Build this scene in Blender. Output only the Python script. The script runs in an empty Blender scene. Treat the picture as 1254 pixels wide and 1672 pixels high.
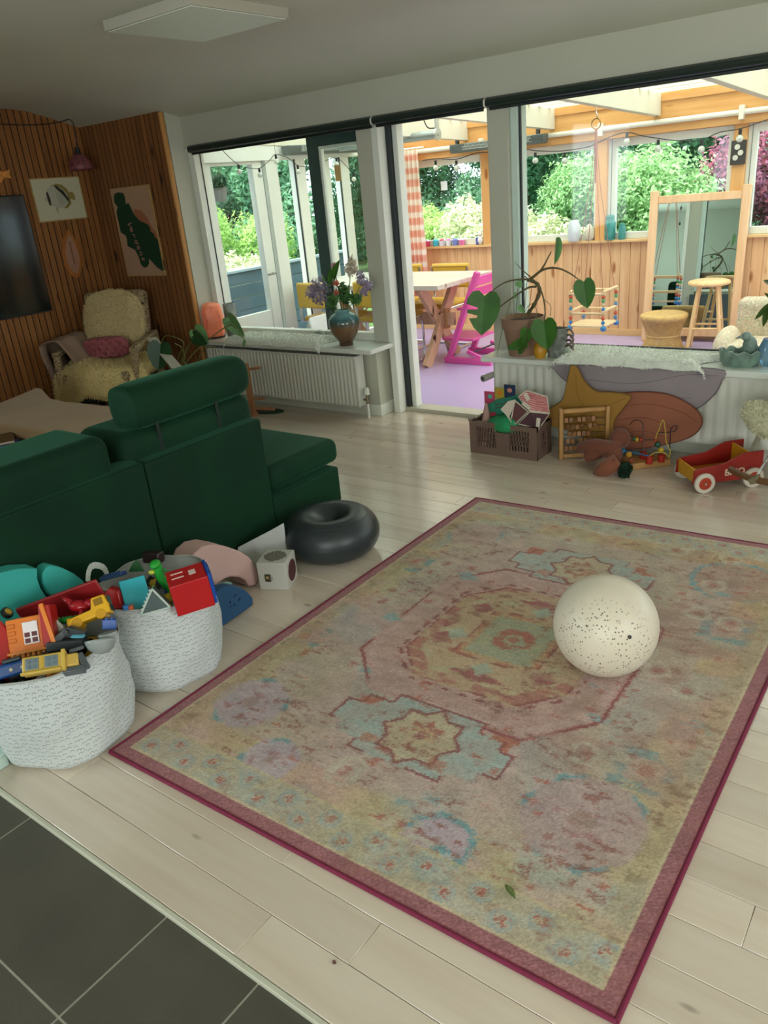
import bpy, math, random
import numpy as np
from mathutils import Vector, Matrix, noise, Euler
R = math.radians
C = bpy.context.scene.collection
scn = bpy.context.scene
# ---------------------------------------------------------------- camera
W_, H_ = 1254.0, 1672.0
FPX = 1262.58
YAW, PIT, ROL = -0.67338517, -0.39905777, -0.09622374
CAM = Vector((0, 0, 1.55))
_f = Vector((math.sin(YAW)*math.cos(PIT), math.cos(YAW)*math.cos(PIT), math.sin(PIT)))
_r = Vector((math.cos(YAW), -math.sin(YAW), 0)); _u = _r.cross(_f)
RT = math.cos(ROL)*_r + math.sin(ROL)*_u; UP = -math.sin(ROL)*_r + math.cos(ROL)*_u; FW = _f
cd = bpy.data.cameras.new('camera'); cam = bpy.data.objects.new('camera', cd); C.objects.link(cam)
cam.matrix_world = Matrix(((RT.x, UP.x, -FW.x, 0), (RT.y, UP.y, -FW.y, 0), (RT.z, UP.z, -FW.z, CAM.z), (0, 0, 0, 1)))
cd.sensor_fit = 'VERTICAL'; cd.sensor_height = 36; cd.lens = FPX/H_*36; cd.clip_start = .05; cd.clip_end = 200
scn.camera = cam
def at(px, py, ax, val):
    """point where the photograph's pixel meets the plane  axis = val  (a measured wall, floor or table plane)"""
    d = FW + (px-W_/2)/FPX*RT - (py-H_/2)/FPX*UP
    i = 'xyz'.index(ax); t = (val-CAM[i])/d[i]
    return CAM + t*d
# ---------------------------------------------------------------- world, lights, exposure
wd = bpy.data.worlds.new('world'); scn.world = wd; wd.use_nodes = True
nt = wd.node_tree; bgn = nt.nodes['Background']
tc = nt.nodes.new('ShaderNodeTexCoord'); nz = nt.nodes.new('ShaderNodeTexNoise'); nz.inputs['Scale'].default_value = 2.2; nz.inputs['Detail'].default_value = 5
rp = nt.nodes.new('ShaderNodeValToRGB'); rp.color_ramp.elements[0].position = .35; rp.color_ramp.elements[0].color = (.62, .80, 1, 1)
rp.color_ramp.elements[1].position = .62; rp.color_ramp.elements[1].color = (1, 1, 1, 1)
nt.links.new(tc.outputs['Generated'], nz.inputs['Vector']); nt.links.new(nz.outputs['Fac'], rp.inputs['Fac']); nt.links.new(rp.outputs['Color'], bgn.inputs['Color'])
bgn.inputs['Strength'].default_value = 3.0
def sun(rot, e, col, ang):
    l = bpy.data.lights.new('sun', 'SUN'); l.energy = e; l.color = col; l.angle = R(ang)
    o = bpy.data.objects.new('sun', l); C.objects.link(o); o.rotation_euler = [R(a) for a in rot]
sun((27, 0, -25), 3.4, (1, .93, .82), 12)
def area(loc, rot, sx, sy, e, col):
    l = bpy.data.lights.new('window_daylight', 'AREA'); l.shape = 'RECTANGLE'; l.size = sx; l.size_y = sy; l.energy = e; l.color = col
    o = bpy.data.objects.new('window_daylight', l); C.objects.link(o); o.location = loc; o.rotation_euler = [R(a) for a in rot]
# daylight coming in through the room's other windows (behind and to the right of the camera; openings built below)
area((.65, -2.78, 1.45), (90, 0, 0), 3.0, 1.3, 42, (.95, 1, .95))
area((2.56, .9, 1.4), (90, 0, 90), 2.0, 1.2, 20, (.95, 1, .97))
area((-4.18, -1.4, 1.4), (90, 0, -90), 1.8, 1.2, 38, (.80, .96, 1))
scn.view_settings.view_transform = 'Standard'; scn.view_settings.look = 'None'; scn.view_settings.gamma = 1
scn.view_settings.use_curve_mapping = False; scn.view_settings.exposure = 0.55
# ---------------------------------------------------------------- materials
def hexc(h):
    h = h.lstrip('#'); v = [int(h[i:i+2], 16)/255 for i in (0, 2, 4)]
    return tuple(x/12.92 if x <= .04045 else ((x+.055)/1.055)**2.4 for x in v) + (1,)
def hx(c): return hexc(c) if isinstance(c, str) else (tuple(c)+(1,))[:4]
MC = {}
def nodes(name):
    m = bpy.data.materials.new(name); m.use_nodes = True; t = m.node_tree
    return m, t, t.nodes['Principled BSDF']
def coord(t, obj=True, scale=(1, 1, 1)):
    tc = t.nodes.new('ShaderNodeTexCoord'); mp = t.nodes.new('ShaderNodeMapping'); mp.inputs['Scale'].default_value = scale
    t.links.new(tc.outputs['Object'], mp.inputs['Vector']); return mp.outputs['Vector']
def objrand(t, vec):
    oi = t.nodes.new('ShaderNodeObjectInfo'); vm = t.nodes.new('ShaderNodeVectorMath'); vm.operation = 'SCALE'
    vm.inputs[0].default_value = (17, 31, 23); t.links.new(oi.outputs['Random'], vm.inputs['Scale'])
    va = t.nodes.new('ShaderNodeVectorMath'); t.links.new(vec, va.inputs[0]); t.links.new(vm.outputs[0], va.inputs[1])
    return va.outputs[0], oi.outputs['Random']
def noisen(t, vec, scale, detail=4, rough=.55):
    n = t.nodes.new('ShaderNodeTexNoise'); n.inputs['Scale'].default_value = scale; n.inputs['Detail'].default_value = detail; n.inputs['Roughness'].default_value = rough
    t.links.new(vec, n.inputs['Vector']); return n.outputs['Fac']
def ramp(t, fac, stops):
    r = t.nodes.new('ShaderNodeValToRGB'); el = r.color_ramp.elements
    while len(el) < len(stops): el.new(.5)
    for e, (p, c) in zip(el, stops): e.position = p; e.color = hx(c)
    t.links.new(fac, r.inputs['Fac']); return r.outputs['Color']
def bumpn(t, b, h, strength, dist=.01):
    n = t.nodes.new('ShaderNodeBump'); n.inputs['Strength'].default_value = strength; n.inputs['Distance'].default_value = dist
    t.links.new(h, n.inputs['Height']); t.links.new(n.outputs['Normal'], b.inputs['Normal'])
def mixc(t, fac, a, b, mode='MIX'):
    m = t.nodes.new('ShaderNodeMix'); m.data_type = 'RGBA'; m.blend_type = mode
    for s, v in ((0, fac), (6, a), (7, b)):
        if hasattr(v, 'is_linked'): t.links.new(v, m.inputs[s])
        elif s == 0: m.inputs[0].default_value = v
        else: m.inputs[s].default_value = hx(v)
    return m.outputs[2]
def mat(name, col, rough=.6, var=.12, vs=6, bump=0, bs=60, metal=0, sheen=0, spec=.5, trans=0, alpha=1, emit=None, es=0, sss=0):
    if name in MC: return MC[name]
    m, t, b = nodes(name); c = hx(col); vec = coord(t)
    if var:
        lo = tuple(x*(1-var) for x in c[:3]); hi = tuple(min(1, x*(1+var)) for x in c[:3])
        vec2, _ = objrand(t, vec)
        t.links.new(ramp(t, noisen(t, vec2, vs), [(.3, lo), (.7, hi)]), b.inputs['Base Color'])
    else: b.inputs['Base Color'].default_value = c
    b.inputs['Roughness'].default_value = rough; b.inputs['Metallic'].default_value = metal; b.inputs['Specular IOR Level'].default_value = spec
    if bump: bumpn(t, b, noisen(t, vec, bs, 3), bump, .004)
    if sheen: b.inputs['Sheen Weight'].default_value = sheen; b.inputs['Sheen Roughness'].default_value = .4
    if trans: b.inputs['Transmission Weight'].default_value = trans
    if sss: b.inputs['Subsurface Weight'].default_value = sss; b.inputs['Subsurface Scale'].default_value = .02
    if emit: b.inputs['Emission Color'].default_value = hx(emit); b.inputs['Emission Strength'].default_value = es
    MC[name] = m; return m
def wood(name, dark, light, axis='z', scale=1, rough=.5, knots=True, tint=.12, spec=.4, bump=.15, knotcol='#381b0a'):
    if name in MC: return MC[name]
    m, t, b = nodes(name); s = {'x': (1.2, 16, 16), 'y': (16, 1.2, 16), 'z': (16, 16, 1.2)}[axis]
    vec = coord(t, scale=[q*scale for q in s]); vec, rnd = objrand(t, vec)
    n1 = noisen(t, vec, 1.3, 5, .6); col = ramp(t, n1, [(.3, dark), (.68, light)])
    if tint:
        mr = t.nodes.new('ShaderNodeMapRange'); mr.inputs['To Min'].default_value = 1-tint; mr.inputs['To Max'].default_value = 1+tint; t.links.new(rnd, mr.inputs['Value'])
        cb = t.nodes.new('ShaderNodeCombineColor')
        for i in range(3): t.links.new(mr.outputs[0], cb.inputs[i])
        col = mixc(t, 1.0, col, cb.outputs[0], 'MULTIPLY')
    if knots:
        ks = {'x': (1, 3, 3), 'y': (3, 1, 3), 'z': (3, 3, 1)}[axis]
        v2 = coord(t, scale=[q*scale*2.2 for q in ks]); v2, _ = objrand(t, v2)
        vo = t.nodes.new('ShaderNodeTexVoronoi'); vo.inputs['Scale'].default_value = 1.0; t.links.new(v2, vo.inputs['Vector'])
        kf = ramp(t, vo.outputs['Distance'], [(.08, (1, 1, 1)), (.15, (0, 0, 0))])
        col = mixc(t, kf, col, knotcol)
    t.links.new(col, b.inputs['Base Color']); b.inputs['Roughness'].default_value = rough; b.inputs['Specular IOR Level'].default_value = spec
    if bump: bumpn(t, b, n1, bump, .003)
    MC[name] = m; return m
def attrmat(name, rough=.8, sheen=0, bump=0, bs=300, grain=0, gs=400, trans=0, spec=.3):
    if name in MC: return MC[name]
    m, t, b = nodes(name); a = t.nodes.new('ShaderNodeAttribute'); a.attribute_name = 'col'; col = a.outputs['Color']
    vec = coord(t)
    if grain:
        g = ramp(t, noisen(t, vec, gs, 2, .7), [(.3, (1-grain,)*3), (.7, (1+grain*.6,)*3)]); col = mixc(t, 1.0, col, g, 'MULTIPLY')
    t.links.new(col, b.inputs['Base Color']); b.inputs['Roughness'].default_value = rough; b.inputs['Sheen Weight'].default_value = sheen; b.inputs['Specular IOR Level'].default_value = spec
    if bump: bumpn(t, b, noisen(t, vec, bs, 2), bump, .004)
    if trans:
        tr = t.nodes.new('ShaderNodeBsdfTranslucent'); t.links.new(col, tr.inputs['Color']); mx = t.nodes.new('ShaderNodeMixShader'); mx.inputs[0].default_value = trans
        t.links.new(b.outputs[0], mx.inputs[1]); t.links.new(tr.outputs[0], mx.inputs[2]); t.links.new(mx.outputs[0], t.nodes['Material Output'].inputs[0])
    MC[name] = m; return m
def glassmat(name='clear_glass', tint=(.93, .98, .96), ior=1.35, haze=0):
    if name in MC: return MC[name]
    m, t, b = nodes(name); tr = t.nodes.new('ShaderNodeBsdfTransparent'); tr.inputs[0].default_value = tint+(1,)
    gl = t.nodes.new('ShaderNodeBsdfGlossy'); gl.inputs['Roughness'].default_value = .02; fr = t.nodes.new('ShaderNodeFresnel'); fr.inputs[0].default_value = ior
    mx = t.nodes.new('ShaderNodeMixShader'); t.links.new(fr.outputs[0], mx.inputs[0]); t.links.new(tr.outputs[0], mx.inputs[1]); t.links.new(gl.outputs[0], mx.inputs[2])
    out = mx.outputs[0]
    if haze:
        df = t.nodes.new('ShaderNodeBsdfTranslucent'); df.inputs[0].default_value = (1, 1, .96, 1); m2 = t.nodes.new('ShaderNodeMixShader'); m2.inputs[0].default_value = haze
        t.links.new(out, m2.inputs[1]); t.links.new(df.outputs[0], m2.inputs[2]); out = m2.outputs[0]
    t.links.new(out, t.nodes['Material Output'].inputs[0]); MC[name] = m; return m
# ---------------------------------------------------------------- mesh building
class MB:
    def __init__(s, org=(0, 0, 0), M=None):
        s.v = []; s.f = []; s.mi = []; s.org = Vector(org); s.M = M; s.cur = 0; s.cols = None
    def add(s, vs, fs):
        o = len(s.v)
        for p in vs:
            p = Vector(p)
            if s.M is not None: p = s.M @ p
            s.v.append(p - s.org)
        s.f += [[i+o for i in f] for f in fs]; s.mi += [s.cur]*len(fs); return s
    def box(s, x0, x1, y0, y1, z0, z1):
        v = [(x, y, z) for x in (x0, x1) for y in (y0, y1) for z in (z0, z1)]
        return s.add(v, [(0, 1, 3, 2), (4, 6, 7, 5), (0, 4, 5, 1), (2, 3, 7, 6), (0, 2, 6, 4), (1, 5, 7, 3)])
    def bar(s, p0, p1, w, h, up=(0, 0, 1)):
        p0 = Vector(p0); p1 = Vector(p1); d = (p1-p0).normalized(); up = Vector(up)
        if abs(d.dot(up)) > .98: up = Vector((1, 0, 0))
        a = d.cross(up).normalized(); b = a.cross(d).normalized()
        v = [q + a*i*w/2 + b*j*h/2 for q in (p0, p1) for i in (-1, 1) for j in (-1, 1)]
        return s.add(v, [(0, 1, 3, 2), (4, 6, 7, 5), (0, 4, 5, 1), (2, 3, 7, 6), (0, 2, 6, 4), (1, 5, 7, 3)])
    def tube(s, pts, r, n=8, closed=False, cap=True):
        pts = [Vector(p) for p in pts]; N = len(pts); rs = r if isinstance(r, (list, tuple)) else [r]*N
        prev = None; vs = []
        for i, p in enumerate(pts):
            if closed: d = pts[(i+1) % N]-pts[i-1]
            else: d = pts[min(i+1, N-1)]-pts[max(i-1, 0)]
            d = d.normalized() if d.length > 1e-9 else Vector((0, 0, 1))
            if prev is None:
                a = d.orthogonal().normalized()
            else:
                a = prev - d*prev.dot(d); a = a.normalized() if a.length > 1e-6 else d.orthogonal().normalized()
            prev = a; b = d.cross(a)
            vs += [p + rs[i]*(math.cos(2*math.pi*k/n)*a + math.sin(2*math.pi*k/n)*b) for k in range(n)]
        fs = []
        for i in range(N if closed else N-1):
            j = (i+1) % N
            fs += [(i*n+k, i*n+(k+1) % n, j*n+(k+1) % n, j*n+k) for k in range(n)]
        if cap and not closed: fs += [list(range(n))[::-1], [(N-1)*n+k for k in range(n)]]
        return s.add(vs, fs)
    def cyl(s, p0, p1, r0, r1=None, n=16): return s.tube([p0, p1], [r0, r0 if r1 is None else r1], n)
    def lathe(s, prof, c=(0, 0, 0), n=32, sx=1, sy=1):
        c = Vector(c); vs = [c+Vector((r*math.cos(2*math.pi*k/n)*sx, r*math.sin(2*math.pi*k/n)*sy, z)) for r, z in prof for k in range(n)]
        fs = [(i*n+k, i*n+(k+1) % n, (i+1)*n+(k+1) % n, (i+1)*n+k) for i in range(len(prof)-1) for k in range(n)]
        if prof[0][0] > 1e-4: fs.append(list(range(n))[::-1])
        if prof[-1][0] > 1e-4: fs.append([(len(prof)-1)*n+k for k in range(n)])
        return s.add(vs, fs)
    def shell(s, prof, c=(0, 0, 0), n=32):  # lathe without caps
        c = Vector(c); vs = [c+Vector((r*math.cos(2*math.pi*k/n), r*math.sin(2*math.pi*k/n), z)) for r, z in prof for k in range(n)]
        return s.add(vs, [(i*n+k, i*n+(k+1) % n, (i+1)*n+(k+1) % n, (i+1)*n+k) for i in range(len(prof)-1) for k in range(n)])
    def ball(s, c, r, seg=16, rings=10, fn=None):
        c = Vector(c); r = (r, r, r) if not isinstance(r, (tuple, list)) else r; vs = []
        for i in range(rings+1):
            th = math.pi*i/rings
            for k in range(seg):
                ph = 2*math.pi*k/seg; d = Vector((math.sin(th)*math.cos(ph), math.sin(th)*math.sin(ph), math.cos(th)))
                q = Vector((d.x*r[0], d.y*r[1], d.z*r[2]))
                if fn: q = fn(q, d)
                vs.append(c+q)
        return s.add(vs, [(i*seg+k, (i+1)*seg+k, (i+1)*seg+(k+1) % seg, i*seg+(k+1) % seg) for i in range(rings) for k in range(seg)])
    def prism(s, pts, d, o=(0, 0, 0), u=(1, 0, 0), v=(0, 1, 0)):
        o = Vector(o); u = Vector(u); v = Vector(v); w = u.cross(v).normalized(); n = len(pts)
        vs = [o+u*a+v*b for a, b in pts] + [o+u*a+v*b+w*d for a, b in pts]
        return s.add(vs, [list(range(n))[::-1], [n+i for i in range(n)]] + [(i, (i+1) % n, n+(i+1) % n, n+i) for i in range(n)])
    def grid(s, nx, ny, fn, thick=0):
        vs = [Vector(fn(i/(nx-1), j/(ny-1))) for j in range(ny) for i in range(nx)]
        fs = [(j*nx+i, j*nx+i+1, (j+1)*nx+i+1, (j+1)*nx+i) for j in range(ny-1) for i in range(nx-1)]
        if thick:
            n = len(vs); vs2 = [p-Vector((0, 0, thick)) for p in vs] if not callable(thick) else [p+thick(p) for p in vs]
            b = [i for i in range(nx)] + [j*nx+nx-1 for j in range(1, ny)] + [(ny-1)*nx+i for i in range(nx-2, -1, -1)] + [j*nx for j in range(ny-2, 0, -1)]
            fs = fs + [tuple(n+q for q in f[::-1]) for f in fs] + [(b[k], n+b[k], n+b[(k+1) % len(b)], b[(k+1) % len(b)]) for k in range(len(b))]
            vs = vs+vs2
        return s.add(vs, fs)
    def build(s, name, mats, parent=None, smooth=None, bevel=0, sub=0, solid=0, seg=2):
        me = bpy.data.meshes.new(name); me.from_pydata([tuple(p) for p in s.v], [], s.f); me.update()
        mats = mats if isinstance(mats, (list, tuple)) else [mats]
        for m in mats: me.materials.append(m)
        if len(mats) > 1: me.polygons.foreach_set('material_index', s.mi)
        if smooth is not None:
            me.polygons.foreach_set('use_smooth', [True]*len(me.polygons))
            if smooth < 180: me.set_sharp_from_angle(angle=R(smooth))
        if s.cols is not None:
            ca = me.color_attributes.new('col', 'FLOAT_COLOR', 'POINT'); ca.data.foreach_set('color', np.asarray(s.cols, dtype=np.float32).ravel())
        o = bpy.data.objects.new(name, me); C.objects.link(o)
        if parent is not None: o.parent = parent
        if solid: md = o.modifiers.new('s', 'SOLIDIFY'); md.thickness = solid; md.offset = 0
        if bevel: md = o.modifiers.new('b', 'BEVEL'); md.width = bevel; md.segments = seg; md.limit_method = 'ANGLE'; md.angle_limit = R(40)
        if bevel and smooth is None:
            me.polygons.foreach_set('use_smooth', [True]*len(me.polygons)); me.set_sharp_from_angle(angle=R(50)); md.harden_normals = False
        if sub: md = o.modifiers.new('u', 'SUBSURF'); md.levels = sub; md.render_levels = sub
        return o
def fast(name, V, F, material, parent=None, cols=None, smooth=False, kind=None):
    """big meshes straight from numpy: V (n,3), F (m,k)"""
    me = bpy.data.meshes.new(name); k = F.shape[1]
    me.vertices.add(len(V)); me.vertices.foreach_set('co', V.astype(np.float32).ravel())
    me.loops.add(F.size); me.loops.foreach_set('vertex_index', F.astype(np.int32).ravel())
    me.polygons.add(len(F)); me.polygons.foreach_set('loop_start', np.arange(0, F.size, k, dtype=np.int32)); me.polygons.foreach_set('loop_total', np.full(len(F), k, dtype=np.int32))
    if smooth: me.polygons.foreach_set('use_smooth', np.ones(len(F), dtype=bool))
    me.update(calc_edges=True); me.validate()
    if cols is not None:
        ca = me.color_attributes.new('col', 'FLOAT_COLOR', 'POINT'); ca.data.foreach_set('color', cols.astype(np.float32).ravel())
    me.materials.append(material); o = bpy.data.objects.new(name, me); C.objects.link(o)
    if parent is not None: o.parent = parent
    if kind: o['kind'] = kind
    return o
def thing(name, label, cat, loc=(0, 0, 0), rz=0, group=None):
    o = bpy.data.objects.new(name, None); C.objects.link(o); o.location = loc; o.rotation_euler = (0, 0, R(rz)); o['label'] = label; o['category'] = cat
    if group: o['group'] = group
    o.empty_display_size = .05
    return o
def tag(o, label, cat, loc=None, group=None, kind=None):
    o['label'] = label; o['category'] = cat
    if group: o['group'] = group
    if kind: o['kind'] = kind
    if loc is not None: o.location = loc
    return o
def struct(o): o['kind'] = 'structure'; return o
def dup(root, loc, rz=None, label=None, group=None):
    r = root.copy(); C.objects.link(r); r.location = loc
    if rz is not None: r.rotation_euler = (0, 0, R(rz))
    if label: r['label'] = label
    if group: r['group'] = group
    for ch in list(root.children):
        c = ch.copy(); C.objects.link(c); c.parent = r
        for g in ch.children:
            d = g.copy(); C.objects.link(d); d.parent = c
    return r
def lab(o, l): o['label'] = l; return o
rnd = random.Random(7); rng = np.random.default_rng(11)
def spline(pts, n=24):
    pts = [Vector(p) for p in pts]; out = []; P = [pts[0]*2-pts[1]] + pts + [pts[-1]*2-pts[-2]]
    m = len(pts)-1
    for i in range(m):
        a, b, c, d = P[i:i+4]; k = max(2, n//m)
        for j in range(k):
            t = j/k; out.append(.5*((2*b)+(c-a)*t+(2*a-5*b+4*c-d)*t*t+(3*b-3*c+d-a)*t**3))
    out.append(pts[-1]); return out
def text_obj(s, size, mtl, parent, M, name='lettering', ext=.0006, bold=False):
    cu = bpy.data.curves.new(name, 'FONT'); cu.body = s; cu.size = size; cu.extrude = ext; cu.align_x = 'LEFT'
    if bold: cu.offset = size*.02
    o = bpy.data.objects.new(name, cu); C.objects.link(o); dg = bpy.context.evaluated_depsgraph_get()
    me = bpy.data.meshes.new_from_object(o.evaluated_get(dg)); bpy.data.objects.remove(o)
    me.transform(M); me.materials.clear(); me.materials.append(mtl); o = bpy.data.objects.new(name, me); C.objects.link(o); o.parent = parent; return o
# ================================================================ STRUCTURE
YW = 4.40          # inner face of the window wall
XL = -6.17         # panelled wall with the television
XR, YF = 2.6, -2.8
m_plaster = mat('warm_white_plaster', '#b9b8a6', .85, .03, 2, .08, 40)
m_ceil = mat('white_ceiling_paint', '#cbcab8', .8, .03, 1.5, .05, 60)
m_white = mat('white_painted_wood', '#d8dacb', .45, .03, 3)
m_whiteg = mat('white_window_frame', '#e4e6da', .35, .03, 3)
m_dark = mat('dark_slate_cladding', '#3d4a4c', .6, .1, 4)
m_darkgreen = mat('dark_green_blue_frame', '#2b4644', .4, .06, 3)
m_pine_tv = wood('varnished_pine_panel', '#774a25', '#a26b3a', 'z', 1, .55, True, .13, .3, .2)
m_groove = mat('dark_groove', '#1d0f07', .9, 0)
m_cons = wood('light_pine_panel', '#d8a473', '#ecc292', 'z', 1, .5, True, .06, .4, .12, '#a86e40')
m_beam = wood('honey_pine_beam', '#d99a56', '#eab472', 'x', 1, .5, True, .05, .4, .1, '#a0611f')
m_post = wood('honey_pine_post', '#d99a56', '#eab472', 'z', 1, .5, True, .05, .4, .1, '#a0611f')
# --- floor of whitewashed boards
m_floor, t, b = nodes('whitewashed_floorboard')
vec, rn = objrand(t, coord(t, scale=(1.1, 13, 1)))
g = noisen(t, vec, 1.2, 5, .6)
colr = ramp(t, g, [(.2, '#c5b39e'), (.5, '#d1c2ae'), (.8, '#dacdbb')])
mr = t.nodes.new('ShaderNodeMapRange'); mr.inputs['To Min'].default_value = .90; mr.inputs['To Max'].default_value = 1.07; t.links.new(rn, mr.inputs['Value'])
cb = t.nodes.new('ShaderNodeCombineColor'); [t.links.new(mr.outputs[0], cb.inputs[i]) for i in range(3)]
colr = mixc(t, 1.0, colr, cb.outputs[0], 'MULTIPLY')
v2, _ = objrand(t, coord(t, scale=(3.2, 9, 1))); vo = t.nodes.new('ShaderNodeTexVoronoi'); vo.inputs['Scale'].default_value = 1.0; t.links.new(v2, vo.inputs['Vector'])
colr = mixc(t, ramp(t, vo.outputs['Distance'], [(.03, (.8, .8, .8)), (.09, (0, 0, 0))]), colr, '#857a68')
t.links.new(colr, b.inputs['Base Color']); b.inputs['Roughness'].default_value = .23; b.inputs['Specular IOR Level'].default_value = .9; b.inputs['Coat Weight'].default_value = .6; b.inputs['Coat Roughness'].default_value = .16
bumpn(t, b, g, .05, .002)
fl = struct(MB().box(XL, XR, .687, YW+.2, -.12, -.016).build('floor', mat('floor_underlay', '#4a4032', .9, 0)))
pitch = .1212; row = 0; y = .689
rl = random.Random(5)
while y < YW+.1:
    x = XL - rl.uniform(0, .8)
    y1 = min(y+pitch, YW+.16)
    while x < 1.5:
        L = rl.uniform(.95, 1.5); x1 = x+L
        if x1 > XL+.1: MB().box(max(x, XL)+.0004, min(x1, XR)-.0004, y+.0006, y1-.0006, -.016, 0).build('floorboard', m_floor, fl, bevel=.0012, seg=1)
        x = x1
    y += pitch; row += 1
# --- tiled floor in the foreground
m_tile = mat('dark_grey_floor_tile', '#4a463c', .5, .12, 5, .12, 90)
tf = MB().box(-4.2, XR, YF, .684, -.12, -.0135).build('floor', mat('pale_grey_grout', '#9c9988', .8, .05)); struct(tf)
def tiles(y0, y1, xs):
    for a, b_ in zip(xs, xs[1:]): MB().box(a+.0025, b_-.0025, y0+.0025, y1-.0025, -.0136, -.012).build('floor_tile', m_tile, tf, bevel=.001, seg=1)
tiles(.385, .684, [-4.2, -3.75, -3.145, -2.535, -1.926, -1.32, -1.01, -.404, .2, .81, 1.42, 2.03, 2.6])
tiles(-.222, .385, [-4.2, -3.75, -3.145, -2.535, -1.926, -1.32, -.71, -.1, .5, 1.11, 1.72, 2.6])
for k in range(4): tiles(-.222-.607*(k+1), -.222-.607*k, [-4.2, -3.75, -3.145, -2.535, -1.926, -1.32, -.71, -.1, .5, 1.11, 1.72, 2.6])
e = MB().box(-4.2, XR, .674, .689, -.10, -.001).build('trim_1', mat('pale_wood_edge', '#b9b8a4', .5, .05), bevel=.003); struct(e)
# --- ceiling: flat, then sloping down to the window wall, curved kink
prof = [(YF, 2.33), (3.55, 2.33), (3.68, 2.327), (3.80, 2.313), (3.95, 2.275), (4.10, 2.235), (4.25, 2.193), (YW+.2, 2.105)]
v = []; f = []
for (yy, zz) in prof: v += [(XL-.1, yy, zz), (XR+.1, yy, zz)]
for (yy, zz) in prof: v += [(XL-.1, yy, zz+.25), (XR+.1, yy, zz+.25)]
n = len(prof)*2
for i in range(len(prof)-1): f += [(2*i, 2*i+1, 2*i+3, 2*i+2), (n+2*i, n+2*i+2, n+2*i+3, n+2*i+1)]
f += [(0, n, n+1, 1), (n-2, n-1, 2*n-1, 2*n-2)] + [(2*i, 2*i+2, n+2*i+2, n+2*i) for i in range(len(prof)-1)] + [(2*i+1, n+2*i+1, n+2*i+3, 2*i+3) for i in range(len(prof)-1)]
ce = MB(); ce.add(v, f); struct(ce.build('ceiling', m_ceil, smooth=30))
def ceilz(y):
    for (a, za), (b_, zb) in zip(prof, prof[1:]):
        if a <= y <= b_: return za+(zb-za)*(y-a)/(b_-a)
    return 2.33
# --- left wall: vertical pine planks (TV wall) and the short return
wl = struct(MB().box(XL-.2, XL-.014, YF, 4.47, -.1, 2.5).build('wall_left', m_groove))
MB().box(XL-.0139, XL-.002, YF, 2.2, 0, 2.33).build('panelling', m_pine_tv, wl)
y = 2.2
def planktop(y): return ceilz(y)
while y < 4.225:
    y1 = min(y+.055, 4.23); z0 = ceilz(y); z1 = ceilz(y1)
    p = MB(); p.add([(xx, yy, zz) for xx in (XL-.0139, XL) for (yy, zz) in ((y+.0034, 0), (y1-.0034, 0), (y1-.0034, z1), (y+.0034, z0))],
                    [(0, 1, 2, 3), (7, 6, 5, 4), (0, 4, 5, 1), (1, 5, 6, 2), (2, 6, 7, 3), (3, 7, 4, 0)])
    p.mi = [0, 0, 0, 1, 0, 1]; p.build('plank', [m_pine_tv, m_groove], wl); y = y1  # plank edges coloured dark: groove shade put into the material
XC = -5.12; YB = 4.23
wr = struct(MB().box(XL-.1, XC-.03, YB+.012, 4.47, -.1, 2.3).build('wall_corner', mat('black_groove', '#0a0502', 1, 0, spec=0)))
x = XL; k = 0; W19 = (XC-.035-XL)/18
m_pine_bk = wood('varnished_pine_panel_shaded', '#734a28', '#976339', 'z', 1, .5, True, .08, .4, .2)  # same pine, darker: shade on the return wall put into its colour
for k in range(18):
    p = MB().box(XL+k*W19+.0032, XL+(k+1)*W19-.0032, YB, YB+.0119, 0, ceilz(YB)); p.mi = [1, 1, 0, 0, 0, 0]; p.build('plank', [m_pine_bk, m_groove], wr)  # side faces dark here too, imitating shade between the boards
MB().box(XC-.034, XC-.002, YB-.012, YB+.03, 0, ceilz(YB)-.001).build('corner_post', wood('pine_corner_post', '#a8733a', '#c08a4d', 'z', 1, .45, True), wr, bevel=.014, seg=3)
MB().box(XC-.03, XC, YB+.0301, 4.47, 0, 2.25).build('plaster_return', m_plaster, wr)
# --- window wall: header, parapets; exterior face dark
ZH = 1.945; ZS = .515
mb = MB().box(XC, XR, YW, YW+.2, ZH, 2.2); hd = struct(mb.build('wall_back', m_plaster))
MB().box(XC-1.3, XR, YW+.2, YW+.23, ZH-.02, 2.75).build('cladding', m_dark, hd)
P1L, P1R, P2L, P2R = -3.46, -3.335, -2.485, -2.352
def parapet(nm, x0, x1, y0):
    o = struct(MB().box(x0, x1, y0, YW+.18, -.1, ZS-.032).build(nm, m_plaster)); MB().box(x0, x1, YW+.18, YW+.23, -.1, ZS-.032).build('cladding', m_dark, o)
    MB().box(x0, x1+.004, y0-.012, y0, 0, .085).build('baseboard', m_white, o, bevel=.003); return o
pl = parapet('wall_back_left', XC, -3.379, 4.315)
MB().box(-3.379, -3.367, 4.303, YW+.14, 0, .085).build('baseboard', m_white, pl, bevel=.003)
parapet('wall_back_right', -2.39, XR, 4.315)
def bx(nm, x0, x1, y0, y1, z0, z1, m, par=None, bev=.003):
    return MB().box(x0, x1, y0, y1, z0, z1).build(nm, m, par, bevel=bev)
def sheet(nm, q, par): return MB().add(q, [(0, 1, 2, 3)]).build(nm, glassmat('clear_glass'), par)
# window sills
for i, (x0, x1) in enumerate(((XC, -3.30), (-2.44, XR))):
    struct(bx('trim_%d' % (i+2), x0, x1, 4.16, YW+.06, ZS-.032, ZS, mat('white_sill_laminate', '#d5d9cf', .22, .02), None, .005))
# posts
struct(bx('trim_4', P1L, P1R-.0, YW+.02, YW+.17, ZS, ZH, m_plaster)); 
struct(bx('trim_5', P2L, P2R, YW+.02, YW+.17, 0, ZH, m_plaster))
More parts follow.
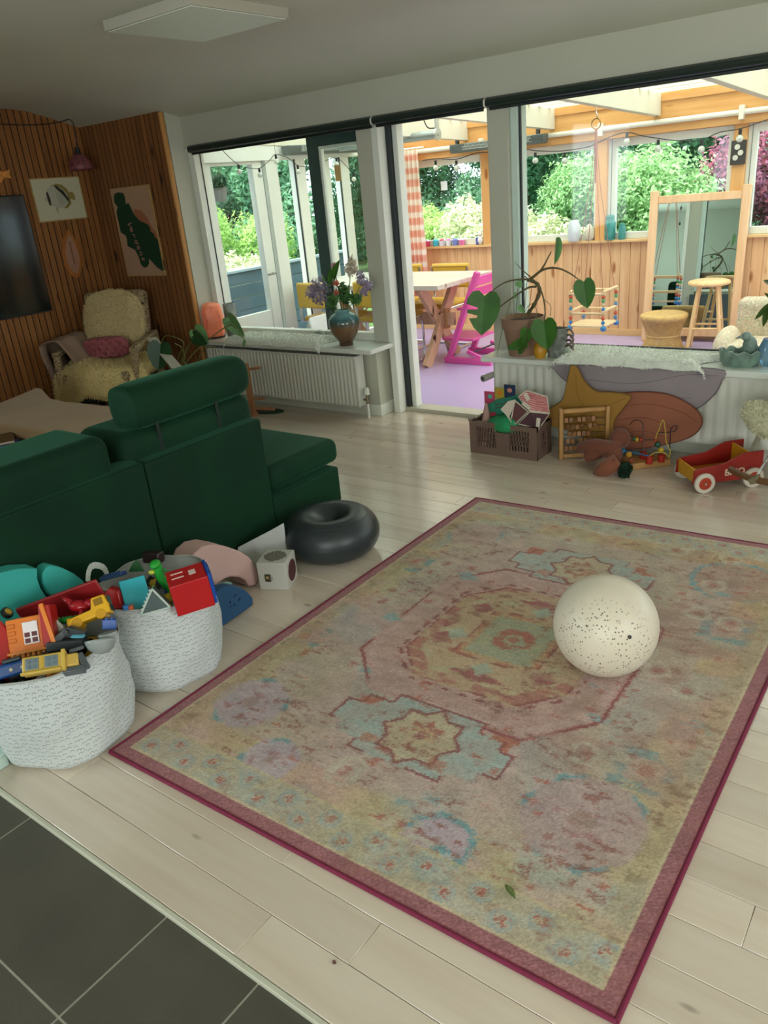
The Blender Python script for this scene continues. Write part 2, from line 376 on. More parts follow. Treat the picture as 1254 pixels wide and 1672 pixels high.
# window 1
w1 = MB(); xa, xb = -5.06, P1L; yb = YW+.055
w1 = struct(bx('window_1', XC, xa, YW+.02, YW+.12, ZS, ZH, m_whiteg))
bx('frame_bottom', xa, xb, YW+.055, YW+.12, ZS, ZS+.055, m_whiteg, w1); bx('frame_top', xa, xb, YW+.055, YW+.12, ZH-.03, ZH, m_whiteg, w1)
bx('gasket', xa, xa+.006, YW+.080, YW+.087, ZS+.055, ZH-.03, mat('black_rubber', '#20282a', .5, 0), w1, 0)
sheet('pane', [(xa+.004, YW+.088, ZS+.05), (xb, YW+.088, ZS+.05), (xb, YW+.088, ZH-.03), (xa+.004, YW+.088, ZH-.03)], w1)
# door 1: open doorway with white jambs, rubber strips and threshold
d1 = struct(bx('door_1', P1R, P1R+.052, YW+.02, YW+.19, 0, ZH, m_whiteg))
bx('rubber_strip', P1R+.053, P1R+.085, YW+.10, YW+.19, .03, ZH, mat('black_rubber', '#20282a', .5, 0), d1, .002)
bx('jamb', P1R+.086, P1R+.125, YW+.13, YW+.20, 0, ZH, m_whiteg, d1)
bx('threshold', P1R, P2L, YW+.09, YW+.22, -.1, .028, mat('grey_white_threshold', '#bdb9a4', .4, .05), d1, .004)
bx('jamb', P2L-.04, P2L, YW+.10, YW+.19, 0, ZH, m_whiteg, d1)
bx('lintel', P1R, P2L, YW+.02, YW+.19, ZH-.02, ZH, m_whiteg, d1)
# sliding door leaf parked outside behind window 1
dl = thing('sliding_door_leaf', 'dark green framed glass sliding door leaf parked behind the left window', 'door', (-3.74, YW+.25, 0))
lx0, lx1, lz1 = -4.10+3.74, -3.40+3.74, 1.925
bx('stile', lx0, lx0+.105, 0, .045, .02, lz1, m_darkgreen, dl); bx('stile', lx1-.105, lx1, 0, .045, .02, lz1, m_darkgreen, dl)
bx('rail', lx0+.105, lx1-.105, 0, .045, lz1-.085, lz1, m_darkgreen, dl); bx('rail', lx0+.105, lx1-.105, 0, .045, .02, .15, m_darkgreen, dl)
for q in ((lx0+.105, lx0+.125), (lx1-.125, lx1-.105)): bx('glazing_bead', q[0], q[1], .004, .041, .15, lz1-.085, m_whiteg, dl, .002)
bx('glazing_bead', lx0+.125, lx1-.125, .004, .041, lz1-.105, lz1-.085, m_whiteg, dl, .002)
sheet('pane', [(lx0+.12, .023, .14), (lx1-.12, .023, .14), (lx1-.12, .023, lz1-.10), (lx0+.12, .023, lz1-.10)], dl)
# window 2
w2 = struct(bx('window_2', P2R, P2R+.045, YW+.05, YW+.17, ZS, ZH, mat('pale_green_white_frame', '#c3d3c6', .4, .02)))
bx('gasket', P2R+.045, P2R+.056, YW+.072, YW+.088, ZS+.03, ZH-.02, mat('black_rubber', '#20282a', .5, 0), w2, 0)
bx('frame_bottom', P2R+.045, XR, YW+.06, YW+.12, ZS, ZS+.03, m_whiteg, w2); bx('gasket', P2R+.056, XR, YW+.072, YW+.088, ZS+.03, ZS+.038, mat('black_rubber', '#20282a', .5, 0), w2, 0)
sheet('pane', [(P2R+.05, YW+.089, ZS+.03), (XR, YW+.089, ZS+.03), (XR, YW+.089, ZH-.02), (P2R+.05, YW+.089, ZH-.02)], w2)
bx('frame_top', P2R+.045, XR, YW+.06, YW+.12, ZH-.02, ZH, m_whiteg, w2)
# remaining room walls with their own window openings behind / beside the camera
wf = MB()
wf.box(-4.2, -.85, YF-.2, YF, -.1, 2.5).box(2.15, XR, YF-.2, YF, -.1, 2.5).box(-.85, 2.15, YF-.2, YF, -.1, .8).box(-.85, 2.15, YF-.2, YF, 2.1, 2.5)
struct(wf.build('wall_front', m_plaster))
wq = MB().box(XR, XR+.2, YF, -.1, -.1, 2.5).box(XR, XR+.2, 1.9, YW+.2, -.1, 2.5).box(XR, XR+.2, -.1, 1.9, -.1, .8).box(XR, XR+.2, -.1, 1.9, 2.0, 2.5)
struct(wq.build('wall_right', m_plaster))
struct(MB().box(-4.4, -4.2, YF-.2, -2.3, -.1, 2.5).box(-4.4, -4.2, -.5, .2, -.1, 2.5).box(-4.4, -4.2, -2.3, -.5, -.1, .8).box(-4.4, -4.2, -2.3, -.5, 2.0, 2.5).build('wall_side', m_plaster)); struct(MB().box(XL, -4.2, .0, .2, -.1, 2.5).build('wall_side', m_plaster))
struct(MB().box(XL, -4.2, .2, .687, -.12, 0).build('floor', m_floor))
# roller blinds
def blind(x0, x1, label):
    t_ = thing('roller_blind', label, 'blind', ((x0+x1)/2, YW, 1.90)); h = (x1-x0)/2
    p = MB(); pr = [(0, -.0), (-.028, .0), (-.046, .008), (-.052, .022), (-.048, .04), (-.03, .052), (0, .052)]
    p.prism([(a, c) for a, c in pr], 2*h, (-h, 0, 0), (0, 1, 0), (0, 0, 1)); p.build('cassette', mat('black_green_aluminium', '#1a2822', .35, .05), t_, smooth=35)
    MB().box(-h+.01, h-.01, -.022, -.006, -.014, .001).build('bottom_bar', mat('black_bar', '#141b18', .5, 0), t_, bevel=.003)
    MB().prism(pr, .012, (-h-.0125, 0, 0), (0, 1, 0), (0, 0, 1)).build('end_bracket', mat('white_plastic', '#dcdcd0', .4, 0), t_, smooth=35)
    return t_
blind(-5.04, -3.29, 'dark green roller blind rolled up above the left window')
blind(-3.27, -2.475, 'dark green roller blind rolled up above the open doorway')
blind(-2.455, 1.9, 'dark green roller blind rolled up above the right window')
# ================================================================ CONSERVATORY
YC = 7.45; XCL = -5.4; XCR = 2.2; ZF = -.01
struct(MB().box(XCL-.1, XCR, YW+.2, YC+.1, -.15, ZF).build('floor', mat('lilac_painted_floor', '#b9a6cf', .28, .04, 1.5)))
m_ledge = wood('pale_pine_ledge', '#dcae74', '#ecc68f', 'x', 1, .45, False, .03)
wc = struct(MB().box(XCL-.1, XCR, YC+.012, YC+.12, -.15, .86).build('wall_conservatory', m_groove))
x = XCL; k = 0
while x < 1.0:
    MB().box(x+.0012, x+.0948, YC, YC+.0119, .0, .86).build('plank', m_cons, wc, bevel=.0025, seg=1); x += .096
MB().box(1.0, XCR, YC, YC+.0119, 0, .86).build('panelling', m_cons, wc)
bx('ledge', XCL, XCR, YC-.045, YC+.12, .86, .884, m_ledge, wc); bx('skirting', XCL, XCR, YC-.014, YC-.0005, ZF, .055, m_ledge, wc)
def ztop(y): return 1.875+(7.4-y)*.046
bm = struct(bx('trim_6', XCL, XCR, YC-.075, YC+.07, 1.745, 2.0, m_beam))
struct(bx('trim_7', XCL, XCR, YC-.09, YC-.0751, 1.985, 2.055, m_beam))
posts = [-5.30, -4.207, -3.0, -1.815, -.63, .55, 1.7]
for i, px_ in enumerate(posts):
    struct(bx('trim_%d' % (8+i), px_-.052, px_+.052, YC-.03, YC+.07, .884, 1.745, m_post))
for i, (a, b_) in enumerate(zip(posts, posts[1:])):
    x0, x1 = a+.052, b_-.052; fw = (.03, .03) if i < 2 else (.075, .045)
    w = struct(bx('window_%d' % (3+i), x0, x0+fw[0], YC+.01, YC+.06, .885, 1.744, m_whiteg)); bx('frame_side', x1-fw[1], x1, YC+.01, YC+.06, .885, 1.744, m_whiteg, w)
    bx('frame_top', x0+fw[0], x1-fw[1], YC+.01, YC+.06, 1.675, 1.744, m_whiteg, w); bx('frame_bottom', x0+fw[0], x1-fw[1], YC+.01, YC+.06, .885, .945, m_whiteg, w)
    sheet('pane', [(x0+fw[0]-.005, YC+.035, .94), (x1-fw[1]+.005, YC+.035, .94), (x1-fw[1]+.005, YC+.035, 1.68), (x0+fw[0]-.005, YC+.035, 1.68)], w)
    if i >= 2: bx('frame_line', x0+.03, x0+.036, YC+.006, YC+.0099, .885, 1.744, mat('grey_seam', '#7d8883', .6, 0), w, 0)
# side wall of white frames: door_2 and windows
sd = struct(bx('door_2', XCL-.04, XCL+.03, 4.66, 4.85, ZF, 1.84, m_whiteg))
bx('door_stile', XCL-.04, XCL+.03, 5.34, 5.46, ZF, 1.84, m_whiteg, sd); bx('door_panel', XCL-.03, XCL+.02, 4.85, 5.34, ZF, .555, m_whiteg, sd)
bx('door_rail', XCL-.04, XCL+.03, 4.85, 5.34, 1.815, 1.84, m_whiteg, sd); sheet('pane', [(XCL, 4.845, .55), (XCL, 5.345, .55), (XCL, 5.345, 1.82), (XCL, 4.845, 1.82)], sd)
hdl = MB().cyl((XCL+.03, 5.41, .88), (XCL+.08, 5.41, .88), .009).cyl((XCL+.075, 5.415, .88), (XCL+.075, 5.31, .88), .009).build('door_handle', mat('brushed_steel', '#9a9c98', .3, 0, metal=1), sd, smooth=40)
bx('frame_line', XCL+.0301, XCL+.033, 5.455, 5.462, ZF, 1.84, mat('grey_seam', '#7d8883', .6, 0), sd, 0)
struct(bx('trim_15', XCL-.06, XCL+.05, 5.49, 5.64, ZF, 1.90, m_whiteg))
sw = struct(bx('trim_16', XCL-.06, XCL+.06, 4.62, YC, 1.84, 2.02, m_whiteg))
yy = [5.72, 5.93, 6.42, 6.85, 7.25]
for i, (y0, y1) in enumerate(((5.90, 6.03), (6.27, 6.39), (6.56, 6.69), (7.28, 7.38))):
    w = struct(bx('window_%d' % (10+i), XCL-.05, XCL+.04, y0, y1, ZF, 1.84, m_whiteg)); yp = (5.64, 6.03, 6.39, 6.69)[i]
    bx('gasket', XCL+.02, XCL+.03, y0-.012, y0-.001, ZF, 1.84, mat('black_rubber', '#20282a', .5, 0), w, 0)
    sheet('pane', [(XCL, yp, .09), (XCL, y0, .09), (XCL, y0, 1.85), (XCL, yp, 1.85)], w); bx('frame_bottom', XCL-.03, XCL+.02, yp, y0, ZF, .1, m_whiteg, w)
# far right end of the conservatory
we = struct(bx('wall_conservatory_right', XCR, XCR+.08, YW+.2, YC+.1, -.1, .9, m_cons)); struct(bx('trim_20', XCR, XCR+.08, YW+.2, YC+.1, 1.8, 2.2, m_whiteg))
# rafters, battens and translucent corrugated roof
m_raft = mat('white_painted_rafter', '#dcd8c2', .5, .03, 3)
xr = [-5.36, -4.39, -3.46, -2.49, -1.56, -.62, .33, 1.28, 2.15]
for i, x in enumerate(xr):
    p = MB(); y0, y1 = YW+.235, YC-.08
    vs = [(xx, yy_, zz) for xx in (x-.03, x+.03) for (yy_, zz) in ((y0, ztop(y0)), (y1, ztop(y1)), (y1, ztop(y1)+.17), (y0, ztop(y0)+.17))]
    p.add(vs, [(0, 1, 2, 3), (7, 6, 5, 4), (0, 4, 5, 1), (1, 5, 6, 2), (2, 6, 7, 3), (3, 7, 4, 0)]); struct(p.build('trim_%d' % (21+i), m_raft, bevel=.004))
for i in range(13):
    y = 4.80+i*.205; struct(MB().bar((XCL, y, ztop(y)+.19), (XCR, y, ztop(y)+.19), .045, .035).build('trim_%d' % (41+i), m_raft))
m_roof, t, b = nodes('translucent_corrugated_sheet')
tl = t.nodes.new('ShaderNodeBsdfTranslucent'); tl.inputs[0].default_value = (.86, .89, .78, 1); tr = t.nodes.new('ShaderNodeBsdfTransparent'); tr.inputs[0].default_value = (.95, .97, .93, 1)
df = t.nodes.new('ShaderNodeBsdfDiffuse'); df.inputs[0].default_value = (.9, .9, .85, 1)
mx = t.nodes.new('ShaderNodeMixShader'); mx.inputs[0].default_value = .25; t.links.new(tl.outputs[0], mx.inputs[1]); t.links.new(tr.outputs[0], mx.inputs[2])
m2 = t.nodes.new('ShaderNodeMixShader'); m2.inputs[0].default_value = .12; t.links.new(mx.outputs[0], m2.inputs[1]); t.links.new(df.outputs[0], m2.inputs[2]); t.links.new(m2.outputs[0], t.nodes['Material Output'].inputs[0])
xs = np.linspace(XCL-.3, XCR+.2, 620); z0 = .012*np.sin((xs)*2*np.pi/.076)
V = np.concatenate([np.stack([xs, np.full_like(xs, yv), z0+ztop(yv)+.225], 1) for yv in (YW+.24, YC+.35)])
n = len(xs); F = np.array([(i, i+1, n+i+1, n+i) for i in range(n-1)])
struct(fast('trim_40', V, F, m_roof, smooth=True))
# white pipe, awning tube, heater on the beam
pipe = thing('wall_pipe', 'long white round pipe running along the honey pine beam', 'pipe', (-1.6, YC-.1, 1.83))
MB().cyl((-3.5, 0, 0), (3.7, 0, 0), .022, n=12).build('tube', mat('cream_pipe', '#ece8d4', .35, 0), pipe, smooth=40)
for xx in (-2.6, -1.38, -.2, 1.0, 2.4): MB().box(xx-.02, xx+.02, -.03, .024, -.055, .05).build('bracket', mat('cream_pipe', '#ece8d4', .35, 0), pipe, bevel=.004)
h0 = at(740, 243, 'y', YC-.16); h1 = at(893, 229, 'y', YC-.16)
ht = thing('patio_heater', 'grey metal strip heater with a grille hanging under the white pipe', 'heater', (h0.x, YC-.18, h0.z))
Lh = h1.x-h0.x; m_ht = mat('grey_heater_metal', '#6c7472', .4, .05, metal=.6)
p = MB(); pr = [(-.05, -.02), (-.035, -.045), (.03, -.045), (.05, -.02), (.05, .035), (-.05, .035)]
p.prism(pr, Lh, (0, 0, 0), (0, 1, 0), (0, 0, 1)); p.build('housing', m_ht, ht, bevel=.004)
p = MB()
for i in range(46): q = .16+i*(Lh-.3)/46; p.bar((q, -.052, -.02), (q+.02, -.052, .03), .005, .004)
for zz in (-.02, .005, .03): p.bar((.14, -.053, zz), (Lh-.12, -.053, zz), .005, .004)
p.build('grille', mat('pale_grille', '#c9cfc8', .4, 0, metal=.5), ht)
for q in (.06, Lh-.08): MB().box(q-.015, q+.015, -.01, .02, .036, .115).build('hanger', mat('dark_hanger', '#3a403e', .5, 0), ht)
a0 = at(634, 228, 'y', 6.4); a1 = at(712, 213, 'y', 6.4)
aw = thing('awning_roller', 'grey awning tube with round end bracket under the white rafter', 'awning', (a1.x, 6.4, a1.z-.03))
MB().cyl((-1.3, 0, 0), (0, 0, 0), .038, n=20).build('tube', mat('silver_grey_tube', '#9aa5a3', .35, .03, metal=.5), aw, smooth=40)
MB().cyl((0, 0, 0), (.022, 0, 0), .05, n=20).box(.0, .02, -.02, .02, .03, .16).cyl((.02, 0, 0), (.03, 0, 0), .014).build('end_bracket', mat('silver_bracket', '#b9bfba', .35, 0, metal=.7), aw, smooth=40)
MB().tube(spline([(-.01, .0, .05), (-.07, -.02, .06), (-.10, -.03, .12), (-.12, 0, .17)], 16), .005).build('cable', mat('black_cable', '#1c1f1e', .5, 0), aw, smooth=60)
# ================================================================ GARDEN
struct(MB().box(-40, 40, YC+.13, 50, -.5, -.12).build('ground', mat('garden_lawn', '#5d7a44', .9, .25, 3)))
struct(MB().box(-40, XCL-.11, -5, YC+.13, -.5, -.12).build('ground', mat('grey_paving', '#8d8f88', .85, .12, 3)))
fw_ = thing('garden_fence', 'dark slate blue board fence beyond the white glazed door', 'fence', (-7.1, 6.0, -.12))
for i in range(6): MB().box(-.02, .02, -2.2, 2.6, i*.145, i*.145+.138).build('board', mat('slate_blue_board', '#4b616c', .6, .1, 3), fw_, bevel=.003, seg=1)
bx('cap', -.05, .05, -2.2, 2.6, .87, .90, mat('pale_cap', '#9fb0b4', .5, .05), fw_)
for yy_ in (-2.1, -.55, 1.0, 2.5): bx('post', -.06, -.021, yy_, yy_+.07, 0, .87, mat('slate_blue_board', '#4b616c', .6, .1, 3), fw_)
def leafmesh(n, blobs, size, cols, seed, shell=.55, flat=0, ysq=1):
    g = np.random.default_rng(seed); B = np.array(blobs, float); w = B[:, 3]**2; idx = g.choice(len(B), n, p=w/w.sum())
    d = g.normal(size=(n, 3)); d /= np.linalg.norm(d, axis=1)[:, None]; rr = B[idx, 3]*(shell+(1-shell)*g.random(n)**.5)
    lump = 1+.16*np.sin(d[:, 0]*7+idx)+.13*np.sin(d[:, 2]*9+idx*2)*np.sin(d[:, 1]*8)
    P = B[idx, :3]+d*(rr*lump)[:, None]*np.array([1, ysq, 1])
    nrm = d+g.normal(size=(n, 3))*.7; nrm[:, 2] += .35; nrm /= np.linalg.norm(nrm, axis=1)[:, None]
    a = np.cross(nrm, g.normal(size=(n, 3))); a /= np.linalg.norm(a, axis=1)[:, None]; b = np.cross(nrm, a)
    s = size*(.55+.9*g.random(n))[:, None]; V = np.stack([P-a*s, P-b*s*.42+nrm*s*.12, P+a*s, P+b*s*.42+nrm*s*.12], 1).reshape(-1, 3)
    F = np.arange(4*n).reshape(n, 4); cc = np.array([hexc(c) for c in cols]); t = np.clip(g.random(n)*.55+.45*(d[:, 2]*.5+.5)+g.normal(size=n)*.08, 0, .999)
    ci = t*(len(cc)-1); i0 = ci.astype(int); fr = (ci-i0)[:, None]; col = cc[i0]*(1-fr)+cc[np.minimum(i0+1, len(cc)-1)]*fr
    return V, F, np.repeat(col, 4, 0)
m_leaf = attrmat('garden_leaf', .55, trans=.35)
m_bark = mat('brown_bark', '#5b4634', .9, .2, 8, .4, 30)
def tree(nm, label, loc, n, blobs, size, cols, seed, cat='tree', group=None, trunk=.07):
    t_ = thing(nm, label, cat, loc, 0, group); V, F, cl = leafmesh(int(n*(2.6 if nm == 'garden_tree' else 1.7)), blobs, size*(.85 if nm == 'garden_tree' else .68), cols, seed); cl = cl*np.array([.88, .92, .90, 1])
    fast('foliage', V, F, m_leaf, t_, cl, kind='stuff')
    p = MB(); b0 = blobs[0]; p.tube([(0, 0, -.1), (b0[0]*.5, b0[1]*.5, b0[2]*.6), (b0[0], b0[1], b0[2])], [trunk, trunk*.8, trunk*.5], 8)
    for q in blobs[1:]: p.tube([(b0[0]*.5, b0[1]*.5, b0[2]*.6), (q[0], q[1], q[2])], [trunk*.6, trunk*.2], 6)
    p.build('trunk', m_bark, t_, smooth=60); return t_
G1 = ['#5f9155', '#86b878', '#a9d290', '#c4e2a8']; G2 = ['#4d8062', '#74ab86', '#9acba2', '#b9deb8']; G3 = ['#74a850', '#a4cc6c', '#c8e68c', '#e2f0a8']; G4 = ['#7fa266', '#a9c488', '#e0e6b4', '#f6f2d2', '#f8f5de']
rt = random.Random(3)
def blob(nb, w, d, h, z0, r): return [(rt.uniform(-w, w), rt.uniform(-d, d), z0+rt.uniform(0, h), rt.uniform(.6, 1)*r) for _ in range(nb)]
tb = tree('garden_tree', 'pale green tree beyond the left window, behind the dark board fence', (-13.2, 8.3, -.12), 24000, blob(15, .75, .75, 4.2, .6, .95), .06, G2, 1)
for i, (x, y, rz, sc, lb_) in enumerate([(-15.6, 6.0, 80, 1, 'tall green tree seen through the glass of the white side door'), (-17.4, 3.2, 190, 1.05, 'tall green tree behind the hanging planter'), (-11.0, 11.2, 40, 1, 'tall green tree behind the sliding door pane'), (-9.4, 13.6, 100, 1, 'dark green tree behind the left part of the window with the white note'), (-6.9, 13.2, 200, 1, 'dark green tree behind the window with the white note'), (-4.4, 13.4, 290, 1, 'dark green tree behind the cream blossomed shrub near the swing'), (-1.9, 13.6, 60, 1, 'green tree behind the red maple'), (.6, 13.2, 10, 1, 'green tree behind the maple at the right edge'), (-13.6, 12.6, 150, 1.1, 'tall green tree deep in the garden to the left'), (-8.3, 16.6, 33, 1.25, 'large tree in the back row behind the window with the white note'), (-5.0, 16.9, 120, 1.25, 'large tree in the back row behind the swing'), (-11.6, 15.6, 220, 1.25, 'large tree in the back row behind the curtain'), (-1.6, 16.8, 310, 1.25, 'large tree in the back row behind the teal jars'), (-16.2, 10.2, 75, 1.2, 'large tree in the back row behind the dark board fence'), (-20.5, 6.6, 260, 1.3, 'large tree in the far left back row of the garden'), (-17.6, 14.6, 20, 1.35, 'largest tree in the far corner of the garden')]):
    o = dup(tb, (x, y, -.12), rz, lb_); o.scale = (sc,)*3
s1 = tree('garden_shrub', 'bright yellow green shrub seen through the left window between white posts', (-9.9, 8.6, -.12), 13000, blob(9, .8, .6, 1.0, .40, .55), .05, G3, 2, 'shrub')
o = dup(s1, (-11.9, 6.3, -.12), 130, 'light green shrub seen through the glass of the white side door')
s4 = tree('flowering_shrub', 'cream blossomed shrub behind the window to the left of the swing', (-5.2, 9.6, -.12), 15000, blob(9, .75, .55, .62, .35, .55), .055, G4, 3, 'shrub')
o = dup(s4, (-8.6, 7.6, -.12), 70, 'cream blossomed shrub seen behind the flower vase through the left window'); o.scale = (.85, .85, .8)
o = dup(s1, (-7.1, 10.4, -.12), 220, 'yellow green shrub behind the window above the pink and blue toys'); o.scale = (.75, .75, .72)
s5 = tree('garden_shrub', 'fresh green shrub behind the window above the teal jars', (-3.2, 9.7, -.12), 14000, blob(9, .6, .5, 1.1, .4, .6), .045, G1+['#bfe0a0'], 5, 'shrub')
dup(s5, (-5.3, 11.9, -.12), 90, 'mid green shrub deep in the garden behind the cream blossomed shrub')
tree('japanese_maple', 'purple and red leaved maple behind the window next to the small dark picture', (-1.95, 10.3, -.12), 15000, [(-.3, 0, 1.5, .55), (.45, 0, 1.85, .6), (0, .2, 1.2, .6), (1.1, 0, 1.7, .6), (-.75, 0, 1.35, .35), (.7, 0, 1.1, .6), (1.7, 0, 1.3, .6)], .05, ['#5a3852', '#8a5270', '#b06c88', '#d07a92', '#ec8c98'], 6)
h0 = at(466, 245, 'x', XCL+.14); h1 = at(586, 247, 'x', XCL+.14); hx2 = thing('patio_heater', 'grey metal strip heater seen along the white side wall through the left window', 'heater', (XCL+.14, h0.y, h0.z)); Lh = h1.y-h0.y
MB().prism([(-.05, -.02), (-.035, -.045), (.03, -.045), (.05, -.02), (.05, .035), (-.05, .035)], Lh, (0, 0, 0), (-1, 0, 0), (0, 0, 1)).build('housing', m_ht, hx2, bevel=.004); p = MB()
for i in range(40): q = .16+i*(Lh-.3)/40; p.bar((.052, q, -.02), (.052, q+.02, .03), .005, .004)
p.build('grille', mat('pale_grille', '#c9cfc8', .4, 0, metal=.5), hx2)
for q in (.1, Lh-.1): MB().box(-.085, -.04, q-.015, q+.015, -.01, .02).build('hanger', mat('dark_hanger', '#3a403e', .5, 0), hx2)
# string lights
sl = thing('string_lights', 'black string of round festoon bulbs looped along the conservatory windows', 'lights', (-3.0, 7.3, 1.6))
def bulbs(px):
    pts = [at(x, y, 'y', 7.25)-Vector(sl.location) for x, y in px]; return pts
seg = [(690, 262), (711, 259), (745, 260), (777, 250), (803, 248), (850, 243), (874, 246), (900, 247), (922, 246), (960, 240), (978, 232), (1000, 222), (1024, 216), (1050, 222), (1075, 226), (1110, 230), (1146, 228), (1175, 216), (1209, 210), (1254, 195)]
P = bulbs(seg); MB().tube(spline(P, 80), .004, 5).build('cable', mat('black_cable', '#1c1f1e', .5, 0), sl)
m_bulb = mat('frosted_bulb', '#eef2e6', .15, 0, trans=.4)
for (x, y) in [(711, 262), (745, 262), (874, 249), (922, 249), (1024, 217), (1075, 228), (1146, 229), (1209, 211)]:
    q = at(x, y, 'y', 7.25)-Vector(sl.location)
    sk = MB().cyl(q+Vector((0, 0, .0)), q+Vector((0, 0, -.04)), .013, n=10).build('socket', mat('black_cable', '#1c1f1e', .5, 0), sl, smooth=40)
    MB().ball(q+Vector((0, 0, -.068)), .028, 12, 8).build('bulb', m_bulb, sl, smooth=180)
s2 = thing('string_lights', 'black string of round bulbs sagging in front of the white side door', 'lights', (-5.1, 5.4, 1.7))
for hx_, hy_ in ((450, 253), (600, 290)): q = at(hx_, hy_, 'x', -5.1)-Vector(s2.location); MB().cyl(q, (q.x, q.y, ztop(q.y+5.4)-1.7+.01), .0015, n=5).build('hanging_wire', mat('black_cable', '#1c1f1e', .5, 0), s2)
seg = [(350, 225), (361, 243), (389, 269), (405, 274), (423, 275), (440, 262), (450, 252), (470, 258), (486, 270), (500, 272), (520, 268), (550, 258), (577, 283), (600, 290)]
P = [at(x, y, 'x', -5.1)-Vector(s2.location) for x, y in seg]; MB().tube(spline(P, 60), .003, 5).build('cable', mat('black_cable', '#1c1f1e', .5, 0), s2)
for (x, y) in [(389, 269), (423, 275), (450, 253), (486, 270), (549, 258), (577, 283)]:
    q = at(x, y, 'x', -5.1)-Vector(s2.location); MB().cyl(q, q+Vector((0, 0, -.03)), .01, n=10).build('socket', mat('black_cable', '#1c1f1e', .5, 0), s2, smooth=40); MB().ball(q+Vector((0, 0, -.052)), .022, 12, 8).build('bulb', m_bulb, s2, smooth=180)
# ================================================================ CONSERVATORY FURNITURE
# gingham curtain
ct = thing('curtain', 'orange and white checked curtain hanging in the left corner of the conservatory', 'curtain', (-5.14, 7.28, .25))
nx, nz_ = 150, 90; V = []; cols = []
cw = hexc('#fbf6ec'); cc_ = hexc('#ec7a42')
for j in range(nz_):
    z = 1.60*j/(nz_-1)
    for i in range(nx):
        s = i/(nx-1); gather = 1-.25*(j/(nz_-1))
        V.append((-.25+.50*s*(.92+.08*gather), .035*math.sin(s*2*math.pi*9+.6*math.sin(z*3)), z))
        a = 1 if (s*1.1/.125) % 1 < .5 else 0; b2 = 1 if (z/.125) % 1 < .5 else 0; f_ = (.12, .45, .95)[a+b2] if b2 else .12*a
        cols.append([cw[q]*(1-f_)+cc_[q]*f_ for q in range(3)]+[1])
F = np.array([(j*nx+i, j*nx+i+1, (j+1)*nx+i+1, (j+1)*nx+i) for j in range(nz_-1) for i in range(nx-1)])
fast('cloth', np.array(V), F, attrmat('gingham_cotton', .85, trans=.45), ct, np.array(cols), smooth=True)
MB().cyl((-.25, 0, 1.615), (.3, 0, 1.615), .009).build('rail', m_whiteg, ct, smooth=40)
# table
m_tt = wood('white_washed_pine_top', '#d3c4b2', '#e6dccd', 'x', 1, .35, True, .05, .5, .05, '#a98b6c')
m_tl = wood('pale_pink_pine', '#cfa27d', '#e0b997', 'z', 1, .5, True, .05, .4, .1)
tb_ = thing('dining_table', 'long pale pine trestle table with crossed legs on the lilac floor', 'table', (-4.46, 6.06, ZF))
for i in range(5): MB().box(-.80, .80, -.47+i*.188, -.47+(i+1)*.188-.002, .705, .745).build('plank', m_tt, tb_, bevel=.003)
for sx in (-.52, .50):
    for s in (-1, 1):
        MB().bar((sx+.02*s, -.30*s, 0), (sx+.02*s, .27*s, .704), .045, .10, (0, 1, 0)).build('leg', m_tl, tb_, bevel=.004)
MB().box(-.62, .66, -.02, .02, .33, .44).build('stretcher', m_tl, tb_, bevel=.004)
MB().box(.565, .59, -.035, .035, .30, .48).build('peg', wood('brown_peg', '#a97c4d', '#bb9060', 'z', 1, .5, False), tb_, bevel=.008)
# yellow cantilever chairs
m_yel = mat('mustard_vinyl', '#d3a93c', .42, .06, 4, .05, 80); m_yelp = mat('mustard_piping', '#c09a38', .4, 0); m_chr = mat('chrome', '#d8dadd', .12, 0, metal=1)
def yellow_chair(loc, rz, label):
    t_ = thing('cantilever_chair', label, 'chair', loc, rz, 'yellow chairs around the conservatory table')
    p = [(-.21, -.24, .02), (-.21, .20, .02)]
    pts = [(-.205, -.22, .76), (-.205, -.24, .5), (-.205, -.23, .44), (-.205, -.15, .42), (-.205, .16, .42), (-.205, .21, .40), (-.205, .225, .34), (-.205, .225, .08), (-.205, .20, .02), (-.205, .12, .013), (-.205, -.22, .013)]
    lf = [Vector(q) for q in pts]; rt_ = [Vector((-q.x, q.y, q.z)) for q in reversed(lf)]
    MB().tube(lf+rt_, .0125, 10).build('frame', m_chr, t_, smooth=50)
    def cush(q, d): return Vector((q.x, q.y, q.z))
    MB().box(-.215, .215, -.20, .245, .425, .475).build('seat', m_yel, t_, bevel=.022, seg=3)
    s_ = MB().box(-.215, .215, -.262, -.215, .56, .79).build('backrest', m_yel, t_, bevel=.02, seg=3)
    MB().tube([(-.19, -.212, .585), (-.19, -.212, .765), (.19, -.212, .765), (.19, -.212, .585)], .004, 6, closed=True).build('piping', m_yelp, s_)
    return t_
yc1 = yellow_chair((-4.26, 6.52, ZF), 180, 'yellow cantilever chair behind the table, nearer the pink high chair')
dup(yc1, (-4.84, 6.55, ZF), 180, 'yellow cantilever chair behind the table, beside the checked curtain')
dup(yc1, (-4.33, 5.80, ZF), 4, 'yellow cantilever chair on the near side of the table, seen through the doorway')
dup(yc1, (-4.93, 5.72, ZF), -5, 'yellow cantilever chair seen behind the flower vase through the left window')
